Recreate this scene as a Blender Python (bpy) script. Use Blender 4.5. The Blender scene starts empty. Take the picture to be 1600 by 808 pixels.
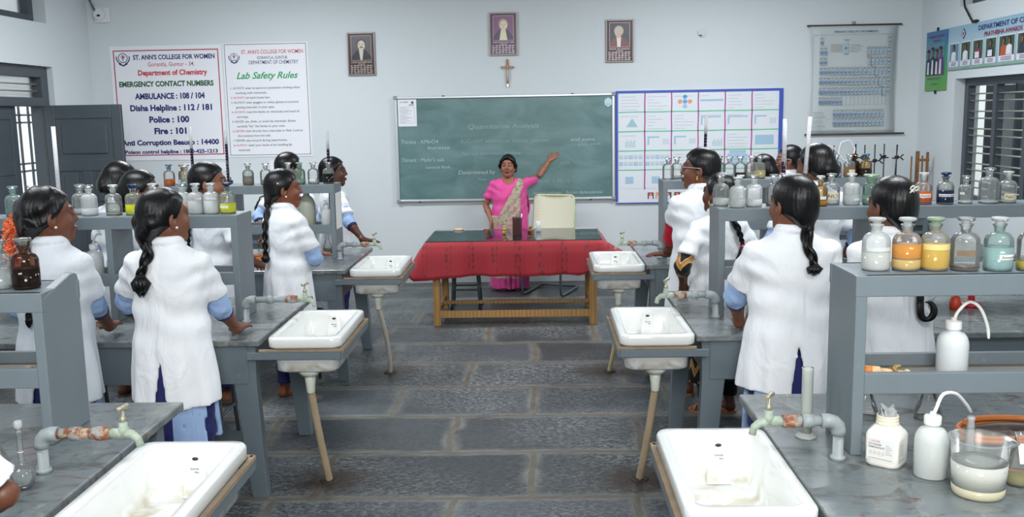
import bpy, bmesh, math, random
import numpy as np
from mathutils import Matrix, Vector

# ------------------------------------------------------------------ camera, world, lights, exposure
SC = bpy.context.scene
COL = SC.collection
FOCAL_PX = 1500.0
YAW, PITCH, ROLL = math.radians(1.62), math.radians(8.57), math.radians(1.03)
_f = Vector((-math.sin(YAW) * math.cos(PITCH), math.cos(YAW) * math.cos(PITCH), -math.sin(PITCH)))
_r = Vector((math.cos(YAW), math.sin(YAW), 0))
_u = _r.cross(_f)
_r2 = _r * math.cos(ROLL) - _u * math.sin(ROLL)
_u2 = _r * math.sin(ROLL) + _u * math.cos(ROLL)
cam_data = bpy.data.cameras.new('camera')
cam_data.sensor_fit = 'HORIZONTAL'
cam_data.sensor_width = 36.0
cam_data.lens = 36.0 * FOCAL_PX / 1600.0
cam_data.clip_start = 0.05
cam = bpy.data.objects.new('camera', cam_data)
COL.objects.link(cam)
M = Matrix.Identity(4)
for i, v in enumerate((_r2, _u2, -_f)):
    M[0][i], M[1][i], M[2][i] = v
M[2][3] = 1.92
cam.matrix_world = M
SC.camera = cam

SC.view_settings.view_transform = 'Standard'
SC.view_settings.look = 'None'
SC.view_settings.gamma = 1.0
SC.view_settings.use_curve_mapping = False
SC.view_settings.exposure = 0.0
SC.cycles.transparent_max_bounces = 40
SC.cycles.max_bounces = 10
SC.cycles.sample_clamp_indirect = 6.0
SC.cycles.caustics_reflective = False
SC.cycles.caustics_refractive = False

world = bpy.data.worlds.new('daylight')
SC.world = world
world.use_nodes = True
_bg = world.node_tree.nodes['Background']
_bg.inputs[0].default_value = (0.90, 0.95, 1.0, 1)
_bg.inputs[1].default_value = 1.6

def area_light(name, loc, target, sx, sy, power, color=(1, 1, 1)):
    d = bpy.data.lights.new(name, 'AREA')
    d.shape = 'RECTANGLE'
    d.size, d.size_y, d.energy, d.color = sx, sy, power, color
    o = bpy.data.objects.new(name, d)
    COL.objects.link(o)
    o.location = loc
    dirv = Vector(target) - Vector(loc)
    o.rotation_euler = dirv.to_track_quat('-Z', 'Y').to_euler()
    return o

# ceiling tube lights
for ly, pw in ((1.6, 50), (5.2, 66), (8.6, 98)):
    for lx in (-2.7, 1.9):
        area_light('tube_light', (lx, ly, 3.52), (lx, ly, 0), 1.25, 0.45, pw, (0.93, 0.97, 1.0))
# the camera's flash, bounced: a soft source above and behind the photographer
area_light('camera_flash', (0.1, -0.9, 2.75), (0, 6.0, 1.1), 1.5, 1.0, 165, (1.0, 0.985, 0.96))

# ------------------------------------------------------------------ colour and material helpers
def lin(c):
    if isinstance(c, str):
        c = c.lstrip('#')
        c = [int(c[i:i + 2], 16) / 255 for i in (0, 2, 4)]
    return tuple((x / 12.92 if x <= 0.04045 else ((x + 0.055) / 1.055) ** 2.4) for x in c) + (1.0,)

class NT:
    def __init__(s, name):
        s.m = bpy.data.materials.new(name)
        s.m.use_nodes = True
        s.t = s.m.node_tree
        s.b = s.t.nodes['Principled BSDF']
        s.out = s.t.nodes['Material Output']
    def n(s, typ, **kw):
        nd = s.t.nodes.new(typ)
        for k, v in kw.items():
            if k.startswith('i_'):
                key = k[2:]
                nd.inputs[int(key) if key.isdigit() else key.replace('_', ' ')].default_value = v
            else:
                setattr(nd, k, v)
        return nd
    def l(s, a, b):
        s.t.links.new(a, b)
    def coords(s):
        return s.n('ShaderNodeTexCoord').outputs['Object']
    def noise(s, scale, detail=4, vec=None, dist=0.0, rough=0.55):
        nd = s.n('ShaderNodeTexNoise')
        nd.inputs['Scale'].default_value = scale
        nd.inputs['Detail'].default_value = detail
        nd.inputs['Roughness'].default_value = rough
        nd.inputs['Distortion'].default_value = dist
        s.l(vec if vec is not None else s.coords(), nd.inputs['Vector'])
        return nd.outputs[0]
    def mapping(s, scale=(1, 1, 1), vec=None, rot=(0, 0, 0), loc=(0, 0, 0)):
        nd = s.n('ShaderNodeMapping')
        nd.inputs['Scale'].default_value = scale
        nd.inputs['Rotation'].default_value = rot
        nd.inputs['Location'].default_value = loc
        s.l(vec if vec is not None else s.coords(), nd.inputs['Vector'])
        return nd.outputs[0]
    def ramp(s, fac, stops):
        nd = s.n('ShaderNodeValToRGB')
        el = nd.color_ramp.elements
        while len(el) < len(stops):
            el.new(0.5)
        for e, (p, c) in zip(el, stops):
            e.position = p
            e.color = c if len(c) == 4 else (*c, 1)
        s.l(fac, nd.inputs[0])
        return nd.outputs[0]
    def mix(s, fac, a, b, typ='MIX'):
        nd = s.n('ShaderNodeMix', data_type='RGBA', blend_type=typ)
        for sock, v in ((nd.inputs[0], fac), (nd.inputs[6], a), (nd.inputs[7], b)):
            if hasattr(v, 'node'):
                s.l(v, sock)
            else:
                sock.default_value = v
        return nd.outputs[2]
    def bump(s, h, strength=0.3, dist=0.01):
        nd = s.n('ShaderNodeBump')
        nd.inputs['Strength'].default_value = strength
        nd.inputs['Distance'].default_value = dist
        s.l(h, nd.inputs['Height'])
        s.l(nd.outputs[0], s.b.inputs['Normal'])
    def base(s, c):
        if hasattr(c, 'node'):
            s.l(c, s.b.inputs['Base Color'])
        else:
            s.b.inputs['Base Color'].default_value = c

def W(v):
    return (v, v, v, 1)

_cache = {}
def paint(name, color, rough=0.5, metal=0.0, var=0.06, scale=6.0, bump=0.0, bscale=40.0, spec=0.5, coat=0.0):
    """A plain surface: base colour with a faint procedural mottle and an optional fine bump."""
    if name in _cache:
        return _cache[name]
    t = NT(name)
    c = lin(color)
    if var > 0:
        d = tuple(max(0, x * (1 - 2 * var)) for x in c[:3]) + (1,)
        e = tuple(min(1, x * (1 + 2 * var)) for x in c[:3]) + (1,)
        t.base(t.mix(t.noise(scale, 5), d, e))
    else:
        t.base(c)
    t.b.inputs['Roughness'].default_value = rough
    t.b.inputs['Metallic'].default_value = metal
    t.b.inputs['Specular IOR Level'].default_value = spec
    t.b.inputs['Coat Weight'].default_value = coat
    if bump > 0:
        t.bump(t.noise(bscale, 5), bump, 0.01)
    _cache[name] = t.m
    return t.m

def glass(name, tint='#eef4f2', density=0.10, frost=0.05, rough=0.05):
    """Thin lab glass: see-through walls, a Fresnel gloss, a little frosting that scatters light."""
    if name in _cache:
        return _cache[name]
    t = NT(name)
    t.t.nodes.remove(t.b)
    c = lin(tint)
    tr = t.n('ShaderNodeBsdfTransparent')
    tr.inputs[0].default_value = tuple((1 - density * 0.5) * x ** 0.38 for x in c[:3]) + (1,)
    gl = t.n('ShaderNodeBsdfGlossy')
    gl.inputs['Roughness'].default_value = rough
    df = t.n('ShaderNodeBsdfDiffuse')
    df.inputs[0].default_value = c
    tl = t.n('ShaderNodeBsdfTranslucent')
    tl.inputs[0].default_value = c
    m0 = t.n('ShaderNodeMixShader', i_0=0.22)
    t.l(df.outputs[0], m0.inputs[1]); t.l(tl.outputs[0], m0.inputs[2])
    lw = t.n('ShaderNodeLayerWeight'); lw.inputs[0].default_value = 0.22
    fa = t.n('ShaderNodeMath', operation='MULTIPLY_ADD')
    t.l(lw.outputs['Facing'], fa.inputs[0]); fa.inputs[1].default_value = 0.34; fa.inputs[2].default_value = frost
    m1 = t.n('ShaderNodeMixShader')
    t.l(fa.outputs[0], m1.inputs[0]); t.l(tr.outputs[0], m1.inputs[1]); t.l(m0.outputs[0], m1.inputs[2])
    fr = t.n('ShaderNodeFresnel'); fr.inputs[0].default_value = 1.42
    m2 = t.n('ShaderNodeMixShader')
    t.l(fr.outputs[0], m2.inputs[0]); t.l(m1.outputs[0], m2.inputs[1]); t.l(gl.outputs[0], m2.inputs[2])
    t.l(m2.outputs[0], t.out.inputs[0])
    _cache[name] = t.m
    return t.m

def fluid(name, color, opacity=0.6):
    """Coloured solution: partly scattering, partly clear."""
    if name in _cache:
        return _cache[name]
    t = NT(name)
    t.t.nodes.remove(t.b)
    c = lin(color)
    tr = t.n('ShaderNodeBsdfTransparent'); tr.inputs[0].default_value = tuple(x ** 0.45 for x in c[:3]) + (1,)
    df = t.n('ShaderNodeBsdfDiffuse'); df.inputs[0].default_value = c
    tl = t.n('ShaderNodeBsdfTranslucent'); tl.inputs[0].default_value = c
    a = t.n('ShaderNodeMixShader', i_0=0.22)
    t.l(df.outputs[0], a.inputs[1]); t.l(tl.outputs[0], a.inputs[2])
    b = t.n('ShaderNodeMixShader', i_0=opacity)
    t.l(tr.outputs[0], b.inputs[1]); t.l(a.outputs[0], b.inputs[2])
    gl = t.n('ShaderNodeBsdfGlossy'); gl.inputs['Roughness'].default_value = 0.06
    fr = t.n('ShaderNodeFresnel'); fr.inputs[0].default_value = 1.38
    e = t.n('ShaderNodeMixShader')
    t.l(fr.outputs[0], e.inputs[0]); t.l(b.outputs[0], e.inputs[1]); t.l(gl.outputs[0], e.inputs[2])
    t.l(e.outputs[0], t.out.inputs[0])
    _cache[name] = t.m
    return t.m

# ------------------------------------------------------------------ mesh helpers
class MB:
    """Collects shapes into one mesh; each shape may take its own material slot."""
    def __init__(s):
        s.v, s.f, s.mi, s.sm = [], [], [], []
        s.slot = 0
        s.smooth = False
    def add(s, vs, fs, smooth=None):
        o = len(s.v)
        s.v += [tuple(p) for p in vs]
        for f in fs:
            s.f.append(tuple(i + o for i in f)); s.mi.append(s.slot)
            s.sm.append(s.smooth if smooth is None else smooth)
        return s
    def box(s, c, d, rot=None, taper=None):
        """c centre, d full dimensions; taper (tx, ty) scales the bottom face."""
        vs = []
        for z in (-1, 1):
            k = (1, 1) if (taper is None or z > 0) else taper
            for x, y in ((-1, -1), (1, -1), (1, 1), (-1, 1)):
                vs.append(Vector((x * d[0] / 2 * k[0], y * d[1] / 2 * k[1], z * d[2] / 2)))
        if rot is not None:
            vs = [rot @ p for p in vs]
        vs = [p + Vector(c) for p in vs]
        return s.add(vs, [(3, 2, 1, 0), (4, 5, 6, 7), (0, 1, 5, 4), (1, 2, 6, 5), (2, 3, 7, 6), (3, 0, 4, 7)], False)
    def bar(s, a, b, w, h, up=(0, 0, 1)):
        """Rectangular bar from a to b."""
        a, b = Vector(a), Vector(b)
        d = (b - a).normalized(); up = Vector(up)
        if abs(d.dot(up)) > 0.98:
            up = Vector((0, 1, 0))
        sx = d.cross(up).normalized(); sy = sx.cross(d)
        vs = []
        for p in (a, b):
            for i, j in ((-1, -1), (1, -1), (1, 1), (-1, 1)):
                vs.append(p + sx * (i * w / 2) + sy * (j * h / 2))
        return s.add(vs, [(3, 2, 1, 0), (4, 5, 6, 7), (0, 1, 5, 4), (1, 2, 6, 5), (2, 3, 7, 6), (3, 0, 4, 7)], False)
    def loft(s, loops, cap0=True, cap1=True, closed=False, smooth=True):
        n = len(loops[0]); vs = [p for L in loops for p in L]; fs = []
        m = len(loops)
        for i in range(m if closed else m - 1):
            i2 = (i + 1) % m
            for j in range(n):
                k = (j + 1) % n
                fs.append((i * n + j, i * n + k, i2 * n + k, i2 * n + j))
        s.add(vs, fs, smooth)
        o = len(s.v) - len(vs)
        if cap0 and not closed:
            s.f.append(tuple(o + j for j in reversed(range(n)))); s.mi.append(s.slot); s.sm.append(False)
        if cap1 and not closed:
            s.f.append(tuple(o + (m - 1) * n + j for j in range(n))); s.mi.append(s.slot); s.sm.append(False)
        return s
    def tube(s, path, r, segs=10, caps=True, closed=False, flat=None):
        P = [Vector(p) for p in path]
        n = len(P)
        R = r if isinstance(r, (list, tuple)) else [r] * n
        loops = []
        prev = None
        for i, p in enumerate(P):
            if closed:
                d = P[(i + 1) % n] - P[i - 1]
            else:
                d = P[min(i + 1, n - 1)] - P[max(i - 1, 0)]
            d = d.normalized() if d.length > 1e-9 else Vector((0, 0, 1))
            if prev is None:
                a = Vector((0, 0, 1)) if abs(d.z) < 0.9 else Vector((1, 0, 0))
                x = d.cross(a).normalized()
            else:
                x = (prev - d * prev.dot(d)).normalized()
            prev = x
            y = d.cross(x)
            fy = 1.0 if flat is None else flat
            loops.append([p + (x * math.cos(t) + y * math.sin(t) * fy) * R[i] for t in (2 * math.pi * j / segs for j in range(segs))])
        return s.loft(loops, caps, caps, closed, True)
    def lathe(s, prof, c=(0, 0, 0), segs=20, cap0=True, cap1=True):
        loops = [[(c[0] + r * math.cos(2 * math.pi * j / segs), c[1] + r * math.sin(2 * math.pi * j / segs), c[2] + z) for j in range(segs)] for r, z in prof]
        return s.loft(loops, cap0, cap1, False, True)
    def ball(s, c, r, segs=12, rings=8):
        r = (r, r, r) if not isinstance(r, (tuple, list)) else r
        loops = []
        for i in range(1, rings):
            t = math.pi * i / rings
            loops.append([(c[0] + r[0] * math.sin(t) * math.cos(2 * math.pi * j / segs), c[1] + r[1] * math.sin(t) * math.sin(2 * math.pi * j / segs), c[2] - r[2] * math.cos(t)) for j in range(segs)])
        return s.loft(loops, True, True, False, True)
    def prism(s, poly, axis, a, b):
        """Extrude a 2D polygon: axis 'x','y','z' from a to b."""
        def P(u, v, w):
            return {'x': (w, u, v), 'y': (u, w, v), 'z': (u, v, w)}[axis]
        n = len(poly)
        vs = [P(u, v, a) for u, v in poly] + [P(u, v, b) for u, v in poly]
        fs = [tuple(reversed(range(n))), tuple(range(n, 2 * n))] + [(i, (i + 1) % n, n + (i + 1) % n, n + i) for i in range(n)]
        return s.add(vs, fs, False)
    def quad(s, pts):
        return s.add(pts, [tuple(range(len(pts)))], False)
    def build(s, name, mats, parent=None, loc=None, bevel=0.0, segs=2, fix=True):
        me = bpy.data.meshes.new(name)
        me.from_pydata([tuple(p) for p in s.v], [], s.f)
        me.polygons.foreach_set('material_index', s.mi)
        me.polygons.foreach_set('use_smooth', s.sm)
        if fix:
            bm = bmesh.new(); bm.from_mesh(me)
            bmesh.ops.recalc_face_normals(bm, faces=bm.faces)
            bm.to_mesh(me); bm.free()
        for m in (mats if isinstance(mats, (list, tuple)) else [mats]):
            me.materials.append(m)
        return link(name, me, parent, loc, bevel, segs)

def link(name, me, parent=None, loc=None, bevel=0.0, segs=2):
    o = bpy.data.objects.new(name, me)
    COL.objects.link(o)
    if parent is not None:
        o.parent = parent
    if loc is not None:
        o.location = loc
    if bevel > 0:
        md = o.modifiers.new('bevel', 'BEVEL')
        md.width = bevel; md.segments = segs; md.limit_method = 'ANGLE'; md.angle_limit = math.radians(40)
        md.harden_normals = False
    return o

def tag(o, label, cat, group=None):
    o['label'] = label; o['category'] = cat
    if group:
        o['group'] = group
    return o

def thing(name, label, cat, loc=(0, 0, 0), rz=0.0, group=None, scale=1.0):
    o = bpy.data.objects.new(name, None)
    COL.objects.link(o)
    o.empty_display_size = 0.05
    o.location = loc; o.rotation_euler = (0, 0, rz); o.scale = (scale,) * 3
    return tag(o, label, cat, group)

def structure(o):
    o['kind'] = 'structure'
    return o

KIDS = {}
def copy_tree(o, parent=None):
    c = o.copy(); COL.objects.link(c)
    if parent is not None:
        c.parent = parent
    for ch in list(o.children):
        copy_tree(ch, c)
    return c

def rrect(w, l, r, z, n=5, cx=0.0, cy=0.0):
    """A rounded rectangle loop in the xy plane."""
    pts = []
    for sx, sy, a0 in ((1, 1, 0), (-1, 1, 90), (-1, -1, 180), (1, -1, 270)):
        for k in range(n):
            a = math.radians(a0 + 90 * k / (n - 1))
            pts.append((cx + sx * (w / 2 - r) + r * math.cos(a), cy + sy * (l / 2 - r) + r * math.sin(a), z))
    return pts

_BT = {}
def glyphs(text, bold=0.0, shear=0.0, spacing=1.0):
    """Flat letter outlines of a line of text: verts (x, y) with baseline at 0 and cap height about 0.7, faces."""
    k = (text, bold, shear, spacing)
    if k in _BT:
        return _BT[k]
    cu = bpy.data.curves.new('lettering', 'FONT')
    cu.body = text; cu.size = 1.0; cu.offset = bold; cu.shear = shear; cu.space_character = spacing
    cu.resolution_u = 3
    cu.dimensions = '2D'; cu.fill_mode = 'FRONT'
    ob = bpy.data.objects.new('lettering', cu)
    COL.objects.link(ob)
    dg = bpy.context.evaluated_depsgraph_get()
    me = bpy.data.meshes.new_from_object(ob.evaluated_get(dg))
    vs = [(v.co.x, v.co.y) for v in me.vertices]
    fs = [tuple(p.vertices) for p in me.polygons]
    bpy.data.objects.remove(ob); bpy.data.curves.remove(cu); bpy.data.meshes.remove(me)
    _BT[k] = (vs, fs)
    return vs, fs

class Sheet:
    """A printed sheet lying in a plane: u to the right, v up; prints are thin layers in front of the backing."""
    def __init__(s, mb, w, h, plane='front', lift=0.0012):
        s.mb, s.w, s.h, s.plane, s.lift = mb, w, h, plane, lift
        s.layer = 1
    def P(s, u, v, k):
        d = s.lift * k
        if s.plane == 'front':          # faces -Y, u along +X
            return (u, -d, v)
        if s.plane == 'right':          # on the right wall, faces -X, u along -Y
            return (-d, -u, v)
        if s.plane == 'top':            # lies flat, faces +Z, u along +X, v along +Y
            return (u, v, d)
        return (d, u, v)                # faces +X, u along +Y
    def poly(s, pts, slot, k=1):
        s.mb.slot = slot
        s.mb.add([s.P(u, v, k) for u, v in pts], [tuple(range(len(pts)))], False)
    def rect(s, u0, v0, u1, v1, slot, k=1):
        s.poly([(u0, v0), (u1, v0), (u1, v1), (u0, v1)], slot, k)
    def frame(s, u0, v0, u1, v1, t, slot, k=1):
        s.rect(u0, v0, u1, v0 + t, slot, k); s.rect(u0, v1 - t, u1, v1, slot, k)
        s.rect(u0, v0 + t, u0 + t, v1 - t, slot, k); s.rect(u1 - t, v0 + t, u1, v1 - t, slot, k)
    def disc(s, u, v, ru, slot, k=1, rv=None, n=14):
        rv = rv or ru
        s.poly([(u + ru * math.cos(2 * math.pi * i / n), v + rv * math.sin(2 * math.pi * i / n)) for i in range(n)], slot, k)
    def text(s, txt, u, v, size, slot, k=2, align='c', width=None, bold=0.0, shear=0.0, rot=0.0):
        """size is the cap height; v the baseline; width, if given, is the exact length of the line."""
        vs, fs = glyphs(txt, bold, shear)
        if not vs:
            return
        x0 = min(p[0] for p in vs); x1 = max(p[0] for p in vs)
        ky = size / 0.70
        kx = ky if width is None else width / (x1 - x0)
        tw = (x1 - x0) * kx
        o = {'c': -tw / 2, 'l': 0, 'r': -tw}[align]
        ca, sa = math.cos(rot), math.sin(rot)
        pts = []
        for x, y in vs:
            a, b = (x - x0) * kx + o, y * ky
            pts.append(s.P(u + a * ca - b * sa, v + a * sa + b * ca, k))
        s.mb.slot = slot
        s.mb.add(pts, fs, False)

# ------------------------------------------------------------------ room shell
XL, XR, YF, YB, ZC = -5.04, 4.25, 10.95, -1.6, 3.6

def wall_material(name, color):
    t = NT(name)
    big = t.noise(0.7, 4)
    fine = t.noise(9, 5)
    c = lin(color)
    d = tuple(x * 0.955 for x in c[:3]) + (1,)
    t.base(t.mix(fine, t.mix(big, d, c), c))
    t.b.inputs['Roughness'].default_value = 0.55
    t.b.inputs['Specular IOR Level'].default_value = 0.3
    t.bump(t.noise(120, 3), 0.05, 0.004)
    return t.m
m_wall = wall_material('limewash', '#d3dadd')
m_ceil = paint('ceiling_white', '#e4e8ea', 0.8, var=0.02)

def floor_material():
    t = NT('slate_slabs')
    co = t.coords()
    wob = t.noise(1.7, 3, co)
    sub = t.n('ShaderNodeVectorMath', operation='MULTIPLY_ADD')
    nz = t.n('ShaderNodeTexNoise', i_Scale=2.2, i_Detail=3.0)
    t.l(co, nz.inputs['Vector'])
    t.l(nz.outputs['Color'], sub.inputs[0]); sub.inputs[1].default_value = (0.10, 0.07, 0); t.l(co, sub.inputs[2])
    def bricks(mortar, smooth):
        b = t.n('ShaderNodeTexBrick', offset=0.43, squash=0.82, squash_frequency=3, offset_frequency=2)
        t.l(sub.outputs[0], b.inputs['Vector'])
        b.inputs['Scale'].default_value = 1.0
        b.inputs['Mortar Size'].default_value = mortar
        b.inputs['Mortar Smooth'].default_value = smooth
        b.inputs['Brick Width'].default_value = 1.12
        b.inputs['Row Height'].default_value = 0.665
        b.inputs['Bias'].default_value = 0.0
        b.inputs['Color1'].default_value = W(0.0); b.inputs['Color2'].default_value = W(1.0); b.inputs['Mortar'].default_value = W(0.5)
        return b
    b1 = bricks(0.024, 0.5)
    b2 = bricks(0.075, 0.9)
    tone = t.mix(b1.outputs['Color'], lin('#34393d'), lin('#50565a'))
    # hammered stone: pale pits and flecks, stronger on some slabs
    sp = t.noise(38, 6, t.mapping((.8, 1.25, 1), co), 0.6, 0.72)
    fleck = t.ramp(sp, [(0.47, W(0)), (0.58, W(1))])
    patch = t.ramp(t.noise(0.55, 3, co), [(0.44, W(0.10)), (0.66, W(0.95))])
    fm = t.n('ShaderNodeMath', operation='MULTIPLY'); t.l(fleck, fm.inputs[0]); t.l(patch, fm.inputs[1])
    stone = t.mix(fm.outputs[0], tone, lin('#9a9e9e'))
    dark = t.ramp(t.noise(60, 4, co), [(0.30, W(1)), (0.42, W(0))])
    stone = t.mix(dark, stone, lin('#23272a'))
    # cement smeared over the slab margins
    mg = t.n('ShaderNodeMath', operation='MULTIPLY')
    t.l(b2.outputs['Fac'], mg.inputs[0]); t.l(t.ramp(t.noise(5, 5, co), [(0.3, W(0.0)), (0.62, W(0.95))]), mg.inputs[1])
    stone = t.mix(mg.outputs[0], stone, lin('#7f807b'))
    mort = t.mix(t.noise(7, 5, co), lin('#4d463c'), lin('#79746a'))
    col = t.mix(b1.outputs['Fac'], stone, mort)
    # damp dirty rings around the four drain holes
    sep = t.n('ShaderNodeSeparateXYZ'); t.l(co, sep.inputs[0])
    for dx, dy in ((-1.135, 4.87), (-1.135, 7.03), (0.515, 4.86), (0.515, 7.0)):
        vd = t.n('ShaderNodeVectorMath', operation='DISTANCE')
        t.l(sub.outputs[0], vd.inputs[0]); vd.inputs[1].default_value = (dx + 0.05, dy + 0.035, 0)
        ad = t.n('ShaderNodeMath', operation='MULTIPLY_ADD')
        t.l(t.noise(9, 5, co), ad.inputs[0]); ad.inputs[1].default_value = 0.22; t.l(vd.outputs['Value'], ad.inputs[2])
        col = t.mix(t.ramp(ad.outputs[0], [(0.20, W(0.95)), (0.40, W(0))]), col, lin('#33261d'))
    t.base(col)
    t.l(t.ramp(t.noise(3, 4, co), [(0.3, W(0.34)), (0.7, W(0.52))]), t.b.inputs['Roughness'])
    t.b.inputs['Specular IOR Level'].default_value = 0.45
    hm = t.mix(b1.outputs['Fac'], t.mix(0.75, sp, dark, 'SUBTRACT'), W(0.0))
    t.bump(hm, 0.35, 0.012)
    return t.m
m_floor = floor_material()

mb = MB(); mb.quad([(XL - .3, YB - .3, 0), (XR + .3, YB - .3, 0), (XR + .3, YF + .3, 0), (XL - .3, YF + .3, 0)])
mb.quad([(XL - .3, YB - .3, -.1), (XR + .3, YB - .3, -.1), (XR + .3, YF + .3, -.1), (XL - .3, YF + .3, -.1)])
structure(mb.build('floor', m_floor, fix=False))
mb = MB(); mb.box(((XL + XR) / 2, (YF + YB) / 2, ZC + .1), (XR - XL + .6, YF - YB + .6, .2))
structure(mb.build('ceiling', m_ceil))
mb = MB(); mb.box(((XL + XR) / 2, YF + .125, ZC / 2), (XR - XL + .5, .25, ZC))
structure(mb.build('wall_front', m_wall))
mb = MB(); mb.box(((XL + XR) / 2, YB - .125, ZC / 2), (XR - XL + .5, .25, ZC))
structure(mb.build('wall_back', m_wall))

def side_wall(name, x0, x1, holes):
    """A long wall cut by rectangular openings given as (y0, y1, z0, z1)."""
    ys = sorted({YB, YF} | {h[0] for h in holes} | {h[1] for h in holes})
    mb = MB()
    for a, b in zip(ys[:-1], ys[1:]):
        cuts = sorted((h[2], h[3]) for h in holes if h[0] <= a + 1e-6 and h[1] >= b - 1e-6)
        z = 0
        for c0, c1 in cuts + [(ZC, ZC)]:
            if c0 > z + 1e-6:
                mb.box(((x0 + x1) / 2, (a + b) / 2, (z + c0) / 2), (x1 - x0, b - a, c0 - z))
            z = c1
    return structure(mb.build(name, m_wall))
DOOR = (8.62, 10.06, 0.0, 2.487)
LTOP = (8.72, 10.02, 2.925, 3.42)
RWIN = (7.10, 10.02, 0.95, 2.19)
RTOP = (9.02, 9.99, 2.90, 3.40)
side_wall('wall_left', XL - .25, XL, [DOOR, LTOP])
side_wall('wall_right', XR, XR + .25, [RWIN, RTOP])

m_skirt = paint('skirting_grey', '#b9bec0', 0.5, var=0.05)
mb = MB(); mb.box(((XL + XR) / 2, YF - .006, .06), (XR - XL, .012, .12))
structure(mb.build('baseboard_front', m_skirt))
mb = MB(); mb.box((XR - .006, (YF + YB) / 2, .06), (.012, YF - YB, .12))
structure(mb.build('baseboard_right', m_skirt))

m_joinery = paint('joinery_grey', '#474f56', 0.42, var=0.06, scale=3, bump=0.05, bscale=25)
m_joinery2 = paint('shutter_grey', '#868e92', 0.5, var=0.08, scale=4)
m_steelbar = paint('window_bar', '#9d9c92', 0.45, metal=0.2, var=0.08)
m_outwall = paint('outside_wall', '#8b9090', 0.8, var=0.08, scale=2)
m_pale = paint('outside_pale', '#d9ded9', 0.8, var=0.04)
def frosted():
    t = NT('frosted_pane')
    t.base(lin('#e6ebec')); t.b.inputs['Roughness'].default_value = 0.6
    t.b.inputs['Transmission Weight'].default_value = 0.75
    t.b.inputs['IOR'].default_value = 1.2
    return t.m
m_frost = frosted()

# ---- door_1, the double door in the left wall, with a barred fanlight
X1 = XL - .06
mb = MB()
y0, y1, zt = DOOR[0], DOOR[1], DOOR[3]
for ya, yb in ((y0, y0 + .13), (y1 - .13, y1)):
    mb.box((X1 - .07, (ya + yb) / 2, zt / 2), (.14, yb - ya, zt))
mb.box((X1 - .07, (y0 + y1) / 2, zt - .055), (.14, y1 - y0 - .26, .11))
mb.box((X1 - .07, (y0 + y1) / 2, 2.125), (.14, y1 - y0 - .26, .09))
door1 = structure(mb.build('door_1', m_joinery, bevel=.004))
def leaf(name, w, h, parent):
    """A panelled door leaf lying in its own xz plane, hinge edge at x = 0, face at y = 0 towards -y."""
    m = MB()
    m.box((w / 2, .02, h / 2), (w, .026, h))
    st = .105
    for xa, xb in ((0, st), (w - st, w)):
        m.box(((xa + xb) / 2, .02, h / 2), (xb - xa, .046, h))
    for za, zb in ((.2, h * .40), (h * .40 + .16, h - .68)):
        m.box((w / 2, .02, (za + zb) / 2), (.10, .044, zb - za))
    for za, zb in ((0, .2), (h * .40, h * .40 + .16), (h - .68, h - .56), (h - .14, h)):
        m.box((w / 2, .02, (za + zb) / 2), (w - 2 * st, .044, zb - za))
    for xa, xb, za, zb in ((st + .06, w - st - .06, h - .50, h - .19),):
        m.box(((xa + xb) / 2, .004, (za + zb) / 2), (xb - xa, .016, zb - za))
    for xa, xb in ((st + .05, w / 2 - .1), (w / 2 + .1, w - st - .05)):
        m.box(((xa + xb) / 2, .004, h * .59), (xb - xa, .016, .30))
    o = m.build(name, m_joinery, parent, bevel=.006)
    return o
lf = leaf('door_leaf', .80, 2.07, door1)
lf.location = (X1 + .01, y1 - .15, .02)
lf2 = leaf('door_leaf', .74, 2.07, door1)
lf2.location = (X1 - .09, y0 + .72 + .13, .02); lf2.rotation_euler = (0, 0, math.radians(-90))
mb = MB(); mb.tube([(0, 0, 0), (0, 0, -.17)], .009, 8); mb.box((0, .008, -.05), (.03, .008, .07))
bo = mb.build('bolt', m_steelbar, lf2); bo.location = (.50, -.02, 2.05)
mb = MB()
for z in (2.235, 2.305):
    mb.tube([(X1 - .05, y0 + .12, z), (X1 - .05, y1 - .12, z)], .008, 8)
mb.build('fanlight_bars', m_steelbar, door1)
mb = MB(); mb.box((X1 - .11, (y0 + y1) / 2, 2.275), (.008, y1 - y0 - .26, .21))
mb.build('fanlight_pane', m_frost, door1)
# steel security gate just outside
mb = MB()
for k in range(11):
    yy = 8.5 + k * .19
    mb.bar((X1 - .42, yy, .02), (X1 - .42, yy, 2.3), .02, .02)
for z in (.3, .38, .85, .93, 1.4, 1.48, 1.92, 2.0):
    mb.bar((X1 - .42, 8.4, z), (X1 - .42, 10.6, z), .02, .02)
structure(mb.build('trim_1', m_joinery))
o = bpy.data.objects['trim_1']
mb = MB(); mb.box((X1 - 3.2, 12.0, 1.0), (.2, 9, 2.2))
structure(mb.build('trim_2', paint('yard_wall', '#f0f2f0', .8, var=.02)))
mb = MB(); mb.box((X1 - 2.4, 10, -.2), (4.2, 16, .2))
structure(mb.build('trim_3', m_pale))

# ---- window_1, high on the left wall
def frame_x(name, X, y0, y1, z0, z1, t, d, mat):
    mb = MB()
    for ya, yb in ((y0, y0 + t), (y1 - t, y1)):
        mb.box((X, (ya + yb) / 2, (z0 + z1) / 2), (d, yb - ya, z1 - z0))
    for za, zb in ((z0, z0 + t), (z1 - t, z1)):
        mb.box((X, (y0 + y1) / 2, (za + zb) / 2), (d, y1 - y0 - 2 * t, zb - za))
    return mb
mb = frame_x('w', XL - .19, *LTOP, .085, .12, m_joinery)
mb.box((XL - .19, 9.36, 3.17), (.12, .07, .33))
w1 = structure(mb.build('window_1', m_joinery, bevel=.003))
mb = MB(); mb.box((XL - .22, 9.37, 3.17), (.006, 1.16, .34))
mb.build('window_pane', m_frost, w1)
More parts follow.
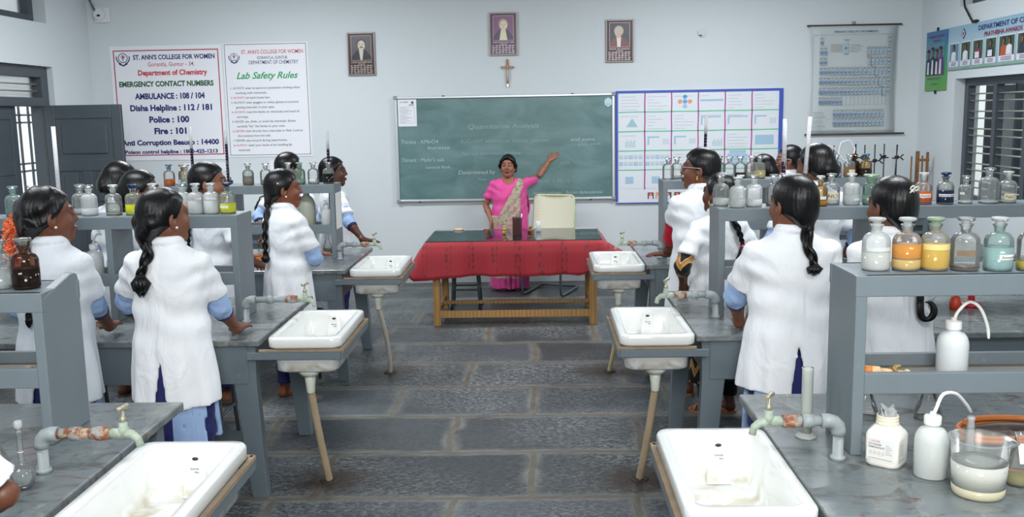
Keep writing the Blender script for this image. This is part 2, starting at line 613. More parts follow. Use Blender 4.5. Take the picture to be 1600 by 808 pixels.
# ---- window_2, the barred window in the right wall
mb = frame_x('w', XR + .14, *RWIN, .075, .08, m_joinery)
for yy in (9.37, 8.76, 8.15, 7.54):
    mb.box((XR + .14, yy, 1.57), (.08, .065, 1.1))
w2 = structure(mb.build('window_2', m_joinery, bevel=.003))
for ya, yb in ((9.40, 9.95), (8.79, 9.34), (8.18, 8.73), (7.57, 8.12), (7.17, 7.51)):
    mb = MB()
    z = 2.035
    while z > 1.03:
        for dz in (0, -.068):
            mb.tube([(XR + .13, ya, z + dz), (XR + .13, yb, z + dz)], .0085, 6)
        z -= .172
    mb.build('window_bars', m_steelbar, w2)
for yh in (9.97, 9.36, 8.75, 8.14, 7.53):      # casement leaves swung open outwards
    mb = MB()
    for xa, xb, za, zb in ((.30, .36, 1.0, 2.12), (.74, .80, 1.0, 2.12), (.36, .74, 1.0, 1.08), (.36, .74, 2.04, 2.12)):
        mb.box((XR + (xa + xb) / 2, yh, (za + zb) / 2), (xb - xa, .035, zb - za))
    mb.build('casement', m_joinery, w2)
    mb = MB(); mb.box((XR + .55, yh, 1.56), (.38, .006, .96)); mb.build('casement_panel', m_joinery2, w2)
mb = MB(); mb.box((XR + 2.6, 10.5, 1.6), (.2, 11, 3.2)); structure(mb.build('trim_4', m_outwall))
mb = MB(); mb.box((XR + 2.35, 12.4, 1.6), (.3, .55, 3.2)); mb.box((XR + 2.35, 14.3, 1.6), (.3, .6, 3.2)); mb.box((XR + 2.35, 10.9, 1.6), (.3, .5, 3.2)); structure(mb.build('trim_5', m_pale))
mb = MB(); mb.box((XR + 1.6, 10.5, -.1), (2.7, 13, .1)); structure(mb.build('trim_6', m_outwall))
# ---- window_3, the ventilator above it
mb = frame_x('w', XR + .17, *RTOP, .07, .1, m_joinery)
w3 = structure(mb.build('window_3', m_joinery, bevel=.003))
mb = MB()
for k in range(6):
    mb.box((XR + .17, (RTOP[0] + RTOP[1]) / 2, 2.99 + k * .062), (.07, .84, .008), Matrix.Rotation(math.radians(35), 3, 'Y'))
mb.build('louvres', m_joinery2, w3)

# ------------------------------------------------------------------ things on the walls
def ink(n, c, r=0.5):
    return paint('ink_' + n, c, r, var=0)
I = dict(white=ink('white', '#e9eaf0', .38), blue=ink('blue', '#25266b'), red=ink('red', '#c8303c'), green=ink('green', '#1f5a33'), lgreen=ink('leaf', '#2fa060'),
         grey=ink('grey', '#55575f'), black=ink('black', '#15151a'), rimred=ink('maroon', '#b03444'), lblue=ink('sky', '#a3c3d8'), teal=ink('teal', '#9fc3cb'),
         purple=ink('magenta', '#b13c96'), tgreen=ink('mint', '#5fc79a'), board=ink('cobalt', '#3b54b4'), orange=ink('salmon', '#e79a7c'), mid=ink('pale', '#c9ccd6'))
WHITE, BLUE, RED, GREEN, LGREEN, GREY, BLACK, RIMRED = range(8)
POSTER = [I[k] for k in ('white', 'blue', 'red', 'green', 'lgreen', 'grey', 'black', 'rimred', 'lblue', 'mid')]

def emblem(sh, u, v, r):
    """The college crest: a ringed medallion with a flower over two laurel sprays and a ribbon."""
    k = 2
    n = 20
    for i in range(n):
        a, b = 2 * math.pi * i / n, 2 * math.pi * (i + 1) / n
        sh.poly([(u + r * .70 * math.cos(a), v + r * .2 + r * .70 * math.sin(a)), (u + r * .70 * math.cos(b), v + r * .2 + r * .70 * math.sin(b)),
                 (u + r * .60 * math.cos(b), v + r * .2 + r * .60 * math.sin(b)), (u + r * .60 * math.cos(a), v + r * .2 + r * .60 * math.sin(a))], BLUE, k)
    sh.disc(u, v + r * .36, r * .14, RED, k)
    for i in range(6):
        a = math.pi * i / 3
        sh.poly([(u, v + r * .36), (u + r * .34 * math.cos(a - .2), v + r * .36 + r * .34 * math.sin(a - .2)), (u + r * .34 * math.cos(a + .2), v + r * .36 + r * .34 * math.sin(a + .2))], RED if i % 2 else GREY, k + 1)
    sh.poly([(u - r * .04, v - r * .3), (u + r * .04, v - r * .3), (u + r * .04, v + r * .25), (u - r * .04, v + r * .25)], BLUE, k + 1)
    for sgn in (-1, 1):
        for i in range(6):
            a = -1.25 + i * .27
            cx, cy = u + sgn * r * .82 * math.cos(a), v + r * .12 + r * .86 * math.sin(a)
            sh.poly([(cx, cy), (cx + sgn * r * .2, cy + r * .02), (cx + sgn * r * .24, cy + r * .24), (cx + sgn * r * .03, cy + r * .16)], BLUE, k)
    sh.poly([(u - r * .62, v - r * .52), (u, v - r * .78), (u + r * .62, v - r * .52), (u + r * .62, v - r * .72), (u, v - r * 1.0), (u - r * .62, v - r * .72)], BLUE, k + 1)

def poster_root(name, label, cat, x0, z0, group=None, y=YF):
    return thing(name, label, cat, (x0, y - .004, z0), group=group)

# emergency numbers poster
w, h = 1.27, 1.285
po = poster_root('poster', 'large white poster of emergency contact numbers with a red border', 'poster', -4.81, 1.465)
mb = MB(); mb.box((w / 2, 0, h / 2), (w, .005, h)); mb.build('backing', I['white'], po)
mb = MB(); sh = Sheet(mb, w, h); sh.lift = .0016
sh.frame(.035, .055, w - .035, h - .045, .012, RIMRED, 2)
mb.build('border', POSTER, po, fix=False)
mb = MB(); sh = Sheet(mb, w, h); sh.lift = .0016
cx = w / 2
emblem(sh, .145, h - .145, .078)
for txt, u, v, s, wd, slot, bold, shr in (
        ("ST. ANN'S COLLEGE FOR WOMEN", .725, 1.135, .050, .93, BLUE, .032, 0),
        ("Gorantla, Guntur - 34.", .69, 1.058, .046, .53, RED, .006, 0),
        ("Department of Chemistry", .70, .960, .056, .79, RED, .036, 0),
        ("EMERGENCY CONTACT NUMBERS", .62, .835, .056, 1.08, GREEN, .042, 0),
        ("AMBULANCE : 108 / 104", .65, .695, .062, .80, BLUE, .042, 0),
        ("Disha Helpline : 112 / 181", .655, .563, .064, .94, BLUE, .042, 0),
        ("Police : 100", .625, .430, .066, .46, BLUE, .044, 0),
        ("Fire : 101", .63, .300, .066, .37, BLUE, .044, 0),
        ("Anti Corruption Beauro : 14400", .62, .175, .056, 1.12, BLUE, .042, 0),
        ("Poison control helpline : 1800-425-1213", .625, .078, .040, 1.07, BLUE, .042, 0)):
    mb2 = MB(); sh2 = Sheet(mb2, w, h); sh2.lift = .0016
    sh2.text(txt, u, v, s, slot, 2, 'c', wd, bold, shr); mb2.build('text_line', POSTER, po, fix=False)
mb.build('emblem', POSTER, po, fix=False)

# safety rules poster
w, h = .965, 1.275
po = poster_root('poster', 'narrower white poster of lab safety rules with a thin dark border', 'poster', -3.525, 1.485)
mb = MB(); mb.box((w / 2, 0, h / 2), (w, .005, h)); mb.build('backing', I['white'], po)
mb = MB(); sh = Sheet(mb, w, h); sh.lift = .0016
sh.frame(.018, .02, w - .02, h - .012, .006, GREY, 2)
mb.build('border', POSTER, po, fix=False)
mb = MB(); sh = Sheet(mb, w, h); sh.lift = .0016
emblem(sh, .125, h - .165, .062)
for txt, u, v, s, wd, slot, bold, shr in (
        ("ST. ANN'S COLLEGE FOR WOMEN", .56, 1.155, .042, .70, RED, .010, 0),
        ("GORANTLA, GUNTUR.", .56, 1.095, .032, .35, GREY, .012, 0),
        ("DEPARTMENT OF CHEMISTRY", .57, 1.040, .040, .56, BLUE, .006, 0),
        ("Lab Safety Rules", .49, .880, .072, .70, LGREEN, .022, .35)):
    mb2 = MB(); sh2 = Sheet(mb2, w, h); sh2.lift = .0016
    sh2.text(txt, u, v, s, slot, 2, 'c', wd, bold, shr); mb2.build('text_line', POSTER, po, fix=False)
mb.build('emblem', POSTER, po, fix=False)
RULES = [("1.", "ALWAYS", GREY, "wear an apron or protective clothing when", .76), (None, None, None, "working with chemicals.", .36),
         ("2.", "ALWAYS", RED, "tie back loose hair.", .42), ("3.", "ALWAYS", BLUE, "wear goggles or safety glasses to prevent", .74),
         (None, None, None, "getting materials in your eyes.", .44), ("4.", "ALWAYS", RED, "read the labels on chemicals and heed all", .74), (None, None, None, "warnings.", .135),
         ("5.", "NEVER", GREY, "eat, drink, or smell the chemicals. Rather", .70), (None, None, None, 'carefully "fan" the fumes to your nose.', .55),
         ("6.", "NEVER", RED, "look directly into a test tube or flask. Look at", .77), (None, None, None, "the contents from the side.", .38),
         ("7.", "NEVER", BLUE, "play around during experiments.", .59), ("8.", "ALWAYS", RED, "wash your hands of ter handling lab", .64), (None, None, None, "materials.", .14)]
v = .765
for num, kw, slot, txt, wd in RULES:
    mb = MB(); sh = Sheet(mb, w, h); sh.lift = .0016
    if num:
        sh.text(num, .062, v, .022, GREY, 2, 'l', .022, .004)
        kwid = .125 if kw == 'ALWAYS' else .105
        sh.text(kw, .092, v, .025, slot, 2, 'l', kwid, .004)
        sh.text(txt, .092 + kwid + .014, v, .025, BLACK, 2, 'l', wd - kwid - .014, .004)
    else:
        sh.text(txt, .115, v, .025, BLACK, 2, 'l', wd, .004)
    v -= .0535
    mb.build('text_line', POSTER, po, fix=False)

# small departmental notice below the rules
w, h = .33, .36
po = poster_root('notice', 'small white notice with coloured hexagons, half hidden below the safety rules', 'notice', -3.06, 1.08)
mb = MB(); mb.box((w / 2, 0, h / 2), (w, .004, h)); mb.build('sheet', I['white'], po)
mb = MB(); sh = Sheet(mb, w, h); sh.lift = .0016
PAL = POSTER + [ink('violet', '#5b4a9e'), ink('azure', '#4c9be0'), ink('scarlet', '#c0303a'), ink('emerald', '#2f8a4a')]
sh.text("DEPARTMENT OF CHEMISTRY", .18, .318, .016, BLUE, 2, 'c', .25, .01)
sh.text("BOARD OF STUDIES", .18, .286, .016, RED, 2, 'c', .20, .01)
sh.text("MODEL OF CHEMISTRY", .18, .255, .016, BLUE, 2, 'c', .22, .01)
for i, (u, v, s) in enumerate(((.205, .20, 10), (.205, .125, 11), (.262, .235, 12), (.262, .165, 13), (.262, .095, 12), (.205, .055, 13))):
    sh.poly([(u + .036 * math.cos(math.radians(60 * k)), v + .036 * math.sin(math.radians(60 * k))) for k in range(6)], s, 2)
mb.build('printing', PAL, po, fix=False)
w, h = .50, .10
po = poster_root('notice', 'strip of white paper with faint printed lines under the emergency poster', 'notice', -4.05, 1.33)
mb = MB(); mb.box((w / 2, 0, h / 2), (w, .004, h)); mb.build('sheet', I['white'], po)
mb = MB(); sh = Sheet(mb, w, h)
for k, (a, b) in enumerate(((.06, .36), (.12, .30), (.09, .34))):
    sh.rect(a, .022 + k * .027, b, .029 + k * .027, GREY, 2)
mb.build('printing', POSTER, po, fix=False)

# ---- framed portraits: generic busts over a dark red ground
def portrait(name, label, x0, z0, w, h, title, cols, style):
    pr = thing(name, label, 'picture', (x0, YF - .012, z0))
    pal = [ink(name + '_p%d_%s' % (i, title[:3]), c, .3) for i, c in enumerate(cols)]   # ground, photo ground, skin, hair, clothes, collar, text
    fr = MB()
    t = .016
    for a in ((t / 2, h / 2, t, h), (w - t / 2, h / 2, t, h)):
        fr.box((a[0], 0, a[1]), (a[2], .022, a[3]))
    for zc in (t / 2, h - t / 2):
        fr.box((w / 2, 0, zc), (w - 2 * t, .022, t))
    fr.build('frame', paint('frame_pewter', '#8a8781', .35, .4, .05), pr, bevel=.003)
    mb = MB(); sh = Sheet(mb, w, h); sh.lift = .0012
    sh.rect(t, t, w - t, h - t, 0, 0)
    u0, u1, v0, v1 = w * .15, w * .85, h * .36, h * .92
    sh.frame(u0 - .004, v0 - .004, u1 + .004, v1 + .004, .004, 6, 1)
    sh.rect(u0, v0, u1, v1, 1, 1)
    mb.build('print', pal, pr, fix=False)
    mb = MB(); sh = Sheet(mb, w, h); sh.lift = .0012
    cx, cy = (u0 + u1) / 2 + style.get('dx', 0) * w, v0 + (v1 - v0) * .62
    r = (u1 - u0) * .235
    # shoulders
    sh.poly([(u0, v0), (u1, v0), (u1, v0 + r * .7), (cx + r * 1.1, cy - r * 1.15), (cx + r * .5, cy - r * 1.0), (cx - r * .5, cy - r * 1.0), (cx - r * 1.1, cy - r * 1.15), (u0, v0 + r * .7)], 4, 3)
    sh.poly([(cx - r * .5, cy - r * 1.0), (cx + r * .5, cy - r * 1.0), (cx + r * style.get('bib', .3), v0), (cx - r * style.get('bib', .3), v0)], 5, 4)
    sh.poly([(cx - r * .42, cy - r * .6), (cx + r * .42, cy - r * .6), (cx + r * .42, cy - r * 1.1), (cx, cy - r * 1.3), (cx - r * .42, cy - r * 1.1)], 2, 5)
    sh.disc(cx, cy + r * .22, r * 1.02, 3, 4, r * 1.12, 20)
    sh.disc(cx + style.get('fx', .08) * r, cy - r * .06, r * .80, 2, 6, r * 1.02, 20)
    for sx in (-.34, .40):
        sh.rect(cx + (sx - .18) * r, cy + r * .06, cx + (sx + .18) * r, cy + r * .17, 3, 7)
    sh.poly([(cx + r * .02, cy), (cx + r * .16, cy - r * .32), (cx - r * .02, cy - r * .32)], 3, 7)
    if style.get('moustache'):
        sh.poly([(cx - r * .42, cy - r * .60), (cx + r * .55, cy - r * .60), (cx + r * .30, cy - r * .38), (cx - r * .16, cy - r * .38)], 3, 7)
    else:
        sh.rect(cx - r * .18, cy - r * .56, cx + r * .26, cy - r * .48, 3, 7)
    mb.build('bust', pal, pr, fix=False)
    mb = MB(); sh = Sheet(mb, w, h); sh.lift = .0012
    sh.text(title, w / 2, h * .295, h * .034, 6, 2, 'c', w * .74, .02)
    for k in range(5):
        for q in range(7):
            a = w * .10 + q * w * .115
            sh.rect(a, h * (.055 + .042 * k), a + w * (.065 + .03 * ((q * 3 + k * 5) % 4) / 3), h * (.075 + .042 * k), 6, 2)
    sh.rect(w * .38, h * .262, w * .62, h * .274, 6, 2)
    mb.build('caption', pal, pr, fix=False)
    return pr
portrait('framed_portrait', 'framed portrait of a moustached man in dark clothes, nearest the safety poster', -2.115, 2.375, .315, .475, 'LORD RUTHERFORD', ('#3a0d18', '#55535a', '#cfc4b0', '#4a3a34', '#23222c', '#c9c4b8', '#b9aea6'), {'moustache': 1, 'bib': .22})
portrait('framed_portrait', 'framed portrait of a person in a pale blouse, above the crucifix', -.52, 2.565, .318, .47, 'MARIE SKLODOWSKA CURIE', ('#4a1838', '#7c4f78', '#e0cfb4', '#b09a7c', '#3b3358', '#e2d4b2', '#c9bcd0'), {'bib': .85})
portrait('framed_portrait', 'framed portrait of a white haired man in a brown coat, furthest towards the window', .775, 2.468, .312, .465, 'MAX PLANCK', ('#47101c', '#454450', '#d2b8a8', '#bdb4ac', '#7a4a48', '#e5ded2', '#d5cfcc'), {'moustache': 1, 'bib': .35, 'fx': -.12, 'dx': -.03})

# ---- crucifix
cr = thing('crucifix', 'small wooden crucifix with a pale figure, above the chalkboard', 'crucifix', (-.322, YF - .012, 2.225))
m_cw = paint('crucifix_wood', '#a5714c', .5, var=.15, scale=30)
mb = MB(); mb.box((0, 0, .15), (.024, .016, .30)); mb.box((0, 0, .212), (.145, .016, .022)); mb.build('cross', m_cw, cr, bevel=.003)
mb = MB()
mb.tube([(0, -.014, .05), (.003, -.018, .10), (0, -.016, .15), (0, -.016, .19)], [.006, .009, .011, .009], 8)
mb.ball((.002, -.02, .213), .011)
for s in (-1, 1):
    mb.tube([(s * .008, -.016, .19), (s * .035, -.014, .203), (s * .066, -.012, .213)], [.006, .005, .004], 7)
mb.build('figure', paint('crucifix_figure', '#cbbfb0', .4, var=.05), cr)
mb = MB(); mb.box((0, -.002, .012), (.022, .014, .034)); mb.build('foot_plate', paint('silver', '#d5d8da', .3, .6, .02), cr, bevel=.003)

# ---- socket with cable, and a round plate
so = thing('wall_socket', 'square white wall socket holding a round plug at the end of the green cable', 'socket', (-4.86, YF - .002, 3.10))
m_plastic = paint('white_plastic', '#dfe2e4', .35, var=.02)
mb = MB(); mb.prism([(x * .085, z * .085) for x, z in ((-1, -1), (1, -1), (1, 1), (-1, 1))], 'y', -.028, 0); mb.build('box', m_plastic, so, bevel=.008)
mb = MB(); mb.tube([(-.02, -.028, 0), (-.02, -.055, 0)], .062, 20); mb.tube([(-.02, -.055, 0), (-.02, -.062, 0)], .05, 20); mb.build('plug', m_plastic, so)
mb = MB(); mb.box((-.02, -.063, -.012), (.035, .006, .022)); mb.build('slot', I['black'], so)
mb = MB(); mb.tube([(-5.0 + .38 * 0, YF - .02, 3.60), (-5.02, YF - .03, 3.42), (-4.99, YF - .03, 3.28), (-4.94, YF - .04, 3.17), (-4.91, YF - .05, 3.12)], .012, 8)
tag(mb.build('cable', paint('cable_green', '#54685f', .5, var=.05)), 'grey green cable hanging in the corner above the white wall socket', 'cable')
mb = MB(); mb.tube([(1.84, YF, 2.775), (1.84, YF - .012, 2.775)], .05, 24); mb.tube([(1.84, YF - .012, 2.775), (1.84, YF - .016, 2.775)], .042, 24)
dp = tag(mb.build('wall_plate', paint('old_plate', '#c2c8ca', .4, var=.05)), 'round blank plate painted over on the wall above the chart board', 'plate')
mb = MB(); mb.box((1.825, YF - .013, 2.742), (.03, .01, .012)); mb.build('gap', I['black'], dp)

# ---- chalkboard
def chalk_green():
    t = NT('chalkboard_green')
    co = t.coords()
    n = t.noise(2.2, 5, t.mapping((1, 1, 2.2), co), .8)
    t.base(t.mix(t.ramp(n, [(.3, W(0)), (.75, W(1))]), lin('#4a6d6d'), lin('#6f8e8f')))
    t.b.inputs['Roughness'].default_value = .38
    t.bump(t.noise(160, 2, co), .03, .002)
    return t.m
w, h = 2.47, 1.185
bd = thing('chalkboard', 'wide green chalkboard in an aluminium frame with faint chalk writing', 'board', (-1.60, YF - .02, .945))
mb = MB(); mb.box((w / 2, 0, h / 2), (w, .02, h)); mb.build('writing_surface', chalk_green(), bd)
m_alu = paint('aluminium', '#c9ced2', .35, .7, .04)
mb = MB()
for a, b in (((0, -.012, .012), (w, -.012, .012)), ((0, -.012, h - .012), (w, -.012, h - .012))):
    mb.bar(a, b, .030, .026)
for x in (.012, w - .012):
    mb.bar((x, -.012, 0), (x, -.012, h), .026, .030, (1, 0, 0))
mb.build('frame', m_alu, bd, bevel=.005)
mb = MB()
for x, z in ((.01, .01), (w - .01, .01), (.01, h - .01), (w - .01, h - .01)):
    mb.box((x, -.014, z), (.045, .036, .045))
mb.build('corner_caps', paint('cap_grey', '#8d9396', .4, var=.04), bd, bevel=.008)
mb = MB()
for x, z in ((.55, h), (2.0, h), (.25, 0), (2.2, 0)):
    mb.box((x, -.012, z), (.03, .03, .014))
mb.build('clips', I['black'], bd, bevel=.003)
m_chalk = NT('chalk'); m_chalk.base(lin('#b4c6c7')); m_chalk.b.inputs['Roughness'].default_value = .9; m_chalk = m_chalk.m
m_chalk2 = NT('faint_chalk'); m_chalk2.base(lin('#93acad')); m_chalk2.b.inputs['Roughness'].default_value = .9; m_chalk2 = m_chalk2.m
mb = MB(); sh = Sheet(mb, w, h); sh.lift = .0115
for txt, u, v, s, wd, slot in (
        ("Titrate : KMnO4", .06, .66, .042, .42, 0), ("burette", .36, .595, .034, .25, 0), ("Titrant : Mohr's salt", .06, .455, .042, .48, 0), ("conical flask", .33, .375, .034, .28, 0),
        ("Quantitative Analysis", .60, .815, .052, 1.02, 1), ("K2Cr2O7  solution  vs  ferrous  solution", .74, .66, .036, .98, 1),
        ("end point", 1.98, .66, .038, .27, 0), ("pale pink", 2.06, .61, .034, .26, 1), ("Ferrous ammonium sulphate", .75, .52, .040, .66, 1), ("N/20", 1.86, .40, .036, .1, 1),
        ("Determined by", .70, .305, .044, .42, 0), ("Time", .92, .23, .03, .1, 1), ("M1 V1  =  M2 V2", 1.60, .19, .040, .36, 1), ("Internal indicator :  Barium diphenylamine", 1.55, .065, .034, .78, 0)):
    sh.text(txt, u, v, s, slot, 1, 'l', wd, -.004, .12)
mb.build('chalk_writing', [m_chalk, m_chalk2], bd, fix=False)
pp = thing('notice', 'typed white sheet stuck to the upper corner of the chalkboard nearest the posters', 'notice', (-1.565, YF - .034, 1.80))
mb = MB(); mb.box((.105, 0, .15), (.21, .002, .30)); mb.build('sheet', I['white'], pp)
mb = MB(); sh = Sheet(mb, .21, .3)
sh.text("LIST OF EXPERIMENTS", .07, .265, .012, GREY, 2, 'c', .10, .01); sh.disc(.165, .265, .015, GREY, 2); sh.rect(.125, .235, .18, .243, GREY, 2)
for k in range(11):
    sh.rect(.03, .205 - k * .016, .09 + .09 * ((k * 7) % 5) / 5, .2075 - k * .016, GREY, 2)
sh.frame(.022, .035, .188, .218, .0015, GREY, 2)
mb.build('typing', POSTER, pp, fix=False)
hx = thing('sticker', 'pale blue hexagonal sticker in the upper corner of the chalkboard nearest the chart board', 'sticker', (.80, YF - .034, 2.03))
mb = MB(); mb.prism([(.048 * math.cos(math.radians(60 * k + 30)) * .95, .052 * math.sin(math.radians(60 * k + 30))) for k in range(6)], 'y', -.001, .001); mb.build('disc', ink('sticker', '#c3dcea', .3), hx)
mb = MB(); sh = Sheet(mb, .1, .1); sh.rect(-.028, -.03, .028, -.012, 8, 2); sh.frame(-.025, 0, .025, .022, .003, 8, 2); mb.build('print', POSTER, hx, fix=False)

# ---- chart board with thirty sheets and coloured tape
w, h = 1.865, 1.265
cb = thing('chart_board', 'white display board of printed sheets divided by magenta and green tape, blue border', 'board', (.885, YF - .015, .885))
mb = MB(); mb.box((w / 2, .004, h / 2), (w, .014, h)); mb.build('backing', paint('chart_white', '#dfe4ea', .3, var=.02), cb)
CP = [ink('paper', '#dfe3e9', .35), I['teal'], I['lblue'], ink('hair', '#aab6c4'), I['orange'], ink('aqua', '#63a9d8'), ink('photo', '#8a4a44'), ink('dusk', '#4d4a58')]
cw, chh = (w - .075) / 6, (h - .03 - .155) / 5
rng = random.Random(5)
for r in range(5):
    for c in range(6):
        mb = MB(); sh = Sheet(mb, cw, chh); sh.lift = .0012
        u0, v0 = 0, 0
        sh.rect(.006, .006, cw - .006, chh - .006, 0, 1)
        kind = [['l', 'l', 'hex', 'bar', 'l', 'l'], ['tri', 'l', 'l', 'tab', 'tab', 'tabs'], ['strip', 'tabs', 'tabs', 'strip2', 'l', 'block'], ['struct', 'struct', 'l', 'bars', 'stack', 'l'], ['sq', 'sq', 'l', 'sq', 'l', 'bar']][r][c]
        if kind in ('l', 'bar', 'tri', 'hex', 'tab', 'strip'):
            for k in range(5 if kind == 'l' else 1):
                sh.rect(.03, chh - .05 - k * .035, .10 + rng.random() * (cw - .14), chh - .046 - k * .035, 3, 2)
        if kind == 'bar':
            sh.rect(.02, chh * .50, cw - .02, chh * .60, 2, 2)
        if kind == 'hex':
            for du, dv, s in ((0, 0, 5), (0, .052, 5), (0, -.052, 2), (-.055, 0, 4), (.055, 0, 4)):
                sh.disc(cw / 2 + du, chh / 2 + dv, .026, s, 2, .024)
        if kind == 'tri':
            sh.poly([(.09, .05), (.22, .05), (.155, .15)], 1, 2)
        if kind in ('tab', 'tabs'):
            sh.rect(.03, chh * .66, cw * (.85 if kind == 'tab' else .55), chh * .74, 2, 2); sh.rect(.03, chh * .30, .05, chh * .66, 2, 2)
            if kind == 'tabs':
                for k in range(5):
                    sh.rect(cw * .68 + k * .015, chh * .32, cw * .68 + k * .015 + .005, chh * .6, 1, 2)
        if kind in ('strip', 'strip2'):
            for k in range(6):
                a = (.08 if kind == 'strip' else .16) + k * .02
                sh.rect(a, .04, a + .009, .04 + .06 + .02 * (k % 2), 1, 2)
        if kind == 'block':
            sh.rect(.04, .05, cw - .05, chh * .72, 2, 2)
        if kind == 'struct':
            for q in range(2):
                for k in range(5):
                    a = .012 + k * .055
                    b = .05 + q * .075
                    sh.frame(a, b, a + .04, b + .04, .006, 1 if (k + q) % 3 else 5, 2)
                    sh.rect(a + .008, b + .010, a + .03, b + .022, 1, 2)
        if kind == 'bars':
            for k in range(2):
                sh.rect(.03, chh * (.45 + .25 * k), cw - .04, chh * (.50 + .25 * k), 2, 2)
        if kind == 'stack':
            for k in range(4):
                sh.rect(.035 + .02 * (k == 3), .05 + k * .04, cw - .04 - .02 * (k == 3), .085 + k * .04, 2, 2)
        if kind == 'sq':
            sh.rect(.08, .06, .17, .14, 2, 2)
        o = mb.build('chart_sheet', CP, cb, fix=False)
        o.location = (.028 + c * cw, -.004, h - .02 - (r + 1) * chh)
mb = MB(); sh = Sheet(mb, w, h); sh.rect(.03, .012, .36, .15, 0, 1)
sh.rect(.36, .012, w - .05, .15, 0, 1)
for u, s in ((.36, 6), (.45, 4), (.56, 7), (.66, 6)):
    sh.rect(u, .05, u + .07, .125, s, 2); sh.disc(u + .035, .10, .014, 4, 3); sh.rect(u + .015, .05, u + .055, .085, 0, 3)
sh.rect(.83, .06, 1.3, .075, 2, 2)
o = mb.build('photo_strip', CP, cb, fix=False); o.location = (0, -.004, 0)
def wavy(a, b, t, amp, n=24, vertical=False):
    pts = []
    for i in range(n + 1):
        q = i / n
        off = amp * math.sin(q * 23.0 + a[0] * 9 + a[1] * 5)
        p = (a[0] + (b[0] - a[0]) * q, a[1] + (b[1] - a[1]) * q)
        pts.append((p[0] + off, p[1]) if vertical else (p[0], p[1] + off))
    return [(p[0] - t / 2, p[1]) if vertical else (p[0], p[1] - t / 2) for p in pts], [(p[0] + t / 2, p[1]) if vertical else (p[0], p[1] + t / 2) for p in pts]
def tape(parent, name, a, b, t, mat, vertical):
    mb = MB(); sh = Sheet(mb, w, h); sh.lift = .0012
    lo, hi = wavy(a, b, t, .0018, 24, vertical)
    for i in range(len(lo) - 1):
        sh.poly([lo[i], lo[i + 1], hi[i + 1], hi[i]] if not vertical else [lo[i], hi[i], hi[i + 1], lo[i + 1]], 0, 6)
    mb.build(name, mat, parent, fix=False)
for c in range(1, 6):
    tape(cb, 'magenta_tape', (.028 + c * cw, .16), (.028 + c * cw, h - .02), .013, I['purple'], True)
for r in range(1, 5):
    tape(cb, 'green_tape', (.03, h - .02 - r * chh), (w - .05, h - .02 - r * chh), .011, I['tgreen'], False)
mb = MB()
mb.box((w / 2, -.006, h - .012), (w, .012, .026)); mb.box((.012, -.006, h / 2), (.026, .012, h - .05)); mb.box((w - .022, -.006, h / 2), (.045, .012, h - .05))
mb.box((w / 2, -.003, .006), (w, .012, .012))
mb.build('border', [I['board']], cb)

# ---- periodic table roll chart
def roll_paper():
    t = NT('chart_paper')
    t.base(t.mix(t.noise(1.6, 4), lin('#b3bbbd'), lin('#c2c9ca')))
    t.b.inputs['Roughness'].default_value = .6
    return t.m
w, h = .99, 1.19
pt = thing('wall_chart', 'hanging grey roll chart of the periodic table of the elements', 'chart', (3.005, YF - .03, 1.63))
PT = [roll_paper(), ink('chartink', '#5d6468'), ink('chartblue', '#a3b6c2'), ink('chartviolet', '#7484a4'), ink('chartred', '#a08484'), ink('chartline', '#8b979c')]
mb = MB()
n = 20
def belly(v):      # the hung sheet is narrower at mid height and curls at its edges
    return .018 + .030 * math.sin(math.pi * (1 - v / h)) ** 1.0 * (0.9)
vs, fs = [], []
for i in range(n + 1):
    v = h * i / n
    for j in range(9):
        q = j / 8
        e = belly(v)
        x = e + (w - 2 * e) * q
        y = -.022 * (2 * q - 1) ** 2 * math.sin(math.pi * i / n)
        vs.append((x, y, v))
for i in range(n):
    for j in range(8):
        fs.append((i * 9 + j, i * 9 + j + 1, (i + 1) * 9 + j + 1, (i + 1) * 9 + j))
mb.add(vs, fs, True)
o = mb.build('paper', PT, pt, fix=False); md = o.modifiers.new('thickness', 'SOLIDIFY'); md.thickness = .0015; md.offset = 1
mb = MB(); sh = Sheet(mb, w, h); sh.lift = .0012
K = 20
sh.text("PERIODIC TABLE OF THE ELEMENTS", w / 2 + .02, h - .078, .017, 1, K, 'c', .47, .02)
sh.text("INDEX", .42, h - .165, .012, 1, K, 'c', .06, .012)
sh.rect(.385, h - .31, .435, h - .19, 2, K - 1); sh.disc(.41, h - .25, .016, 3, K)
for k in range(5):
    sh.rect(.24, h - .21 - k * .018, .37, h - .206 - k * .018, 4, K); sh.rect(.45, h - .21 - k * .018, .56 + .03 * (k % 2), h - .206 - k * .018, 2, K)
gx, gy, pw, ph = .125, h - .125, .0435, .108
def cell(r, c, yoff=0.0, empty=False):
    u = gx + c * pw; v = gy - r * ph - yoff
    sh.frame(u + .001, v - ph + .014, u + pw - .001, v, .0016, 5, K)
    if empty:
        return
    sh.rect(u + .006, v - ph + .02, u + pw - .006, v - .030, 5 if False else 2, K - 2)
    rad = max(.005, .0175 - .0011 * c + .0004 * r * 2) if c < 17 else .012
    sh.disc(u + pw / 2, v - .062, rad, 3, K + 1, None, 10)
    sh.rect(u + .008, v - .018, u + pw - .010, v - .013, 1, K); sh.rect(u + .008, v - .027, u + pw - .018, v - .023, 4, K)
for r in range(7):
    for c in range(18):
        if r == 0 and c not in (0, 17): continue
        if r in (1, 2) and 2 <= c < 12: continue
        cell(r, c, 0, r == 6 and c > 5)
for r in range(2):
    for c in range(4, 17):
        cell(7.1 + r * .9, c - .3, .02)
sh.frame(.05, .028, w - .065, h - .10, .0022, 5, K)
stair = [(12, 1), (12, 2), (13, 2), (13, 3), (14, 3), (14, 4), (15, 4), (15, 5), (16, 5), (16, 6), (17, 6)]
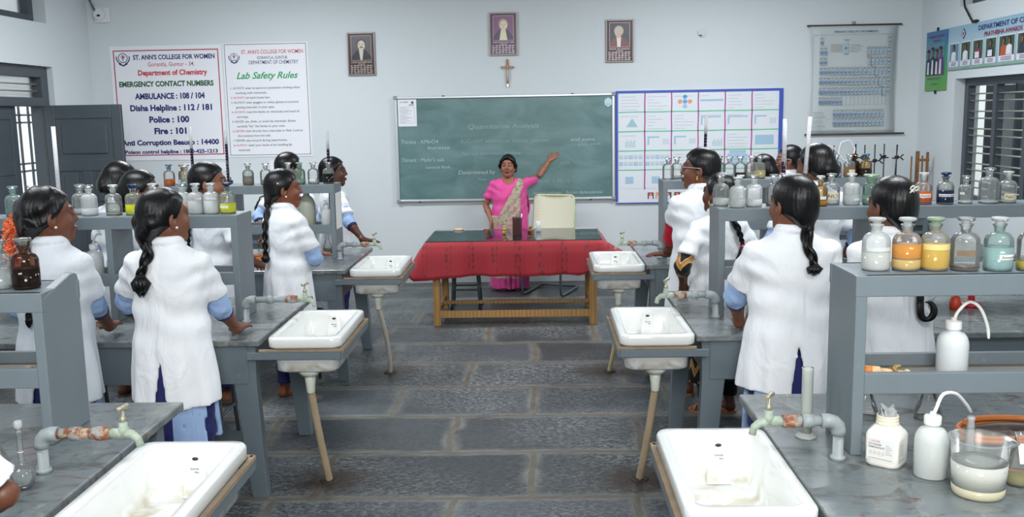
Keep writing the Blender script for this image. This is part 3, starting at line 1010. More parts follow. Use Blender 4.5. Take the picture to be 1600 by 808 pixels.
for (c0, r0), (c1, r1) in zip(stair[:-1], stair[1:]):
    ua, va, ub, vb = gx + c0 * pw, gy - r0 * ph, gx + c1 * pw, gy - r1 * ph
    sh.rect(min(ua, ub) - .002, min(va, vb) - .002, max(ua, ub) + .002, max(va, vb) + .002, 1, K + 1)
for k in range(8):
    sh.rect(.07, .06 + k * .026, .07 + .10 + .04 * ((k * 3) % 4) / 3, .064 + k * .026, 5 if k % 2 else 2, K)
sh.rect(.06, .034, .50, .037, 1, K)
mb.build('printing', PT, pt, fix=False)
m_rod = paint('chart_rod', '#4d4038', .5, var=.1)
mb = MB(); mb.tube([(-.015, 0, h), (w + .03, 0, h)], .010, 10); mb.build('rod', m_rod, pt)
mb = MB(); mb.tube([(-.01, .004, 0), (w + .10, .004, 0)], .010, 10); mb.build('rod', m_rod, pt)
mb = MB(); mb.tube([(w * .50 + .016 * math.cos(a * math.pi / 6), 0, h + .024 + .014 * math.sin(a * math.pi / 6)) for a in range(12)], .0035, 6, closed=True); mb.build('hook', I['black'], pt)

# ---- award banners on the right wall
def banner_ground(name, stops, axis='z'):
    t = NT(name)
    sep = t.n('ShaderNodeSeparateXYZ'); t.l(t.n('ShaderNodeTexCoord').outputs['Generated'], sep.inputs[0])
    nz = t.n('ShaderNodeMath', operation='MULTIPLY_ADD'); t.l(t.noise(3, 3), nz.inputs[0]); nz.inputs[1].default_value = .25; t.l(sep.outputs[2], nz.inputs[2])
    t.base(t.ramp(nz.outputs[0], [(p + .10, lin(c)) for p, c in stops]))
    t.b.inputs['Roughness'].default_value = .4
    return t.m
w, h = .53, .62
b1 = thing('banner', 'small green and blue banner with a photo of four robed graduates, beside the window', 'banner', (XR - .012, 10.745, 2.085))
mb = MB(); mb.box((0, -w / 2, h / 2), (.012, w, h)); mb.build('sheet', banner_ground('banner_green', [(0, '#5d9c3f'), (.35, '#4fa05c'), (.7, '#3f9a86'), (.95, '#3b6fa0')]), b1)
BP = [ink('bwhite', '#d8dde6'), ink('skin_print', '#7a5245'), ink('robe', '#2b2f45'), ink('violet_robe', '#6a3c74'), ink('hair_print', '#1c1a1e'), ink('photo_ground', '#5f86a0'), ink('bred', '#8c2f48'), ink('bcoat', '#dcdfe4'), ink('borange', '#b5502a'), ink('bgreen', '#39523c'), ink('bblue', '#2e3f78'), ink('bpurple', '#7a4a6a')]
mb = MB(); sh = Sheet(mb, w, h, 'right'); sh.lift = .0016
sh.text("DEPARTMENT OF CHEMISTRY", .26, .55, .026, 11, 6, 'c', .40, .01); sh.text("STUDENTS", .28, .505, .022, 6, 6, 'c', .2, .01)
sh.text("GRADUATION DAY", .24, .115, .022, 11, 6, 'c', .36, .01); sh.text("Chemistry", .26, .06, .02, 11, 6, 'c', .16, .01)
mb.build('lettering', BP, b1, fix=False)
mb = MB(); sh = Sheet(mb, w, h, 'right'); sh.lift = .0016
sh.rect(.02, .16, .49, .485, 5, 6)
for k, (u, s, rb) in enumerate(((.09, 2, 0), (.20, 2, 7), (.31, 2, 7), (.41, 3, 7))):
    v = .34 + .02 * (k % 2)
    sh.poly([(u - .07, .16), (u + .07, .16), (u + .055, v - .02), (u, v + .01), (u - .055, v - .02)], s, 7 + k)
    sh.poly([(u - .03, .17), (u + .02, .17), (u + .015, v - .04), (u - .02, v - .04)], rb, 8 + k)
    sh.disc(u, v + .04, .026, 1, 9 + k, .034)
    sh.poly([(u - .05, v + .075), (u, v + .06), (u + .05, v + .075), (u, v + .10)], 4, 10 + k)
mb.build('group_photo', BP, b1, fix=False)
mb = MB(); mb.bar((0, -.27, h), (0, -.27, h + .035), .02, .012); mb.build('hanger', I['black'], b1)
mb = MB(); mb.bar((0, -.27, -.035), (0, -.27, 0), .02, .012); mb.build('hanger', I['black'], b1)
w, h = 2.6, .43
b2 = thing('banner', 'long pale blue awards banner with a row of winners photos, above the barred window', 'banner', (XR - .012, 10.19, 2.28))
mb = MB(); mb.box((0, -w / 2, h / 2), (.012, w, h)); mb.build('sheet', banner_ground('banner_blue', [(0, '#6f9c7c'), (.18, '#9db4c6'), (.6, '#a9bfd0'), (.95, '#8fb0c4')]), b2)
mb = MB(); sh = Sheet(mb, w, h, 'right'); sh.lift = .0016
sh.text("DEPARTMENT OF CHEMISTRY", 1.33, .350, .045, 10, 6, 'c', 1.30, .018)
sh.text("PRATHIBHA AWARDS", 1.17, .285, .040, 6, 6, 'c', .72, .018)
mb.build('lettering', BP, b2, fix=False)
mb = MB(); sh = Sheet(mb, w, h, 'right'); sh.lift = .0016
u, v = .36, .345
sh.poly([(u - .05, v), (u, v - .055), (u + .05, v), (u, v + .055)], 2, 6); sh.poly([(u - .034, v), (u, v - .04), (u + .034, v), (u, v + .04)], 0, 7); sh.disc(u, v, .018, 11, 8)
mb.build('emblem', BP, b2, fix=False)
for k in range(7):
    mb = MB(); sh = Sheet(mb, w, h, 'right'); sh.lift = .0016
    pw = .215 if k < 4 else .30
    u0 = .055 + k * .265 if k < 4 else .055 + 4 * .265 + (k - 4) * .34
    sh.rect(u0, .03, u0 + pw, .268, 0, 6)
    sh.rect(u0 + .01, .085, u0 + pw - .01, .258, 5 if k in (0,) else 9, 7)
    for q in range(1 if k < 4 else 2):
        c = u0 + pw * (.5 if k < 4 else (.32 + .36 * q))
        robe = [7, 7, 6, 2, 8, 2, 8][k] if q == 0 else 7
        sh.poly([(c - .06, .085), (c + .06, .085), (c + .05, .165), (c, .185), (c - .05, .165)], robe, 8 + q)
        sh.disc(c, .215, .030, 4, 9 + q, .036); sh.disc(c, .207, .021, 1, 10 + q, .027)
        if k < 4 or q:
            sh.rect(c - .045, .092, c + .045, .150, 0, 11 + q)
    for q in range(3):
        sh.rect(u0 + .05, .042 + q * .013, u0 + pw - .05, .047 + q * .013, 11, 8)
    mb.build('winner_photo', BP, b2, fix=False)
mb = MB(); mb.tube([(-.005, -.55, h + .0), (-.01, -.50, h + .05), (-.01, -.36, h + .17), (-.01, -.30, h + .36), (-.01, -.28, h + .6)], .009, 8)
mb.box((-.01, -.62, h + .01), (.03, .05, .03)); mb.build('hanging_wire', I['black'], b2)

# ------------------------------------------------------------------ benches, racks, sinks, taps
BZ = .834
def bench_top():
    t = NT('bench_top_paint')
    co = t.coords()
    base = t.mix(t.noise(3.0, 5, co), lin('#646b6e'), lin('#7b8385'))
    st = t.ramp(t.noise(5.5, 6, t.mapping((1, 1.7, 1), co), 1.2, .65), [(.52, W(0)), (.66, W(.85))])
    base = t.mix(st, base, lin('#4a4a47'))
    pale = t.ramp(t.noise(8, 6, t.mapping((1, .5, 1), co, loc=(3, 5, 0)), .6, .7), [(.56, W(0)), (.72, W(.6))])
    base = t.mix(pale, base, lin('#a7a89c'))
    rust = t.ramp(t.noise(7, 5, t.mapping((1, 2.2, 1), co, loc=(7, 1, 0)), 1.5, .6), [(.60, W(0)), (.68, W(.85))])
    base = t.mix(rust, base, lin('#6b453a'))
    t.base(base)
    t.l(t.ramp(t.noise(4, 4, co), [(.3, W(.14)), (.7, W(.34))]), t.b.inputs['Roughness'])
    t.bump(t.noise(35, 5, co), .10, .004)
    return t.m
m_top = bench_top()
def worn_paint(name, color, rough=.42):
    t = NT(name)
    co = t.coords()
    c = lin(color)
    d = tuple(x * .86 for x in c[:3]) + (1,); e = tuple(min(1, x * 1.14) for x in c[:3]) + (1,)
    b = t.mix(t.noise(5, 5, t.mapping((1, 1, .35), co)), d, e)
    chip = t.ramp(t.noise(30, 4, co), [(.70, W(0)), (.76, W(.5))])
    t.base(t.mix(chip, b, lin('#a9b0b2')))
    t.b.inputs['Roughness'].default_value = rough
    t.bump(t.noise(45, 4, co), .06, .004)
    return t.m
m_bench = worn_paint('bench_paint', '#667279')
m_rack = worn_paint('rack_paint', '#737e84')
m_wood_raw = paint('raw_wood', '#8f7d68', .7, var=.2, scale=18)
m_stain_tray = paint('dusty_tray', '#7d7a72', .75, var=.2, scale=9)

def ceramic():
    t = NT('white_ceramic')
    co = t.coords()
    sep = t.n('ShaderNodeSeparateXYZ'); t.l(co, sep.inputs[0])
    low = t.n('ShaderNodeMapRange', interpolation_type='SMOOTHSTEP')
    t.l(sep.outputs[2], low.inputs[0])
    low.inputs[1].default_value = -.10; low.inputs[2].default_value = -.155; low.inputs[3].default_value = 0; low.inputs[4].default_value = 1
    gr = t.n('ShaderNodeMath', operation='MULTIPLY'); t.l(low.outputs[0], gr.inputs[0])
    t.l(t.ramp(t.noise(9, 5, co, .8), [(.42, W(0)), (.62, W(.65))]), gr.inputs[1])
    c = t.mix(gr.outputs[0], lin('#e3e5e3'), lin('#a89c76'))
    sp = t.ramp(t.noise(55, 3, co), [(.74, W(0)), (.78, W(.35))])
    t.base(t.mix(sp, c, lin('#a39f8c')))
    t.b.inputs['Roughness'].default_value = .12
    t.b.inputs['Coat Weight'].default_value = .3
    return t.m
m_ceramic = ceramic()
m_hose = {'grey': paint('hose_grey', '#bdb5a8', .6, var=.08), 'tan': paint('hose_tan', '#b7a386', .55, var=.12), 'cream': paint('hose_cream', '#c9bb93', .5, var=.08)}
m_coupling = paint('coupling_white', '#cfd3c6', .4, var=.08)
m_verdigris = paint('verdigris', '#a3b0a0', .6, .1, var=.3, scale=40)
m_brass_dull = paint('tarnished_brass', '#a8a48c', .4, .5, var=.2, scale=60)
m_pipe = paint('pipe_paint', '#959d9f', .45, var=.12, scale=12)
def flaking():
    t = NT('flaking_pipe')
    co = t.coords()
    c = t.mix(t.ramp(t.noise(22, 5, co, .8), [(.44, W(0)), (.54, W(1))]), lin('#9a9d99'), lin('#8a5238'))
    c = t.mix(t.ramp(t.noise(30, 5, t.mapping((1, 1, 1), co, loc=(4, 2, 1))), [(.55, W(0)), (.62, W(1))]), c, lin('#b59a80'))
    t.base(c); t.b.inputs['Roughness'].default_value = .7
    t.bump(t.noise(90, 5, co), .5, .01)
    return t.m
m_rust = flaking()
m_void = paint('drain_dark', '#2c2a22', .6, var=.1)

def bench(s, x, y, depth, label, sy0, length=2.75):
    b = thing('lab_bench', label, 'bench', (x, y, 0))
    mb = MB(); mb.box((s * length / 2, depth / 2, BZ - .016), (length, depth, .032)); mb.build('worktop', m_top, b, bevel=.006)
    mb = MB()
    ins = .045
    for yy in (ins, depth - ins - .10):
        mb.box((s * (length / 2 + .02), yy, BZ - .032 - .10), (length - .10, .03, .20))
    mb.box((s * .075, depth / 2 - .05, BZ - .132), (.03, depth - .24, .20))
    mb.build('apron', m_bench, b, bevel=.004)
    for lx, lean in ((.03, -.02), (length * .62, 0), (length - .2, .05)):
        for yy, ly in ((.035, .0), (depth - .2, .03)):
            m = MB()
            xa, xb = lx, lx + .165
            z1 = BZ - .032
            def L(u, z, w):   # loop across the tapering board
                return None
            top = [(s * xa, yy, z1), (s * xb, yy, z1), (s * xb, yy + .065, z1), (s * xa, yy + .065, z1)]
            mid = [(s * (xa + .004), yy + ly * .3, z1 - .20), (s * (xa + .118), yy + ly * .3, z1 - .20), (s * (xa + .118), yy + .065 + ly * .3, z1 - .20), (s * (xa + .004), yy + .065 + ly * .3, z1 - .20)]
            bot = [(s * (xa + lean), yy + ly, 0), (s * (xa + lean + .078), yy + ly, 0), (s * (xa + lean + .078), yy + .062 + ly, 0), (s * (xa + lean), yy + .062 + ly, 0)]
            m.loft([bot, mid, top], smooth=False)
            m.build('leg', m_bench, b, bevel=.004)
    m = MB()
    m.box((s * (length * .5), depth / 2 - .05, .16), (length - .5, .04, .05))
    m.build('stretcher', m_bench, b, bevel=.004)
    # steel angle frame with a packing strip that carries the sink
    sx0, sx1 = -s * .012, -s * (.385 if s > 0 else .420)
    y0, y1 = sy0 - y - .004, sy0 - y + .704
    m = MB(); z = .766
    m.bar((sx0 + s * .06, y0, z), (sx1, y0, z), .012, .036); m.bar((sx0 + s * .06, y1, z), (sx1, y1, z), .012, .036)
    m.bar((sx1, y0 - .006, z), (sx1, y1 + .006, z), .012, .036)
    m.build('sink_bracket', m_bench, b, bevel=.002)
    m = MB()
    m.bar((sx0, y0 + .004, .7915), (sx1, y0 + .004, .7915), .022, .010); m.bar((sx1, y0, .7915), (sx1, y1, .7915), .018, .014); m.bar((sx0, y1 - .004, .7915), (sx1, y1 - .004, .7915), .022, .014)
    m.build('packing_strip', m_wood_raw, b)
    return b

def sink(s, x, y, label, hose=None, stained=False):
    """Rectangular ceramic trough; origin on the rim plane centre line, local z = 0 at the rim top."""
    k = thing('lab_sink', label, 'sink', (x, y, BZ + .018))
    w, l = .365, .70
    mb = MB()
    loops = [rrect(w - .10, l - .10, .05, -.185, 6), rrect(w - .055, l - .055, .055, -.172, 6), rrect(w - .044, l - .044, .052, -.060, 6), rrect(w - .044, l - .044, .052, -.054, 6),
             rrect(w - .012, l - .012, .05, -.052, 6), rrect(w, l, .05, -.044, 6), rrect(w, l, .05, -.008, 6), rrect(w - .010, l - .010, .048, 0, 6),
             rrect(w - .070, l - .085, .040, .001, 6), rrect(w - .086, l - .105, .036, -.010, 6), rrect(w - .105, l - .13, .036, -.110, 6), rrect(w - .13, l - .155, .045, -.156, 6), rrect(w - .17, l - .2, .045, -.163, 6)]
    mb.loft(loops)
    bm_ = mb.build('basin', m_ceramic, k)
    # overflow rib on the far inner wall, its slot and the maker's stamp
    mb = MB()
    rx = .020
    mb.loft([[(rx - .045, l / 2 - .062, -.162), (rx + .045, l / 2 - .062, -.162), (rx + .042, l / 2 - .108, -.162), (rx - .042, l / 2 - .108, -.162)],
             [(rx - .030, l / 2 - .045, -.016), (rx + .030, l / 2 - .045, -.016), (rx + .026, l / 2 - .068, -.016), (rx - .026, l / 2 - .068, -.016)]], smooth=False)
    ov = mb.build('overflow_rib', m_ceramic, k, bevel=.006, segs=3)
    mb = MB(); mb.ball((rx, l / 2 - .074, -.036), (.011, .004, .006), 10, 6); mb.build('overflow_slot', m_void, ov)
    mb = MB(); sh = Sheet(mb, .05, .03); sh.lift = .0012
    sh.text("Sunrise", 0, 0, .0075, 0, 2, 'c', .030, .01, .2); sh.text("Ware", .008, -.011, .0065, 0, 2, 'c', .015, .02, .2)
    st = mb.build('maker_stamp', [I['grey']], ov, fix=False); st.location = (rx, l / 2 - .0835, -.070); st.rotation_euler = (math.radians(-18), 0, 0)
    mb = MB(); mb.lathe([(.022, -.163), (.024, -.160), (.017, -.1595), (.006, -.1615)], (.0, -.215, 0), 16)
    mb.build('drain', m_void, k)
    # outlet boss under the near end
    mb = MB(); mb.loft([rrect(.075, .075, .03, -.215, 5, 0, -.24), rrect(.09, .09, .03, -.205, 5, 0, -.24), rrect(.13, .12, .035, -.178, 5, 0, -.24)]); mb.build('outlet', m_ceramic, k)
    if hose:
        mat, (hx, hy), bow, ribbed = hose
        z0 = BZ + .018
        mb = MB(); mb.lathe([(.017, -.31), (.021, -.30), (.024, -.262), (.028, -.235), (.028, -.212)], (0, -.24, 0), 14)
        cp = mb.build('coupling', m_coupling, k)
        n = 70
        path, R = [], []
        a = Vector((0, -.24, -.295)); b = Vector((hx - x, hy - y, -z0 + .005)); c = a.lerp(b, .5) + Vector((bow[0], bow[1], 0))
        for i in range(n + 1):
            q = i / n
            path.append(a * (1 - q) ** 2 + c * (2 * q * (1 - q)) + b * q * q)
            R.append(.0160 + (.0045 if ribbed and i % 2 else 0))
        mb = MB(); mb.tube(path, R, 10); mb.build('waste_hose', m_hose[mat], k)
    return k

def rack(s, x, y, label, length=1.75, high_end=False, top=1.41, mid=.80):
    """Two-sided reagent rack on the bench: tall uprights, top shelf with fascias, lower tray."""
    r = thing('reagent_rack', label, 'rack', (x, y, BZ))
    H, D = top - BZ, .27
    for i, lx in enumerate((.0175, mid, length - .0175)):
        mb = MB()
        if high_end and i == 0:
            hh = H + .030
            poly = [(0, 0), (D, 0), (D, hh - .03), (D - .008, hh - .008), (D - .03, hh), (D - .05, hh), (.04, hh - .045), (.012, hh - .06), (0, hh - .085)]
            mb.prism(poly, 'x', s * (lx - .0175), s * (lx + .0175))
        else:
            mb.box((s * lx, D / 2, H / 2), (.036, D, H))
        mb.build('upright', m_rack, r, bevel=.004)
    mb = MB()
    mb.box((s * length / 2, D / 2, H - .012), (length - .002, D - .004, .022))
    mb.build('top_shelf', m_rack, r, bevel=.003)
    mb = MB()
    for yy, y2 in ((.011, .0135), (D - .011, D - .0135)):
        mb.box((s * (length / 2), yy, H - .034), (length + .004, .024, .066))
        mb.box((s * (length / 2), y2, .232), (length - .07, .022, .068))
    mb.build('fascia', m_rack, r, bevel=.003)
    mb = MB(); mb.box((s * length / 2, D / 2, .216), (length - .07, D - .04, .02)); mb.build('tray', m_stain_tray, r)
    return r

def water_tap(s, x, y, label, reach=.32, rise=.125, rusty='pipe', verd=True):
    """Riser from the bench, elbow, horizontal pipe towards the aisle and a bib tap at its end."""
    t = thing('water_tap', label, 'tap', (x, y, BZ))
    d = -s
    mb = MB(); mb.lathe([(.024, 0), (.024, .012), (.0165, .014), (.0165, rise - .035)], segs=14)
    mb.tube([(0, 0, rise - .045)] + [(d * .03 * (1 - math.cos(a)), 0, rise - .03 + .03 * math.sin(a)) for a in (0, .5, 1.0, math.pi / 2)] + [(d * .055, 0, rise)], .0225, 14)
    mb.build('riser', m_pipe, t)
    mb = MB(); mb.tube([(d * .045, 0, rise), (d * (reach - .06), 0, rise)], .0165, 14)
    mb.tube([(d * (reach * .35), 0, rise), (d * (reach * .35 + .035), 0, rise)], .0215, 14)
    mb.build('pipe', {'pipe': m_pipe, 'rust': m_rust}[rusty], t)
    mb = MB(); mb.tube([(d * (reach - .115), 0, rise), (d * (reach - .09), 0, rise), (d * (reach - .075), 0, rise), (d * (reach - .05), 0, rise)], [.017, .0225, .0225, .019], 12); mb.build('socket', m_rust, t)
    mb = MB()
    mb.tube([(d * (reach - .06), 0, rise), (d * (reach - .01), 0, rise), (d * (reach + .018), 0, rise - .004), (d * (reach + .036), 0, rise - .018), (d * (reach + .042), 0, rise - .042)], [.015, .0165, .014, .012, .012], 12)
    mb.lathe([(.017, -.006), (.017, .018), (.0135, .022), (.0135, .034), (.010, .037)], (d * (reach - .008), 0, rise), 12)
    b = mb.build('tap_body', m_verdigris if verd else m_brass_dull, t)
    mb = MB(); bx = d * (reach - .008)
    mb.lathe([(.010, .034), (.011, .05), (.006, .054), (.0055, .075)], (bx, 0, rise), 10)
    mb.tube([(bx - .012, -.012, rise + .077), (bx, 0, rise + .081), (bx + .014, .014, rise + .086)], [.008, .0065, .0085], 8)
    mb.build('handle', m_brass_dull, b)
    return t

XB = {-1: -1.39, 1: .765}
BY = {(-1, 1): (2.47, 1.11), (-1, 2): (4.60, 1.17), (-1, 3): (6.76, 1.17), (1, 1): (2.47, 1.14), (1, 2): (4.60, 1.19), (1, 3): (6.80, 1.19)}
side_word = {-1: 'on the door side', 1: 'on the window side'}
row_word = {1: 'nearest', 2: 'middle', 3: 'farthest'}
SK = {(-1, 1): (2.37, None), (-1, 2): (4.555, ('tan', (-1.135, 4.87), (-.008, .0), True)), (-1, 3): (6.64, ('grey', (-1.135, 7.03), (.035, .0), False)),
      (1, 1): (2.46, None), (1, 2): (4.53, ('tan', (.515, 4.86), (.01, 0), True)), (1, 3): (6.70, ('cream', (.515, 7.0), (.03, 0), False))}
for (s, r), (y, d) in BY.items():
    bench(s, XB[s], y, d, '%s grey painted lab bench of the three %s' % (row_word[r], side_word[s]), SK[(s, r)][0])
for (s, r), (y, hose) in SK.items():
    note = {(-1, 1): 'large white sink in front, below the green-crusted tap by the empty flasks', (-1, 2): 'white sink with a ribbed tan waste hose, beside the bench with lime bottles',
            (-1, 3): 'small distant white sink beside the desk, at the bench with the paper sheet', (1, 1): 'large white sink in front with a grimy basin, beside the white chemical jar',
            (1, 2): 'chipped white sink with a ribbed tan waste hose, beside the patterned kurta student', (1, 3): 'distant white sink by the hand of the student in red sleeves'}[(s, r)]
    sink(s, XB[s] - s * (.196 if s > 0 else .231), y + .35, note, hose, r == 1)
RK = {(-1, 1): (-1.655, 3.09), (-1, 2): (-1.615, 5.07), (-1, 3): (-1.565, 7.32), (1, 1): (.975, 2.93), (1, 2): (.945, 5.03), (1, 3): (.93, 7.16)}
rk_lab = {(-1, 1): 'grey reagent rack with a raised rounded end, carrying the dark brown bottle', (-1, 2): 'grey reagent rack with lime green bottles on top', (-1, 3): 'distant grey reagent rack with a white paper sheet on its end',
          (1, 1): 'nearest grey reagent rack with orange, yellow and teal bottles', (1, 2): 'middle grey reagent rack with the red and navy bottles', (1, 3): 'distant grey reagent rack in front of the chart board'}
for k, (x, y) in RK.items():
    rack(k[0], x, y, rk_lab[k], 2.3 if k[1] != 3 else 1.62, k == (-1, 1), {(-1, 1): 1.36}.get(k, 1.41), .70 if k == (-1, 2) else .80)
for k, a in {(-1, 1): (-1.56, 2.84, .27, 'rust'), (-1, 2): (-1.575, 5.02, .33, 'pipe'), (-1, 3): (-1.53, 7.27, .28, 'pipe'), (1, 1): (.925, 2.90, .225, 'pipe'), (1, 2): (.93, 5.0, .27, 'pipe'), (1, 3): (.905, 7.12, .29, 'pipe')}.items():
    lab = {(-1, 1): 'green-crusted tap on a rusty flaking pipe, beside the volumetric flask', (-1, 2): 'corroded tap on a grey elbow pipe at the bench with lime bottles', (-1, 3): 'distant tap on a grey pipe near the desk corner',
           (1, 1): 'pale green tap on a grey elbow pipe, beside the measuring cylinder', (1, 2): 'pale green tap on a grey elbow pipe, beside the beaker of dark liquid', (1, 3): 'distant green tap on a grey pipe over the sink by the red cloth'}[k]
    water_tap(k[0], a[0], a[1], lab, a[2], .125 if k[1] < 3 else .115, a[3])

# drain rings in the floor
for i, (x, y) in enumerate(((-1.135, 4.87), (-1.135, 7.03), (.515, 4.86), (.515, 7.0))):
    mb = MB(); mb.lathe([(.050 + .012 * 0, 0), (.048, .004), (.038, .005), (.030, .002), (.01, .0015)], (x, y, 0), 14)
    structure(mb.build('trim_%d' % (7 + i), m_void))

# ------------------------------------------------------------------ stools
m_stool = paint('stool_paint', '#5d686e', .45, var=.08)
m_bluecap = paint('blue_cap', '#2f3376', .5, var=.05)
def stool(x, y, label, rz=0, h=.48, square=False, caps=False):
    t = thing('lab_stool', label, 'stool', (x, y, 0), rz)
    mb = MB()
    if square:
        mb.box((0, 0, h - .012), (.30, .30, .024))
    else:
        mb.lathe([(.15, h - .03), (.165, h - .024), (.165, h - .006), (.158, h), (.02, h - .004)], segs=24)
    mb.build('seat', m_stool, t, bevel=.004 if square else 0)
    for sx in (-1, 1):
        for sy in (-1, 1):
            mb = MB(); mb.tube([(sx * .115, sy * .115, h - .02), (sx * .14, sy * .14, 0)], .0125, 8)
            lg = mb.build('leg', m_stool, t)
            if caps:
                mb = MB(); mb.tube([(sx * .138, sy * .138, .035), (sx * .14, sy * .14, 0)], .017, 8); mb.build('foot_cap', m_bluecap, lg)
    for z in (.20,):
        for sx, sy, ex, ey in ((-1, -1, 1, -1), (1, -1, 1, 1), (1, 1, -1, 1), (-1, 1, -1, -1)):
            k = .131
            mb = MB(); mb.tube([(sx * k, sy * k, z), (ex * k, ey * k, z)], .009, 8); mb.build('rung', m_stool, t)
    return t
stool(-2.0, 5.50, 'grey stool pushed under the middle bench, beside the light blue tunic')
stool(-2.75, 5.48, 'grey stool deep under the middle bench, behind the flower-haired student', .3)
stool(-1.78, 7.04, 'grey round stool under the farthest bench near the desk')
stool(-2.5, 7.06, 'grey round stool in the shade under the farthest bench by the door', .5)
stool(1.75, 5.48, 'grey round stool in the shade under the middle bench by the window', .2)
stool(2.80, 5.48, 'grey round stool further in under the middle bench by the window', .6)
stool(-.73, 9.49, 'grey metal stool with blue foot caps tucked under the red-draped desk', 0, .46, True, True)

# ------------------------------------------------------------------ teacher's desk with cloth and glass
def wood():
    t = NT('desk_wood')
    co = t.coords()
    wv = t.n('ShaderNodeTexWave', wave_type='BANDS', bands_direction='X')
    wv.inputs['Scale'].default_value = 9; wv.inputs['Distortion'].default_value = 6; wv.inputs['Detail'].default_value = 3; wv.inputs['Detail Scale'].default_value = 1.2
    t.l(t.mapping((1, 1, .12), co), wv.inputs['Vector'])
    t.base(t.mix(wv.outputs['Fac'], lin('#a87c46'), lin('#bd935a')))
    t.b.inputs['Roughness'].default_value = .4
    return t.m
m_desk = wood()
dk = thing('teacher_desk', 'pale wooden desk with a red cloth, below the chalkboard', 'desk', (-.225, 9.05, 0))
for sx in (-1, 1):
    for sy in (-1, 1):
        mb = MB(); mb.box((sx * .715, sy * .40, .375), (.065, .065, .75)); mb.build('leg', m_desk, dk, bevel=.004)
    mb = MB(); mb.box((sx * .715, 0, .115), (.03, .74, .055)); mb.build('stretcher', m_desk, dk, bevel=.003)
mb = MB(); mb.box((0, -.40, .105), (1.37, .035, .065)); mb.build('stretcher', m_desk, dk, bevel=.003)
mb = MB(); mb.box((0, .02, .135), (1.40, .05, .03)); mb.build('stretcher', m_desk, dk, bevel=.003)
mb = MB(); mb.box((0, 0, .759), (1.60, .90, .022)); mb.box((0, -.40, .705), (1.37, .025, .085)); mb.box((0, .40, .705), (1.37, .025, .085)); mb.build('top', m_desk, dk, bevel=.003)

def red_cloth():
    t = NT('red_damask')
    co = t.coords()
    sep = t.n('ShaderNodeSeparateXYZ'); t.l(co, sep.inputs[0])
    def sin_of(inp, k, ph=0.0):
        m = t.n('ShaderNodeMath', operation='MULTIPLY_ADD'); t.l(inp, m.inputs[0]); m.inputs[1].default_value = k; m.inputs[2].default_value = ph
        q = t.n('ShaderNodeMath', operation='SINE'); t.l(m.outputs[0], q.inputs[0]); return q.outputs[0]
    stripes = t.ramp(sin_of(sep.outputs[0], 150), [(.3, W(0)), (.7, W(.35))])
    band = t.ramp(sin_of(sep.outputs[0], 30.0, .5), [(.55, W(0)), (.7, W(1))])
    vo = t.n('ShaderNodeTexVoronoi', feature='F1'); vo.inputs['Scale'].default_value = 1.0; vo.inputs['Randomness'].default_value = .55
    t.l(t.mapping((26, 12, 17), co), vo.inputs['Vector'])
    leafm = t.ramp(vo.outputs['Distance'], [(.30, W(.8)), (.42, W(0))])
    ring = t.ramp(t.noise(14, 2, co), [(.45, W(0)), (.55, W(.5))])
    mm = t.n('ShaderNodeMath', operation='MULTIPLY'); t.l(band, mm.inputs[0]); t.l(leafm, mm.inputs[1])
    mr = t.n('ShaderNodeMath', operation='MULTIPLY'); t.l(band, mr.inputs[0]); t.l(ring, mr.inputs[1])
    c = t.mix(stripes, lin('#a51d2a'), lin('#911b28'))
    c = t.mix(mr.outputs[0], c, lin('#941c29'))
    t.base(t.mix(mm.outputs[0], c, lin('#6e1320')))
    t.b.inputs['Roughness'].default_value = .65
    t.b.inputs['Sheen Weight'].default_value = .2
    return t.m
mb = MB()
hw, hl = .81, .46
per = []
N = 36
for i in range(N): per.append((-hw + 2 * hw * i / N, -hl, 0, -1))
for i in range(18): per.append((hw, -hl + 2 * hl * i / 18, 1, 0))
for i in range(N): per.append((hw - 2 * hw * i / N, hl, 0, 1))
for i in range(18): per.append((-hw, hl - 2 * hl * i / 18, -1, 0))
L = []
rows = 9
for r in range(rows + 1):
    q = r / rows
    loop = []
    for i, (x, y, nx, ny) in enumerate(per):
        front = (ny < 0)
        drop = .31 if front else (.27 if nx else .25)
        if nx > 0: drop = .19
        cl = max(0, 1 - math.hypot(x + hw, y + hl) / .30); cr_ = max(0, 1 - math.hypot(x - hw, y + hl) / .22)
        drop += .03 * cl - .10 * cr_
        drop += .006 * math.sin(x * 9 + 1) + .004 * math.sin(x * 23)
        wav = (.012 * math.sin(x * 16 + 2 * y * 9) + .008 * math.sin(x * 37 + 1 + y * 25)) * q
        out = .02 * min(1, q * 4) + wav + (.012 if not nx else .10) * q
        ox = nx * out - (.10 * cl * q) + (.06 * cr_ * q)
        oy = ny * out - .05 * cl * q
        loop.append((x + ox, y + oy, .778 - drop * q ** .9 if r else .778))
    L.append(loop)
mb.loft([[(x * .98, y * .98, .779) for x, y, _, _ in per]] + L, cap0=True, cap1=False)
cl = tag(mb.build('tablecloth', red_cloth(), None, (-.225, 9.05, 0), fix=False), 'dark red damask cloth hanging over the front of the desk', 'tablecloth')
md = cl.modifiers.new('thickness', 'SOLIDIFY'); md.thickness = .003; md.offset = 0
t = NT('desk_glass'); t.base(lin('#20262a')); t.b.inputs['Roughness'].default_value = .03; t.b.inputs['IOR'].default_value = 2.3; m_dglass = t.m
mb = MB(); mb.box((0, 0, .003), (1.60, .90, .006)); tag(mb.build('desk_glass', m_dglass, None, (-.225, 9.05, .7825), bevel=.002), 'dark reflecting sheet of glass laid over the red cloth on the desk', 'glass sheet')
DZ = .7887

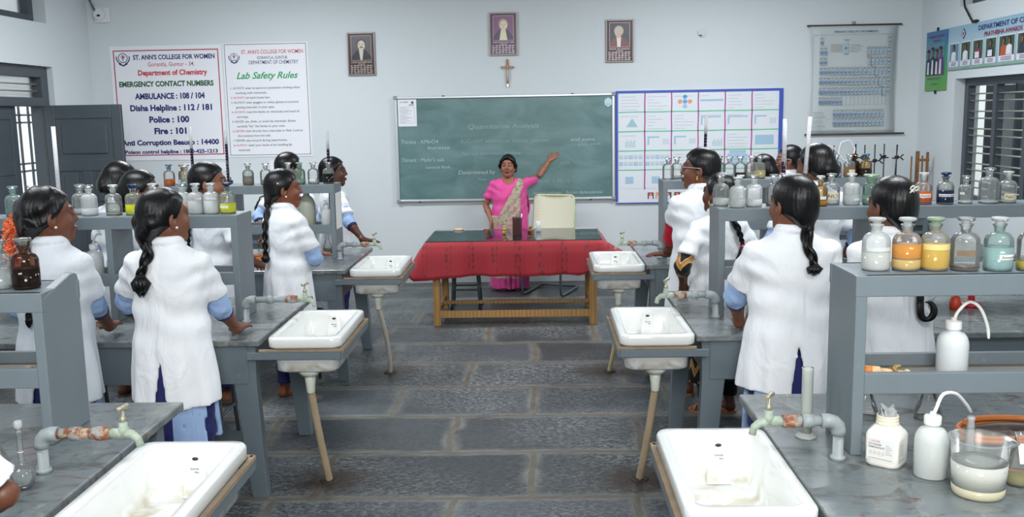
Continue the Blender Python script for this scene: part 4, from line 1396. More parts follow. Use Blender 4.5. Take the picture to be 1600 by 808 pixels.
# chair behind the desk
m_tube = paint('chair_tube', '#56626a', .4, .3, .05)
def cane():
    t = NT('woven_cane')
    ch = t.n('ShaderNodeTexChecker'); t.l(t.mapping((70, 70, 70)), ch.inputs['Vector']); ch.inputs['Scale'].default_value = 1
    ch.inputs['Color1'].default_value = lin('#e6e6d2'); ch.inputs['Color2'].default_value = lin('#cfd0b6')
    t.base(ch.outputs['Color']); t.b.inputs['Roughness'].default_value = .5
    t.bump(ch.outputs['Fac'], .4, .004)
    return t.m
ch = thing('chair', 'cantilever chair with a cream woven back, beside the teacher', 'chair', (.10, 10.20, 0), math.radians(-20))
mb = MB()
for s in (-1, 1):
    x = s * .215
    mb.tube([(x, .36, .02), (x, .1, .015), (x, -.17, .015), (x, -.215, .03), (x, -.23, .08), (x, -.225, .40), (x, -.21, .455), (x, -.16, .47), (x, .10, .455), (x, .16, .48), (x, .185, .55), (x, .24, 1.0)], .0135, 10)
mb.tube([(-.215, .36, .02), (-.17, .385, .02), (.17, .385, .02), (.215, .36, .02)], .0135, 10)
mb.build('frame', m_tube, ch)
mb = MB(); mb.loft([rrect(.42, .40, .05, .468, 6, 0, -.03), rrect(.44, .42, .05, .478, 6, 0, -.03), rrect(.42, .40, .05, .49, 6, 0, -.03)]); mb.build('seat', cane(), ch)
mb = MB()
nx_, nz_ = 14, 12
for fy in (-.011, .011):
    vs = []
    for i in range(nz_ + 1):
        z = -.2 + .4 * i / nz_
        wx = .225 - .05 * (1 - math.sqrt(max(0, 1 - (max(0, abs(z) - .15) / .05) ** 2)))
        for j in range(nx_ + 1):
            x = -wx + 2 * wx * j / nx_
            vs.append((x, .035 * (1 - (x / .225) ** 2) + fy, z))
    mb.add(vs, [(i * (nx_ + 1) + j, i * (nx_ + 1) + j + 1, (i + 1) * (nx_ + 1) + j + 1, (i + 1) * (nx_ + 1) + j) for i in range(nz_) for j in range(nx_)], True)
bk = mb.build('backrest', bpy.data.materials['woven_cane'], ch); bk.location = (0, .20, .84); bk.rotation_euler = (math.radians(-7), 0, 0)
mb = MB(); mb.tube([(p[0], .035 * max(0, 1 - (p[0] / .225) ** 2), p[1]) for p in rrect(.455, .405, .05, 0, 7)], .011, 8, closed=True)
e = mb.build('binding', paint('cane_binding', '#cdd2a2', .5, var=.12, scale=60), bk)

# side tables along the front wall
m_laminate = paint('laminate', '#dfe3e4', .3, var=.03)
def side_table(x0, x1, z, label, mat):
    t = thing('side_table', label, 'table', ((x0 + x1) / 2, 10.60, 0))
    w = x1 - x0
    mb = MB(); mb.box((0, 0, z - .02), (w, .56, .04)); mb.build('top', mat, t, bevel=.004)
    for sx in (-1, 1):
        for sy in (-1, 1):
            mb = MB(); mb.box((sx * (w / 2 - .05), sy * .23, (z - .04) / 2), (.05, .05, z - .04)); mb.build('leg', m_bench, t, bevel=.003)
    mb = MB(); mb.box((0, -.24, z - .09), (w - .1, .02, .10)); mb.box((0, -.24, z - .22), (w - .1, .02, .03)); mb.box((0, 0, .30), (w - .1, .5, .02)); mb.build('shelf_frame', m_bench, t, bevel=.003)
    return t
side_table(-4.35, -2.55, .80, 'white-topped side table with a black bag, below the posters', m_laminate)
side_table(2.62, 4.20, .80, 'grey side table crowded with retort stands, below the roll chart', m_bench)

# ------------------------------------------------------------------ glassware and reagents
G = {'clear': glass('clear_glass', '#f1f5f4', .03, .12), 'milky': glass('milky_glass', '#eef2f2', .06, .46, .12), 'teal': glass('teal_glass', '#cde6e2', .08, .18),
     'brown': glass('brown_glass', '#7a4a34', .15, .10), 'amber': glass('amber_glass', '#cfae74', .1, .18), 'green': glass('green_glass', '#b4d4c2', .08, .2),
     'bluecap': glass('blue_stained', '#4f7fa3', .2, .45, .2), 'navycap': glass('navy_stained', '#27406e', .3, .6, .15), 'greencap': glass('green_stained', '#b9d3b4', .1, .5, .2), 'greyglass': glass('grey_glass', '#d4d8d3', .08, .2)}
m_label = paint('paper_label', '#e6e6e2', .6, var=.03)
m_oldlabel = paint('old_label', '#ddd2b4', .7, var=.1, scale=30)
m_jarwhite = paint('jar_white', '#eceae2', .35, var=.04)
_fl = {}
def FL(c, o):
    k = 'solution_%s_%d' % (c.strip('#'), int(o * 100))
    return fluid(k, c, o)

_bm = {}
def bottle_mesh(kind):
    """Reagent bottle shell and its flat mushroom stopper, origin at the base centre."""
    if kind in _bm:
        return _bm[kind]
    r, h, hs, rn, ht = {'std': (.0435, .098, .026, .0155, .145), 'big': (.050, .112, .030, .0175, .165), 'slim': (.037, .090, .024, .0130, .138), 'wide': (.045, .100, .022, .024, .140), 'small': (.036, .082, .024, .0135, .125)}[kind]
    body = [(r * .90, 0), (r * .97, .002), (r, .008), (r, h - .012)]
    for k in range(1, 7):
        a = k / 6 * math.pi / 2
        body.append((rn + (r - rn) * math.cos(a) ** .9, h - .012 + (hs + .006) * math.sin(a)))
    body += [(rn, ht - .018), (rn + .002, ht - .008), (rn + .006, ht - .004), (rn + .006, ht), (rn - .002, ht)]
    mb = MB(); mb.lathe(body, segs=22, cap0=True, cap1=False); g = mb.build('tmp', [G['clear']]).data
    bpy.data.objects.remove(bpy.data.objects['tmp'])
    w = rn * 1.75
    st = [(rn - .004, ht - .022), (rn - .0025, ht), (rn - .003, ht + .006), (w * .8, ht + .009), (w, ht + .013), (w, ht + .017), (w * .9, ht + .0205), (w * .4, ht + .022)]
    mb = MB(); mb.lathe(st, segs=20); s_ = mb.build('tmp', [G['clear']]).data
    bpy.data.objects.remove(bpy.data.objects['tmp'])
    _bm[kind] = (g, s_, r, h)
    return _bm[kind]

def mesh_part(name, me, mat, parent):
    me2 = me.copy(); me2.materials.clear(); me2.materials.append(mat)
    return link(name, me2, parent)

def bottle(x, y, z, label, kind='std', shell='clear', stop=None, liquid=None, level=.5, opacity=.6, tagged=None, group=None, text=None, layers=None, cat='bottle', scale=1.0):
    g, s_, r, h = bottle_mesh(kind)
    b = thing('reagent_bottle', label, cat, (x, y, z), group=group, scale=scale)
    mesh_part('shell', g, G[shell], b)
    mesh_part('stopper', s_, G[stop or 'milky'], b)
    lays = layers or ([(liquid, 0, level, opacity)] if liquid else [])
    for c, a, e, op in lays:
        top = .004 + (h - .012) * e; bot = .004 + (h - .012) * a
        mb = MB(); mb.lathe([(r * .905, bot - .003), (r * .98, bot), (r * 1.003, bot + .006), (r * 1.003, top), (r * .5, top)], segs=22); mb.build('solution', FL(c, op), b)
    if tagged:
        mat, z0, z1, a0, a1 = tagged
        mb = MB()
        n = 10
        vs = []
        for k in range(n + 1):
            a = math.radians(a0 + (a1 - a0) * k / n)
            vs += [((r + .0006) * math.cos(a), (r + .0006) * math.sin(a), z0), ((r + .0006) * math.cos(a), (r + .0006) * math.sin(a), z1)]
        mb.add(vs, [(2 * k, 2 * k + 2, 2 * k + 3, 2 * k + 1) for k in range(n)], True)
        lb = mb.build('label', mat, b, fix=False)
        if text:
            gv, gf = glyphs(text, .012, .25)
            x0 = min(p[0] for p in gv); x1 = max(p[0] for p in gv)
            arc = (r + .0011) * math.radians(a1 - a0) * .86
            ky = (z1 - z0) * .55 / .7
            pts = []
            for px_, py_ in gv:
                a = math.radians(a0) + ((px_ - x0) / (x1 - x0) * arc + arc * .08) / (r + .0011)
                pts.append(((r + .0011) * math.cos(a), (r + .0011) * math.sin(a), z0 + (z1 - z0) * .22 + py_ * ky))
            mb = MB(); mb.add(pts, gf, False); mb.build('label_lettering', I['grey'], lb, fix=False)
    return b

LB = (m_label, .034, .056, 225, 300)       # label band facing the room
def lab(z0, z1, a0=225, a1=305, m=None):
    return (m or m_label, z0, z1, a0, a1)
Z1, Z2 = 1.4105, 1.4105
# front window-side rack
bottle(1.07, 3.045, Z1, 'bottle of cloudy white liquid, first on the nearest rack by the window', 'std', 'milky', None, '#d9dcd8', .62, .75, lab(.062, .074, 215, 320, paint('faded', '#cfd3d1', .7)))
bottle(1.162, 3.035, Z1, 'bottle of orange liquid with a blue-stained stopper, on the nearest rack', 'std', 'clear', 'milky', layers=[('#e0c07a', 0, .36, .8), ('#e09a4c', .36, .92, .9)])
bottle(1.248, 3.03, Z1, 'bottle of golden yellow liquid with a green-tinged stopper, on the nearest rack', 'std', 'clear', 'greencap', '#e2bd62', .95, .75, lab(.066, .084, 200, 335, paint('yellow_label', '#e3cf86', .6, var=.03)))
bottle(1.338, 3.02, Z1, 'nearly empty clear bottle with dark dregs, between the golden and teal bottles', 'std', 'clear', 'clear', '#6d5238', .10, .7, lab(.048, .066, 215, 290, glass('peel', '#caa37c', .1, .25)))
bottle(1.437, 3.01, Z1, 'teal glass bottle with a printed white label, on the nearest rack', 'std', 'teal', 'milky', '#b9dedb', .80, .5, lab(.036, .052, 250, 340), text='Ammonium')
bottle(1.535, 3.0, Z1, 'clear bottle with yellow liquid, cut by the photo edge, nearest rack', 'std', 'clear', 'clear', '#cfc45a', .3, .6)
# middle window-side rack
Y2 = 5.14
bottle(.985, 5.19, Z2, 'clear bottle at the very end of the middle window rack, with a cloudy base', 'std', 'clear', 'clear', '#e6ebe6', .45, .5)
bottle(1.055, 5.10, Z2, 'milky bottle second from the end of the middle window rack', 'std', 'milky', 'milky', '#dfe4e0', .5, .5, scale=.96)
bottle(1.148, 5.13, Z2, 'milky bottle third from the end of the middle window rack, half full', 'std', 'milky', 'clear', '#e4e8ea', .42, .8)
bottle(1.262, 5.16, Z2, 'clear empty bottle on the middle rack just before the parted braid student', 'std', 'clear', 'clear', '#c9cac4', .3, .3)
bottle(1.335, 5.225, Z2, 'clear bottle half hidden behind the head of the long-braided student by the window', 'std', 'clear', 'clear')
bottle(1.49, 5.10, Z2, 'small bottle with a dark amber base and white label beside the neat braid', 'slim', 'amber', 'milky', '#b07a2c', .35, .85, lab(.036, .052))
bottle(1.565, 5.16, Z2, 'clear bottle with a large handwritten label, next to the amber-based bottle', 'std', 'clear', 'clear', '#cfd6d8', .3, .4, lab(.030, .066, 222, 312, m_oldlabel), text='HCl')
bottle(1.665, 5.14, Z2, 'tall milky bottle with a narrow paper label, beside the green wide-mouthed one', 'std', 'milky', 'milky', '#d8dfe2', .6, .5, lab(.024, .036, 270, 330))
bottle(1.765, 5.13, Z2, 'green wide-mouthed bottle with white label, beside the hair clip', 'wide', 'green', 'greencap', '#8fb3a4', .55, .6, lab(.024, .038), text='Calcium')
bottle(2.035, 5.12, Z2, 'bottle of red-orange solution with a label, beyond the student with a hair clip', 'std', 'clear', 'milky', layers=[('#a8431c', 0, .12, .95), ('#d2602a', .12, .74, .9)], tagged=lab(.036, .056), text='Ferric')
bottle(2.145, 5.11, Z2, 'bottle of navy blue solution with a dark blue stopper', 'std', 'greyglass', 'navycap', '#1e2a44', .80, .96, lab(.040, .054, 205, 335), text='Ammonium Sulphate')
bottle(2.255, 5.12, Z2, 'smaller clear bottle with a white residue, next after the navy bottle', 'small', 'clear', 'clear', '#e2e4de', .16, .8, lab(.048, .06, 200, 240))
bottle(2.375, 5.12, Z2, 'large clear bottle standing tallest before the barred window', 'big', 'clear', 'clear', '#dde3e3', .10, .7)
bottle(2.475, 5.12, Z2, 'clear bottle with a yellowed paper label, furthest along the middle rack', 'std', 'clear', 'milky', '#cfd2c8', .15, .6, lab(.020, .050, 225, 312, m_oldlabel), text='NaCl')
# far window-side rack
Y3 = 7.29
bottle(.985, Y3, Z2, 'clear bottle at the end of the far window rack, against the chart board', 'std', 'clear', 'clear')
bottle(1.060, Y3 + .07, Z2, 'clear bottle with a small white label, second on the far window rack', 'std', 'clear', 'clear', '#d5dadb', .2, .4, lab(.026, .046))
bottle(1.315, Y3, Z2, 'clear bottle just behind the bespectacled student in red sleeves', 'std', 'clear', 'clear')
bottle(1.382, Y3 + .065, Z2, 'greenish bottle on the far window rack', 'std', 'green', 'green')
bottle(1.440, Y3 - .02, Z2, 'clear bottle in front of the greenish one on the far rack', 'std', 'clear', 'clear', '#cfd6d6', .3, .3)
bottle(1.525, Y3, Z2, 'bottle of black liquid with a white label on the far rack', 'std', 'clear', 'clear', '#2b1a22', .45, .97, lab(.014, .028))
bottle(1.622, Y3 + .06, Z2, 'clear bottle partly behind the straw-coloured one on the far rack', 'std', 'clear', 'clear', '#cfcfb8', .4, .4)
bottle(1.66, Y3 - .04, Z2, 'bottle of straw-coloured liquid on the far rack', 'std', 'clear', 'clear', '#cdbf85', .62, .75)
bottle(2.155, Y3 + .03, Z2, 'clear bottle behind the large hair bun on the far rack', 'std', 'clear', 'clear')
bottle(2.218, Y3 - .06, Z2, 'clear bottle with a square white label beside the large hair bun', 'std', 'clear', 'clear', '#cdd3d3', .2, .4, lab(.022, .054))
bottle(2.33, Y3 - .03, Z2, 'bottle with pale brown liquid and a stained label on the far rack', 'std', 'clear', 'clear', '#b08a66', .80, .5, lab(.02, .055, 250, 320, m_oldlabel))
bottle(2.385, Y3 + .04, Z2, 'dark brown glass bottle standing behind the pale brown one', 'std', 'brown', 'brown', '#2b1a10', .9, .9)
bottle(2.455, Y3 - .02, Z2, 'bottle of near-black liquid with amber shoulders and a blue-stained stopper', 'std', 'amber', 'bluecap', '#2f2620', .66, .97)
# front door-side rack
bottle(-1.845, 3.20, 1.3605, 'clear bottle half in frame beside the dark brown one, nearest door-side rack', 'std', 'clear', 'clear', '#d2d8d8', .75, .35, lab(.060, .078, 235, 290))
bottle(-1.752, 3.19, 1.3605, 'dark brown bottle with a grey stopper on the raised rack end', 'std', 'brown', 'greyglass', '#1d110d', .74, .99, scale=1.04)
# middle door-side rack
bottle(-2.88, 5.19, Z2, 'teal bottle at the photo edge on the middle door-side rack', 'std', 'teal', 'teal', '#7f9f99', .5, .5, lab(.04, .058, 290, 340))
bottle(-2.79, 5.22, Z2, 'clear bottle hidden behind the flower-haired student', 'std', 'clear', 'clear')
bottle(-2.54, 5.255, Z2, 'clear bottle just past the face of the flower-haired student, half hidden', 'std', 'clear', 'clear', '#d5dadb', .35, .5)
bottle(-2.46, 5.19, Z2, 'milky bottle with white powder next to the flower-haired student', 'std', 'milky', 'clear', '#e2e7ea', .42, .8)
bottle(-2.325, 5.19, Z2, 'clear bottle with a pale sediment beside the first lime bottle', 'std', 'clear', 'milky', layers=[('#b9b39e', 0, .12, .8), ('#b8bdb8', .12, .7, .25)])
bottle(-2.215, 5.19, Z2, 'unlabelled bottle of lime green liquid with a dark blue stopper', 'std', 'clear', 'navycap', '#c4cc2e', .62, .95)
bottle(-2.125, 5.24, Z2, 'milky bottle beside the head of the near student with a curled braid', 'std', 'milky', 'milky')
bottle(-1.955, 5.22, Z2, 'milky bottle with a peach-coloured label right of the curled-braid student', 'std', 'milky', 'teal', '#d9d2c6', .5, .5, lab(.030, .064, 230, 330, paint('peach', '#d9b79a', .6)))
bottle(-1.87, 5.19, Z2, 'frosted white bottle, the nearer of the white pair, on the lime bottle rack', 'std', 'milky', 'milky', '#dfe3e4', .8, .6)
bottle(-1.785, 5.19, Z2, 'frosted white bottle next to the labelled lime bottle', 'std', 'milky', 'milky', '#e3e6e6', .8, .65)
bottle(-1.695, 5.19, Z2, 'lime green bottle with a white label at the rack end', 'std', 'greyglass', 'navycap', '#c6cd30', .60, .95, lab(.030, .044, 215, 290))
# far door-side rack
bottle(-2.885, 7.46, Z2, 'bottle of orange-brown liquid with a blue-grey stopper, far rack', 'std', 'clear', 'bluecap', '#b9622f', .55, .9)
bottle(-2.772, 7.48, Z2, 'brown wide-necked bottle with a white label on the far door-side rack', 'wide', 'amber', 'amber', '#7a5a34', .5, .6, lab(.022, .046))
bottle(-2.725, 7.385, Z2, 'clear bottle with a teal band between two labelled ones', 'std', 'clear', 'clear', '#a9cfc6', .5, .4)
bottle(-2.66, 7.46, Z2, 'dark-stoppered clear bottle with a label beside the upright head', 'std', 'clear', 'brown', '#b9b3a6', .3, .5, lab(.022, .052, 230, 310, m_oldlabel))
bottle(-2.25, 7.42, Z2, 'smoky bottle with brown sediment standing alone before the wall', 'std', 'greyglass', 'greyglass', layers=[('#7c6436', 0, .18, .8), ('#a7a096', .18, .75, .35)])
bottle(-2.115, 7.43, Z2, 'clear bottle with a little yellowish water by the hexagon notice', 'std', 'clear', 'clear', '#c9bd98', .35, .35)
bottle(-1.945, 7.46, Z2, 'bottle with a cream mushroom stopper behind the single-braid student', 'std', 'clear', 'milky')
bottle(-1.85, 7.43, Z2, 'pale green bottle behind the single-braid student', 'std', 'green', 'greencap', '#a9c4b6', .4, .4)
bottle(-1.745, 7.44, Z2, 'clear bottle with a low white label beside the pale green one', 'std', 'clear', 'clear', '#d5dadb', .3, .4, lab(.022, .038, 235, 300))
bottle(-1.625, 7.43, Z2, 'bottle of black liquid at the very end of the far door-side rack', 'std', 'greyglass', 'greyglass', '#1e1e20', .85, .97)

# ---- plastic wash bottles
def plastic(name, c, o):
    t = NT(name)
    t.base(lin(c)); t.b.inputs['Roughness'].default_value = .35
    t.b.inputs['Transmission Weight'].default_value = o
    t.b.inputs['IOR'].default_value = 1.15
    t.b.inputs['Subsurface Weight'].default_value = .0
    return t.m
m_pe = fluid('polythene', '#f4f8fa', .90)
m_pe2 = fluid('polythene_white', '#e9eeeb', .95)
m_tubew = paint('white_tube', '#eef0ee', .3, var=.01)
def wash_bottle(x, y, z, label, r=.0475, h=.135, spout=None, fill=.85, mat=None, liquid='#dbe6ea'):
    t = thing('wash_bottle', label, 'bottle', (x, y, z))
    prof = [(r * .92, 0), (r, .004), (r, h * .70)]
    for k in range(1, 8):
        a = k / 7 * math.pi / 2
        prof.append((.022 + (r - .022) * math.cos(a), h * .70 + h * .30 * math.sin(a)))
    prof += [(.020, h + .006), (.023, h + .008), (.023, h + .011), (.018, h + .012)]
    mb = MB(); mb.lathe(prof, segs=24); mb.build('body', mat or m_pe, t)
    if fill:
        mb = MB(); mb.lathe([(r * .9, .003), (r * .96, .007), (r * .96, h * .7 * fill), (r * .4, h * .7 * fill)], segs=20); mb.build('water', FL(liquid, .55), t)
    mb = MB(); mb.lathe([(.0235, h + .008), (.0245, h + .011), (.0245, h + .032), (.021, h + .036), (.009, h + .037), (.008, h + .046)], segs=20); mb.build('cap', m_tubew, t)
    if spout:
        P = [Vector((0, 0, h + .035))] + [Vector(p) for p in spout]
        # smooth the spout with a Catmull-Rom pass
        Q = []
        for i in range(len(P) - 1):
            p0, p1, p2, p3 = P[max(i - 1, 0)], P[i], P[i + 1], P[min(i + 2, len(P) - 1)]
            for k in range(8):
                q = k / 8
                Q.append(.5 * ((2 * p1) + (p2 - p0) * q + (2 * p0 - 5 * p1 + 4 * p2 - p3) * q * q + (3 * p1 - p0 - 3 * p2 + p3) * q ** 3))
        Q.append(P[-1])
        mb = MB(); mb.tube(Q, [.0055] * (len(Q) - 4) + [.005, .0045, .004, .0035], 8); mb.build('spout', m_tubew, t)
        mb = MB(); mb.tube([(0, 0, .012), (.003, 0, h * .5), (0, 0, h + .02)], .0035, 7); mb.build('dip_tube', m_tubew, t)
    return t
wash_bottle(1.315, 3.02, BZ + .2265, 'wash bottle of water with an arched white spout, on the nearest rack tray', .0485, .150, [(.012, 0, .215), (.045, 0, .245), (.080, 0, .225), (.105, 0, .17), (.112, 0, .125)], .9)
wash_bottle(1.155, 2.76, BZ, 'squat white wash bottle on the bench between the jar and the beaker', .0485, .150, [(.008, 0, .205), (.035, .02, .242), (.085, .05, .235), (.135, .09, .19), (.165, .12, .155)], 0, m_pe2)
wash_bottle(-2.47, 5.22, BZ + .2265, 'wash bottle with a hooked spout on the tray of the lime bottle rack', .047, .15, [(0, 0, .2), (.02, 0, .235), (.05, 0, .24)], .5)
wash_bottle(-1.655, 7.45, BZ + .2265, 'small wash bottle on the tray behind the white paper sheet', .047, .15, [(0, 0, .20), (-.02, 0, .22)], .8)
t = thing('plastic_bottle', 'tall cloudy plastic bottle on the far tray in front of the single-braid student', 'bottle', (-1.81, 7.45, BZ + .2265))
mb = MB(); mb.lathe([(.064, 0), (.068, .006), (.068, .17), (.062, .21), (.046, .24), (.024, .26), (.022, .285)], segs=22); mb.build('body', FL('#cdd0bd', .85), t)
mb = MB(); mb.lathe([(.026, .27), (.026, .30), (.022, .303)], segs=16); mb.build('cap', m_tubew, t)

# ---- conical flasks, beakers, measuring cylinder, volumetric flask
def conical(x, y, z, label, scale=1.0, liquid=None, level=.2, op=.6, paper=False):
    t = thing('conical_flask', label, 'flask', (x, y, z), scale=scale)
    mb = MB(); mb.lathe([(.036, 0), (.041, .003), (.042, .010), (.040, .022), (.017, .092), (.0145, .100), (.0145, .122), (.018, .126), (.0185, .129), (.016, .130)], segs=22, cap1=False); mb.build('shell', G['clear'], t)
    if liquid:
        zl = .008 + .09 * level
        mb = MB(); mb.lathe([(.034, .003), (.0395, .010), (.0385, .022), (max(.015, .0395 - .023 * (zl - .02) / .07), zl), (.005, zl)], segs=20); mb.build('solution', FL(liquid, op), t)
    mb = MB()
    for k in range(4):
        zz = .030 + k * .012
        rr = .0405 - .0235 * (zz - .022) / .07 + .0012
        mb.add([(rr * math.cos(math.radians(a)), rr * math.sin(math.radians(a)), zz + dz) for a in (262, 275, 288) for dz in (0, .002)], [(0, 2, 3, 1), (2, 4, 5, 3)])
    mb.build('graduations', m_label, t, fix=False)
    return t
conical(1.145, 3.31, BZ, 'empty conical flask under the tray, next to the rack upright', 1.15)
conical(1.362, 3.30, BZ, 'empty conical flask under the tray, behind the white wash bottle', 1.15)
f = conical(1.385, 2.70, BZ, 'conical flask with yellow liquid and a white slip, cut by the photo edge', 1.15, '#c6bb55', .18, .7)
mb = MB(); mb.box((-.002, -.027, .085), (.030, .002, .05), Matrix.Rotation(math.radians(-18), 3, 'X')); mb.build('slip', m_label, f)
conical(-1.735, 7.78, BZ, 'small conical flask at the back of the farthest bench by the door', 1.0, '#c9c5a2', .15, .5)
conical(-1.69, 2.80, BZ, 'conical flask partly cut by the photo edge, behind the volumetric flask', 1.2)
t = thing('volumetric_flask', 'long-necked volumetric flask of water with a glass stopper on the bench', 'flask', (-1.555, 2.71, BZ))
mb = MB()
prof = [(.018, 0)] + [(.036 * math.sin(a), .036 - .036 * math.cos(a)) for a in [math.radians(40 + 10 * k) for k in range(11)]]
prof += [(.0115, .074), (.0085, .09), (.0082, .172), (.0105, .174), (.0105, .180), (.009, .182)]
mb.lathe(prof, segs=22, cap1=False); mb.build('shell', G['clear'], t)
mb = MB(); mb.lathe([(.016, .003)] + [(.0345 * math.sin(a), .036 - .0345 * math.cos(a)) for a in [math.radians(45 + 10 * k) for k in range(8)]] + [(.02, .052)], segs=20); mb.build('water', FL('#dfe6e6', .22), t)
mb = MB(); mb.lathe([(.007, .170), (.0075, .186), (.011, .188), (.013, .194), (.013, .205), (.010, .210)], segs=8); mb.build('stopper', G['milky'], t)
mb = MB(); mb.lathe([(.0086, .113), (.0090, .1135), (.0090, .115), (.0086, .1155)], segs=16, cap0=False, cap1=False); mb.build('mark', m_label, t)
t = thing('glass_stopper', 'small clear glass stopper lying beside the volumetric flask', 'stopper', (-1.575, 2.86, BZ + .012), math.radians(35))
mb = MB(); mb.tube([(-.02, 0, 0), (-.012, 0, .001), (.005, 0, 0), (.03, 0, -.004)], [.011, .012, .007, .005], 10); mb.build('plug', G['clear'], t)
t = thing('measuring_cylinder', 'tall cloudy measuring cylinder beside the nearest window-side tap', 'cylinder', (.885, 3.11, BZ))
mb = MB(); mb.lathe([(.036, 0), (.038, .003), (.036, .008), (.020, .014), (.0175, .02)], segs=8); mb.build('foot', FL('#d3d6cf', .8), t)
mb = MB(); mb.lathe([(.0175, .014), (.0185, .02), (.0185, .232), (.0205, .238), (.018, .239)], segs=18, cap1=False); mb.build('barrel', glass('cloudy_plastic', '#d9dfd8', .08, .62, .3), t)
mb = MB(); mb.lathe([(.0178, .016), (.0188, .02), (.0188, .080), (.008, .080)], segs=18); mb.build('liquid', FL('#c3ccbf', .6), t)
t = thing('beaker', 'large plastic beaker half full of cloudy yellowish liquid on the nearest bench', 'beaker', (1.232, 2.62, BZ))
mb = MB(); mb.lathe([(.062, 0), (.067, .003), (.069, .010), (.076, .150), (.084, .160), (.0855, .164), (.080, .1645)], segs=32, cap1=False)
for i, v in enumerate(mb.v):   # pull out a pouring lip
    a = math.atan2(v[1], v[0])
    if v[2] > .155:
        k = max(0, math.cos(a - math.radians(-20))) ** 18
        mb.v[i] = (v[0] * (1 + .16 * k), v[1] * (1 + .16 * k), v[2] - .006 * k)
mb.build('body', glass('beaker_plastic', '#dbe2e0', .04, .20, .25), t)
mb = MB(); mb.lathe([(.0622, .0005), (.0679, .003), (.0700, .010), (.0709, .029), (.03, .029)], segs=32); mb.build('sediment', FL('#e2dcbc', .9), t)
mb = MB(); mb.lathe([(.0709, .0295), (.0743, .098), (.03, .098)], segs=32); mb.build('liquid', FL('#e4e6dc', .88), t)
mb = MB()
for k in range(5):
    zz = .04 + k * .022; rr = .0707 + .0066 * (zz - .01) / .14
    mb.add([(rr * math.cos(math.radians(a)), rr * math.sin(math.radians(a)), zz + dz) for a in (300, 306, 312) for dz in (0, .0012)], [(0, 2, 3, 1), (2, 4, 5, 3)])
mb.build('graduations', paint('grad', '#b9c0bf', .5), t, fix=False)
t = thing('glass_dropper', 'glass nozzle joining the wash bottle spout behind the beaker', 'nozzle', (1.322, 2.88, BZ))
mb = MB(); mb.lathe([(.012, 0), (.013, .004), (.013, .09), (.010, .10), (.012, .108), (.010, .128), (.013, .134), (.010, .142)], segs=14); mb.build('tube', G['milky'], t)
t = thing('beaker', 'glass of dark liquid at the elbow of the thick-braided student', 'beaker', (1.085, 4.90, BZ))
mb = MB(); mb.lathe([(.034, 0), (.036, .004), (.036, .11), (.039, .115)], segs=20, cap1=False); mb.build('shell', G['clear'], t)
mb = MB(); mb.lathe([(.033, .002), (.0345, .005), (.0345, .035), (.01, .035)], segs=18); mb.build('liquid', FL('#141216', .98), t)

# ---- white chemical jar with its torn bag and label
t = thing('chemical_jar', 'white plastic chemical jar with a hazard label and crumpled bag in its mouth', 'jar', (1.062, 2.865, BZ), math.radians(-40))
mb = MB()
def sq(w, r, z, n=5): return rrect(w, w, r, z, n)
mb.loft([sq(.094, .026, 0), sq(.102, .026, .004), sq(.104, .026, .012), sq(.105, .024, .094), sq(.100, .030, .104), sq(.072, .030, .122), sq(.064, .0318, .126), sq(.064, .0318, .130)])
mb.build('body', m_jarwhite, t)
mb = MB(); mb.lathe([(.031, .124), (.034, .128), (.034, .133), (.031, .135), (.033, .140), (.033, .144), (.031, .147), (.0325, .150), (.0325, .154), (.028, .155), (.026, .135)], segs=26, cap1=False); mb.build('neck', paint('jar_neck', '#e6dfc6', .45, var=.06), t)
mb = MB()
rng = random.Random(3)
ring = []
for lev, (rr, zz) in enumerate(((.024, .140), (.026, .156), (.030, .170))):
    ring.append([(rr * math.cos(a) * (1 + .28 * rng.uniform(-1, 1) * lev / 2), rr * math.sin(a) * (1 + .3 * rng.uniform(-1, 1) * lev / 2), zz + .016 * rng.uniform(-1, 1) * (lev > 0)) for a in (2 * math.pi * k / 14 for k in range(14))])
mb.loft(ring, True, False, smooth=False); mb.build('torn_bag', glass('bag_film', '#d9dee0', .05, .62, .15), t)
mb = MB(); mb.slot = 0
w_, zl0, zl1 = .082, .022, .090
for face in (0, 1):
    sh = Sheet(mb, w_, .07); sh.lift = .0006
    def P(u, v, k, face=face):
        if face == 0: return (u - .041, -.0528 - .0006 * k, v)
        return (.0528 + .0006 * k, u - .041, v)
    sh.P = P
    if face == 0:
        sh.rect(0, zl0, w_, zl1, 0, 0)
        sh.text("S  LABCHEM", .006, .079, .006, 1, 2, 'l', .034, .01)
        for k in range(2): sh.text(["POTASSIUM", "PERMANGANATE"][k], .006, .069 - k * .009, .0055, 2, 2, 'l', [.038, .048][k], .012)
        for k in range(4):
            u0 = .012 + k * .0125; sh.poly([(u0 - .005, .045), (u0, .039), (u0 + .005, .045), (u0, .051)], 1, 2); sh.poly([(u0 - .0038, .045), (u0, .0405), (u0 + .0038, .045), (u0, .0495)], 0, 3)
        for k in range(6): sh.rect(.058, .045 + k * .0055, .058 + .02 - .004 * (k % 3), .0465 + k * .0055, 3, 2)
        sh.rect(.004, .027, .078, .029, 3, 2)
    else:
        sh.rect(0, zl0, .045, zl1, 0, 0)
        for k in range(6): sh.rect(.006, .042 + k * .0065, .034 - .005 * (k % 2), .0436 + k * .0065, 3, 2)
        sh.rect(.0, .027, .045, .029, 3, 2)
mb.build('label', [m_label, ink('hazard', '#c98f92'), ink('jartext', '#6b6f74'), ink('jargrey', '#a3a8ac')], t, fix=False)

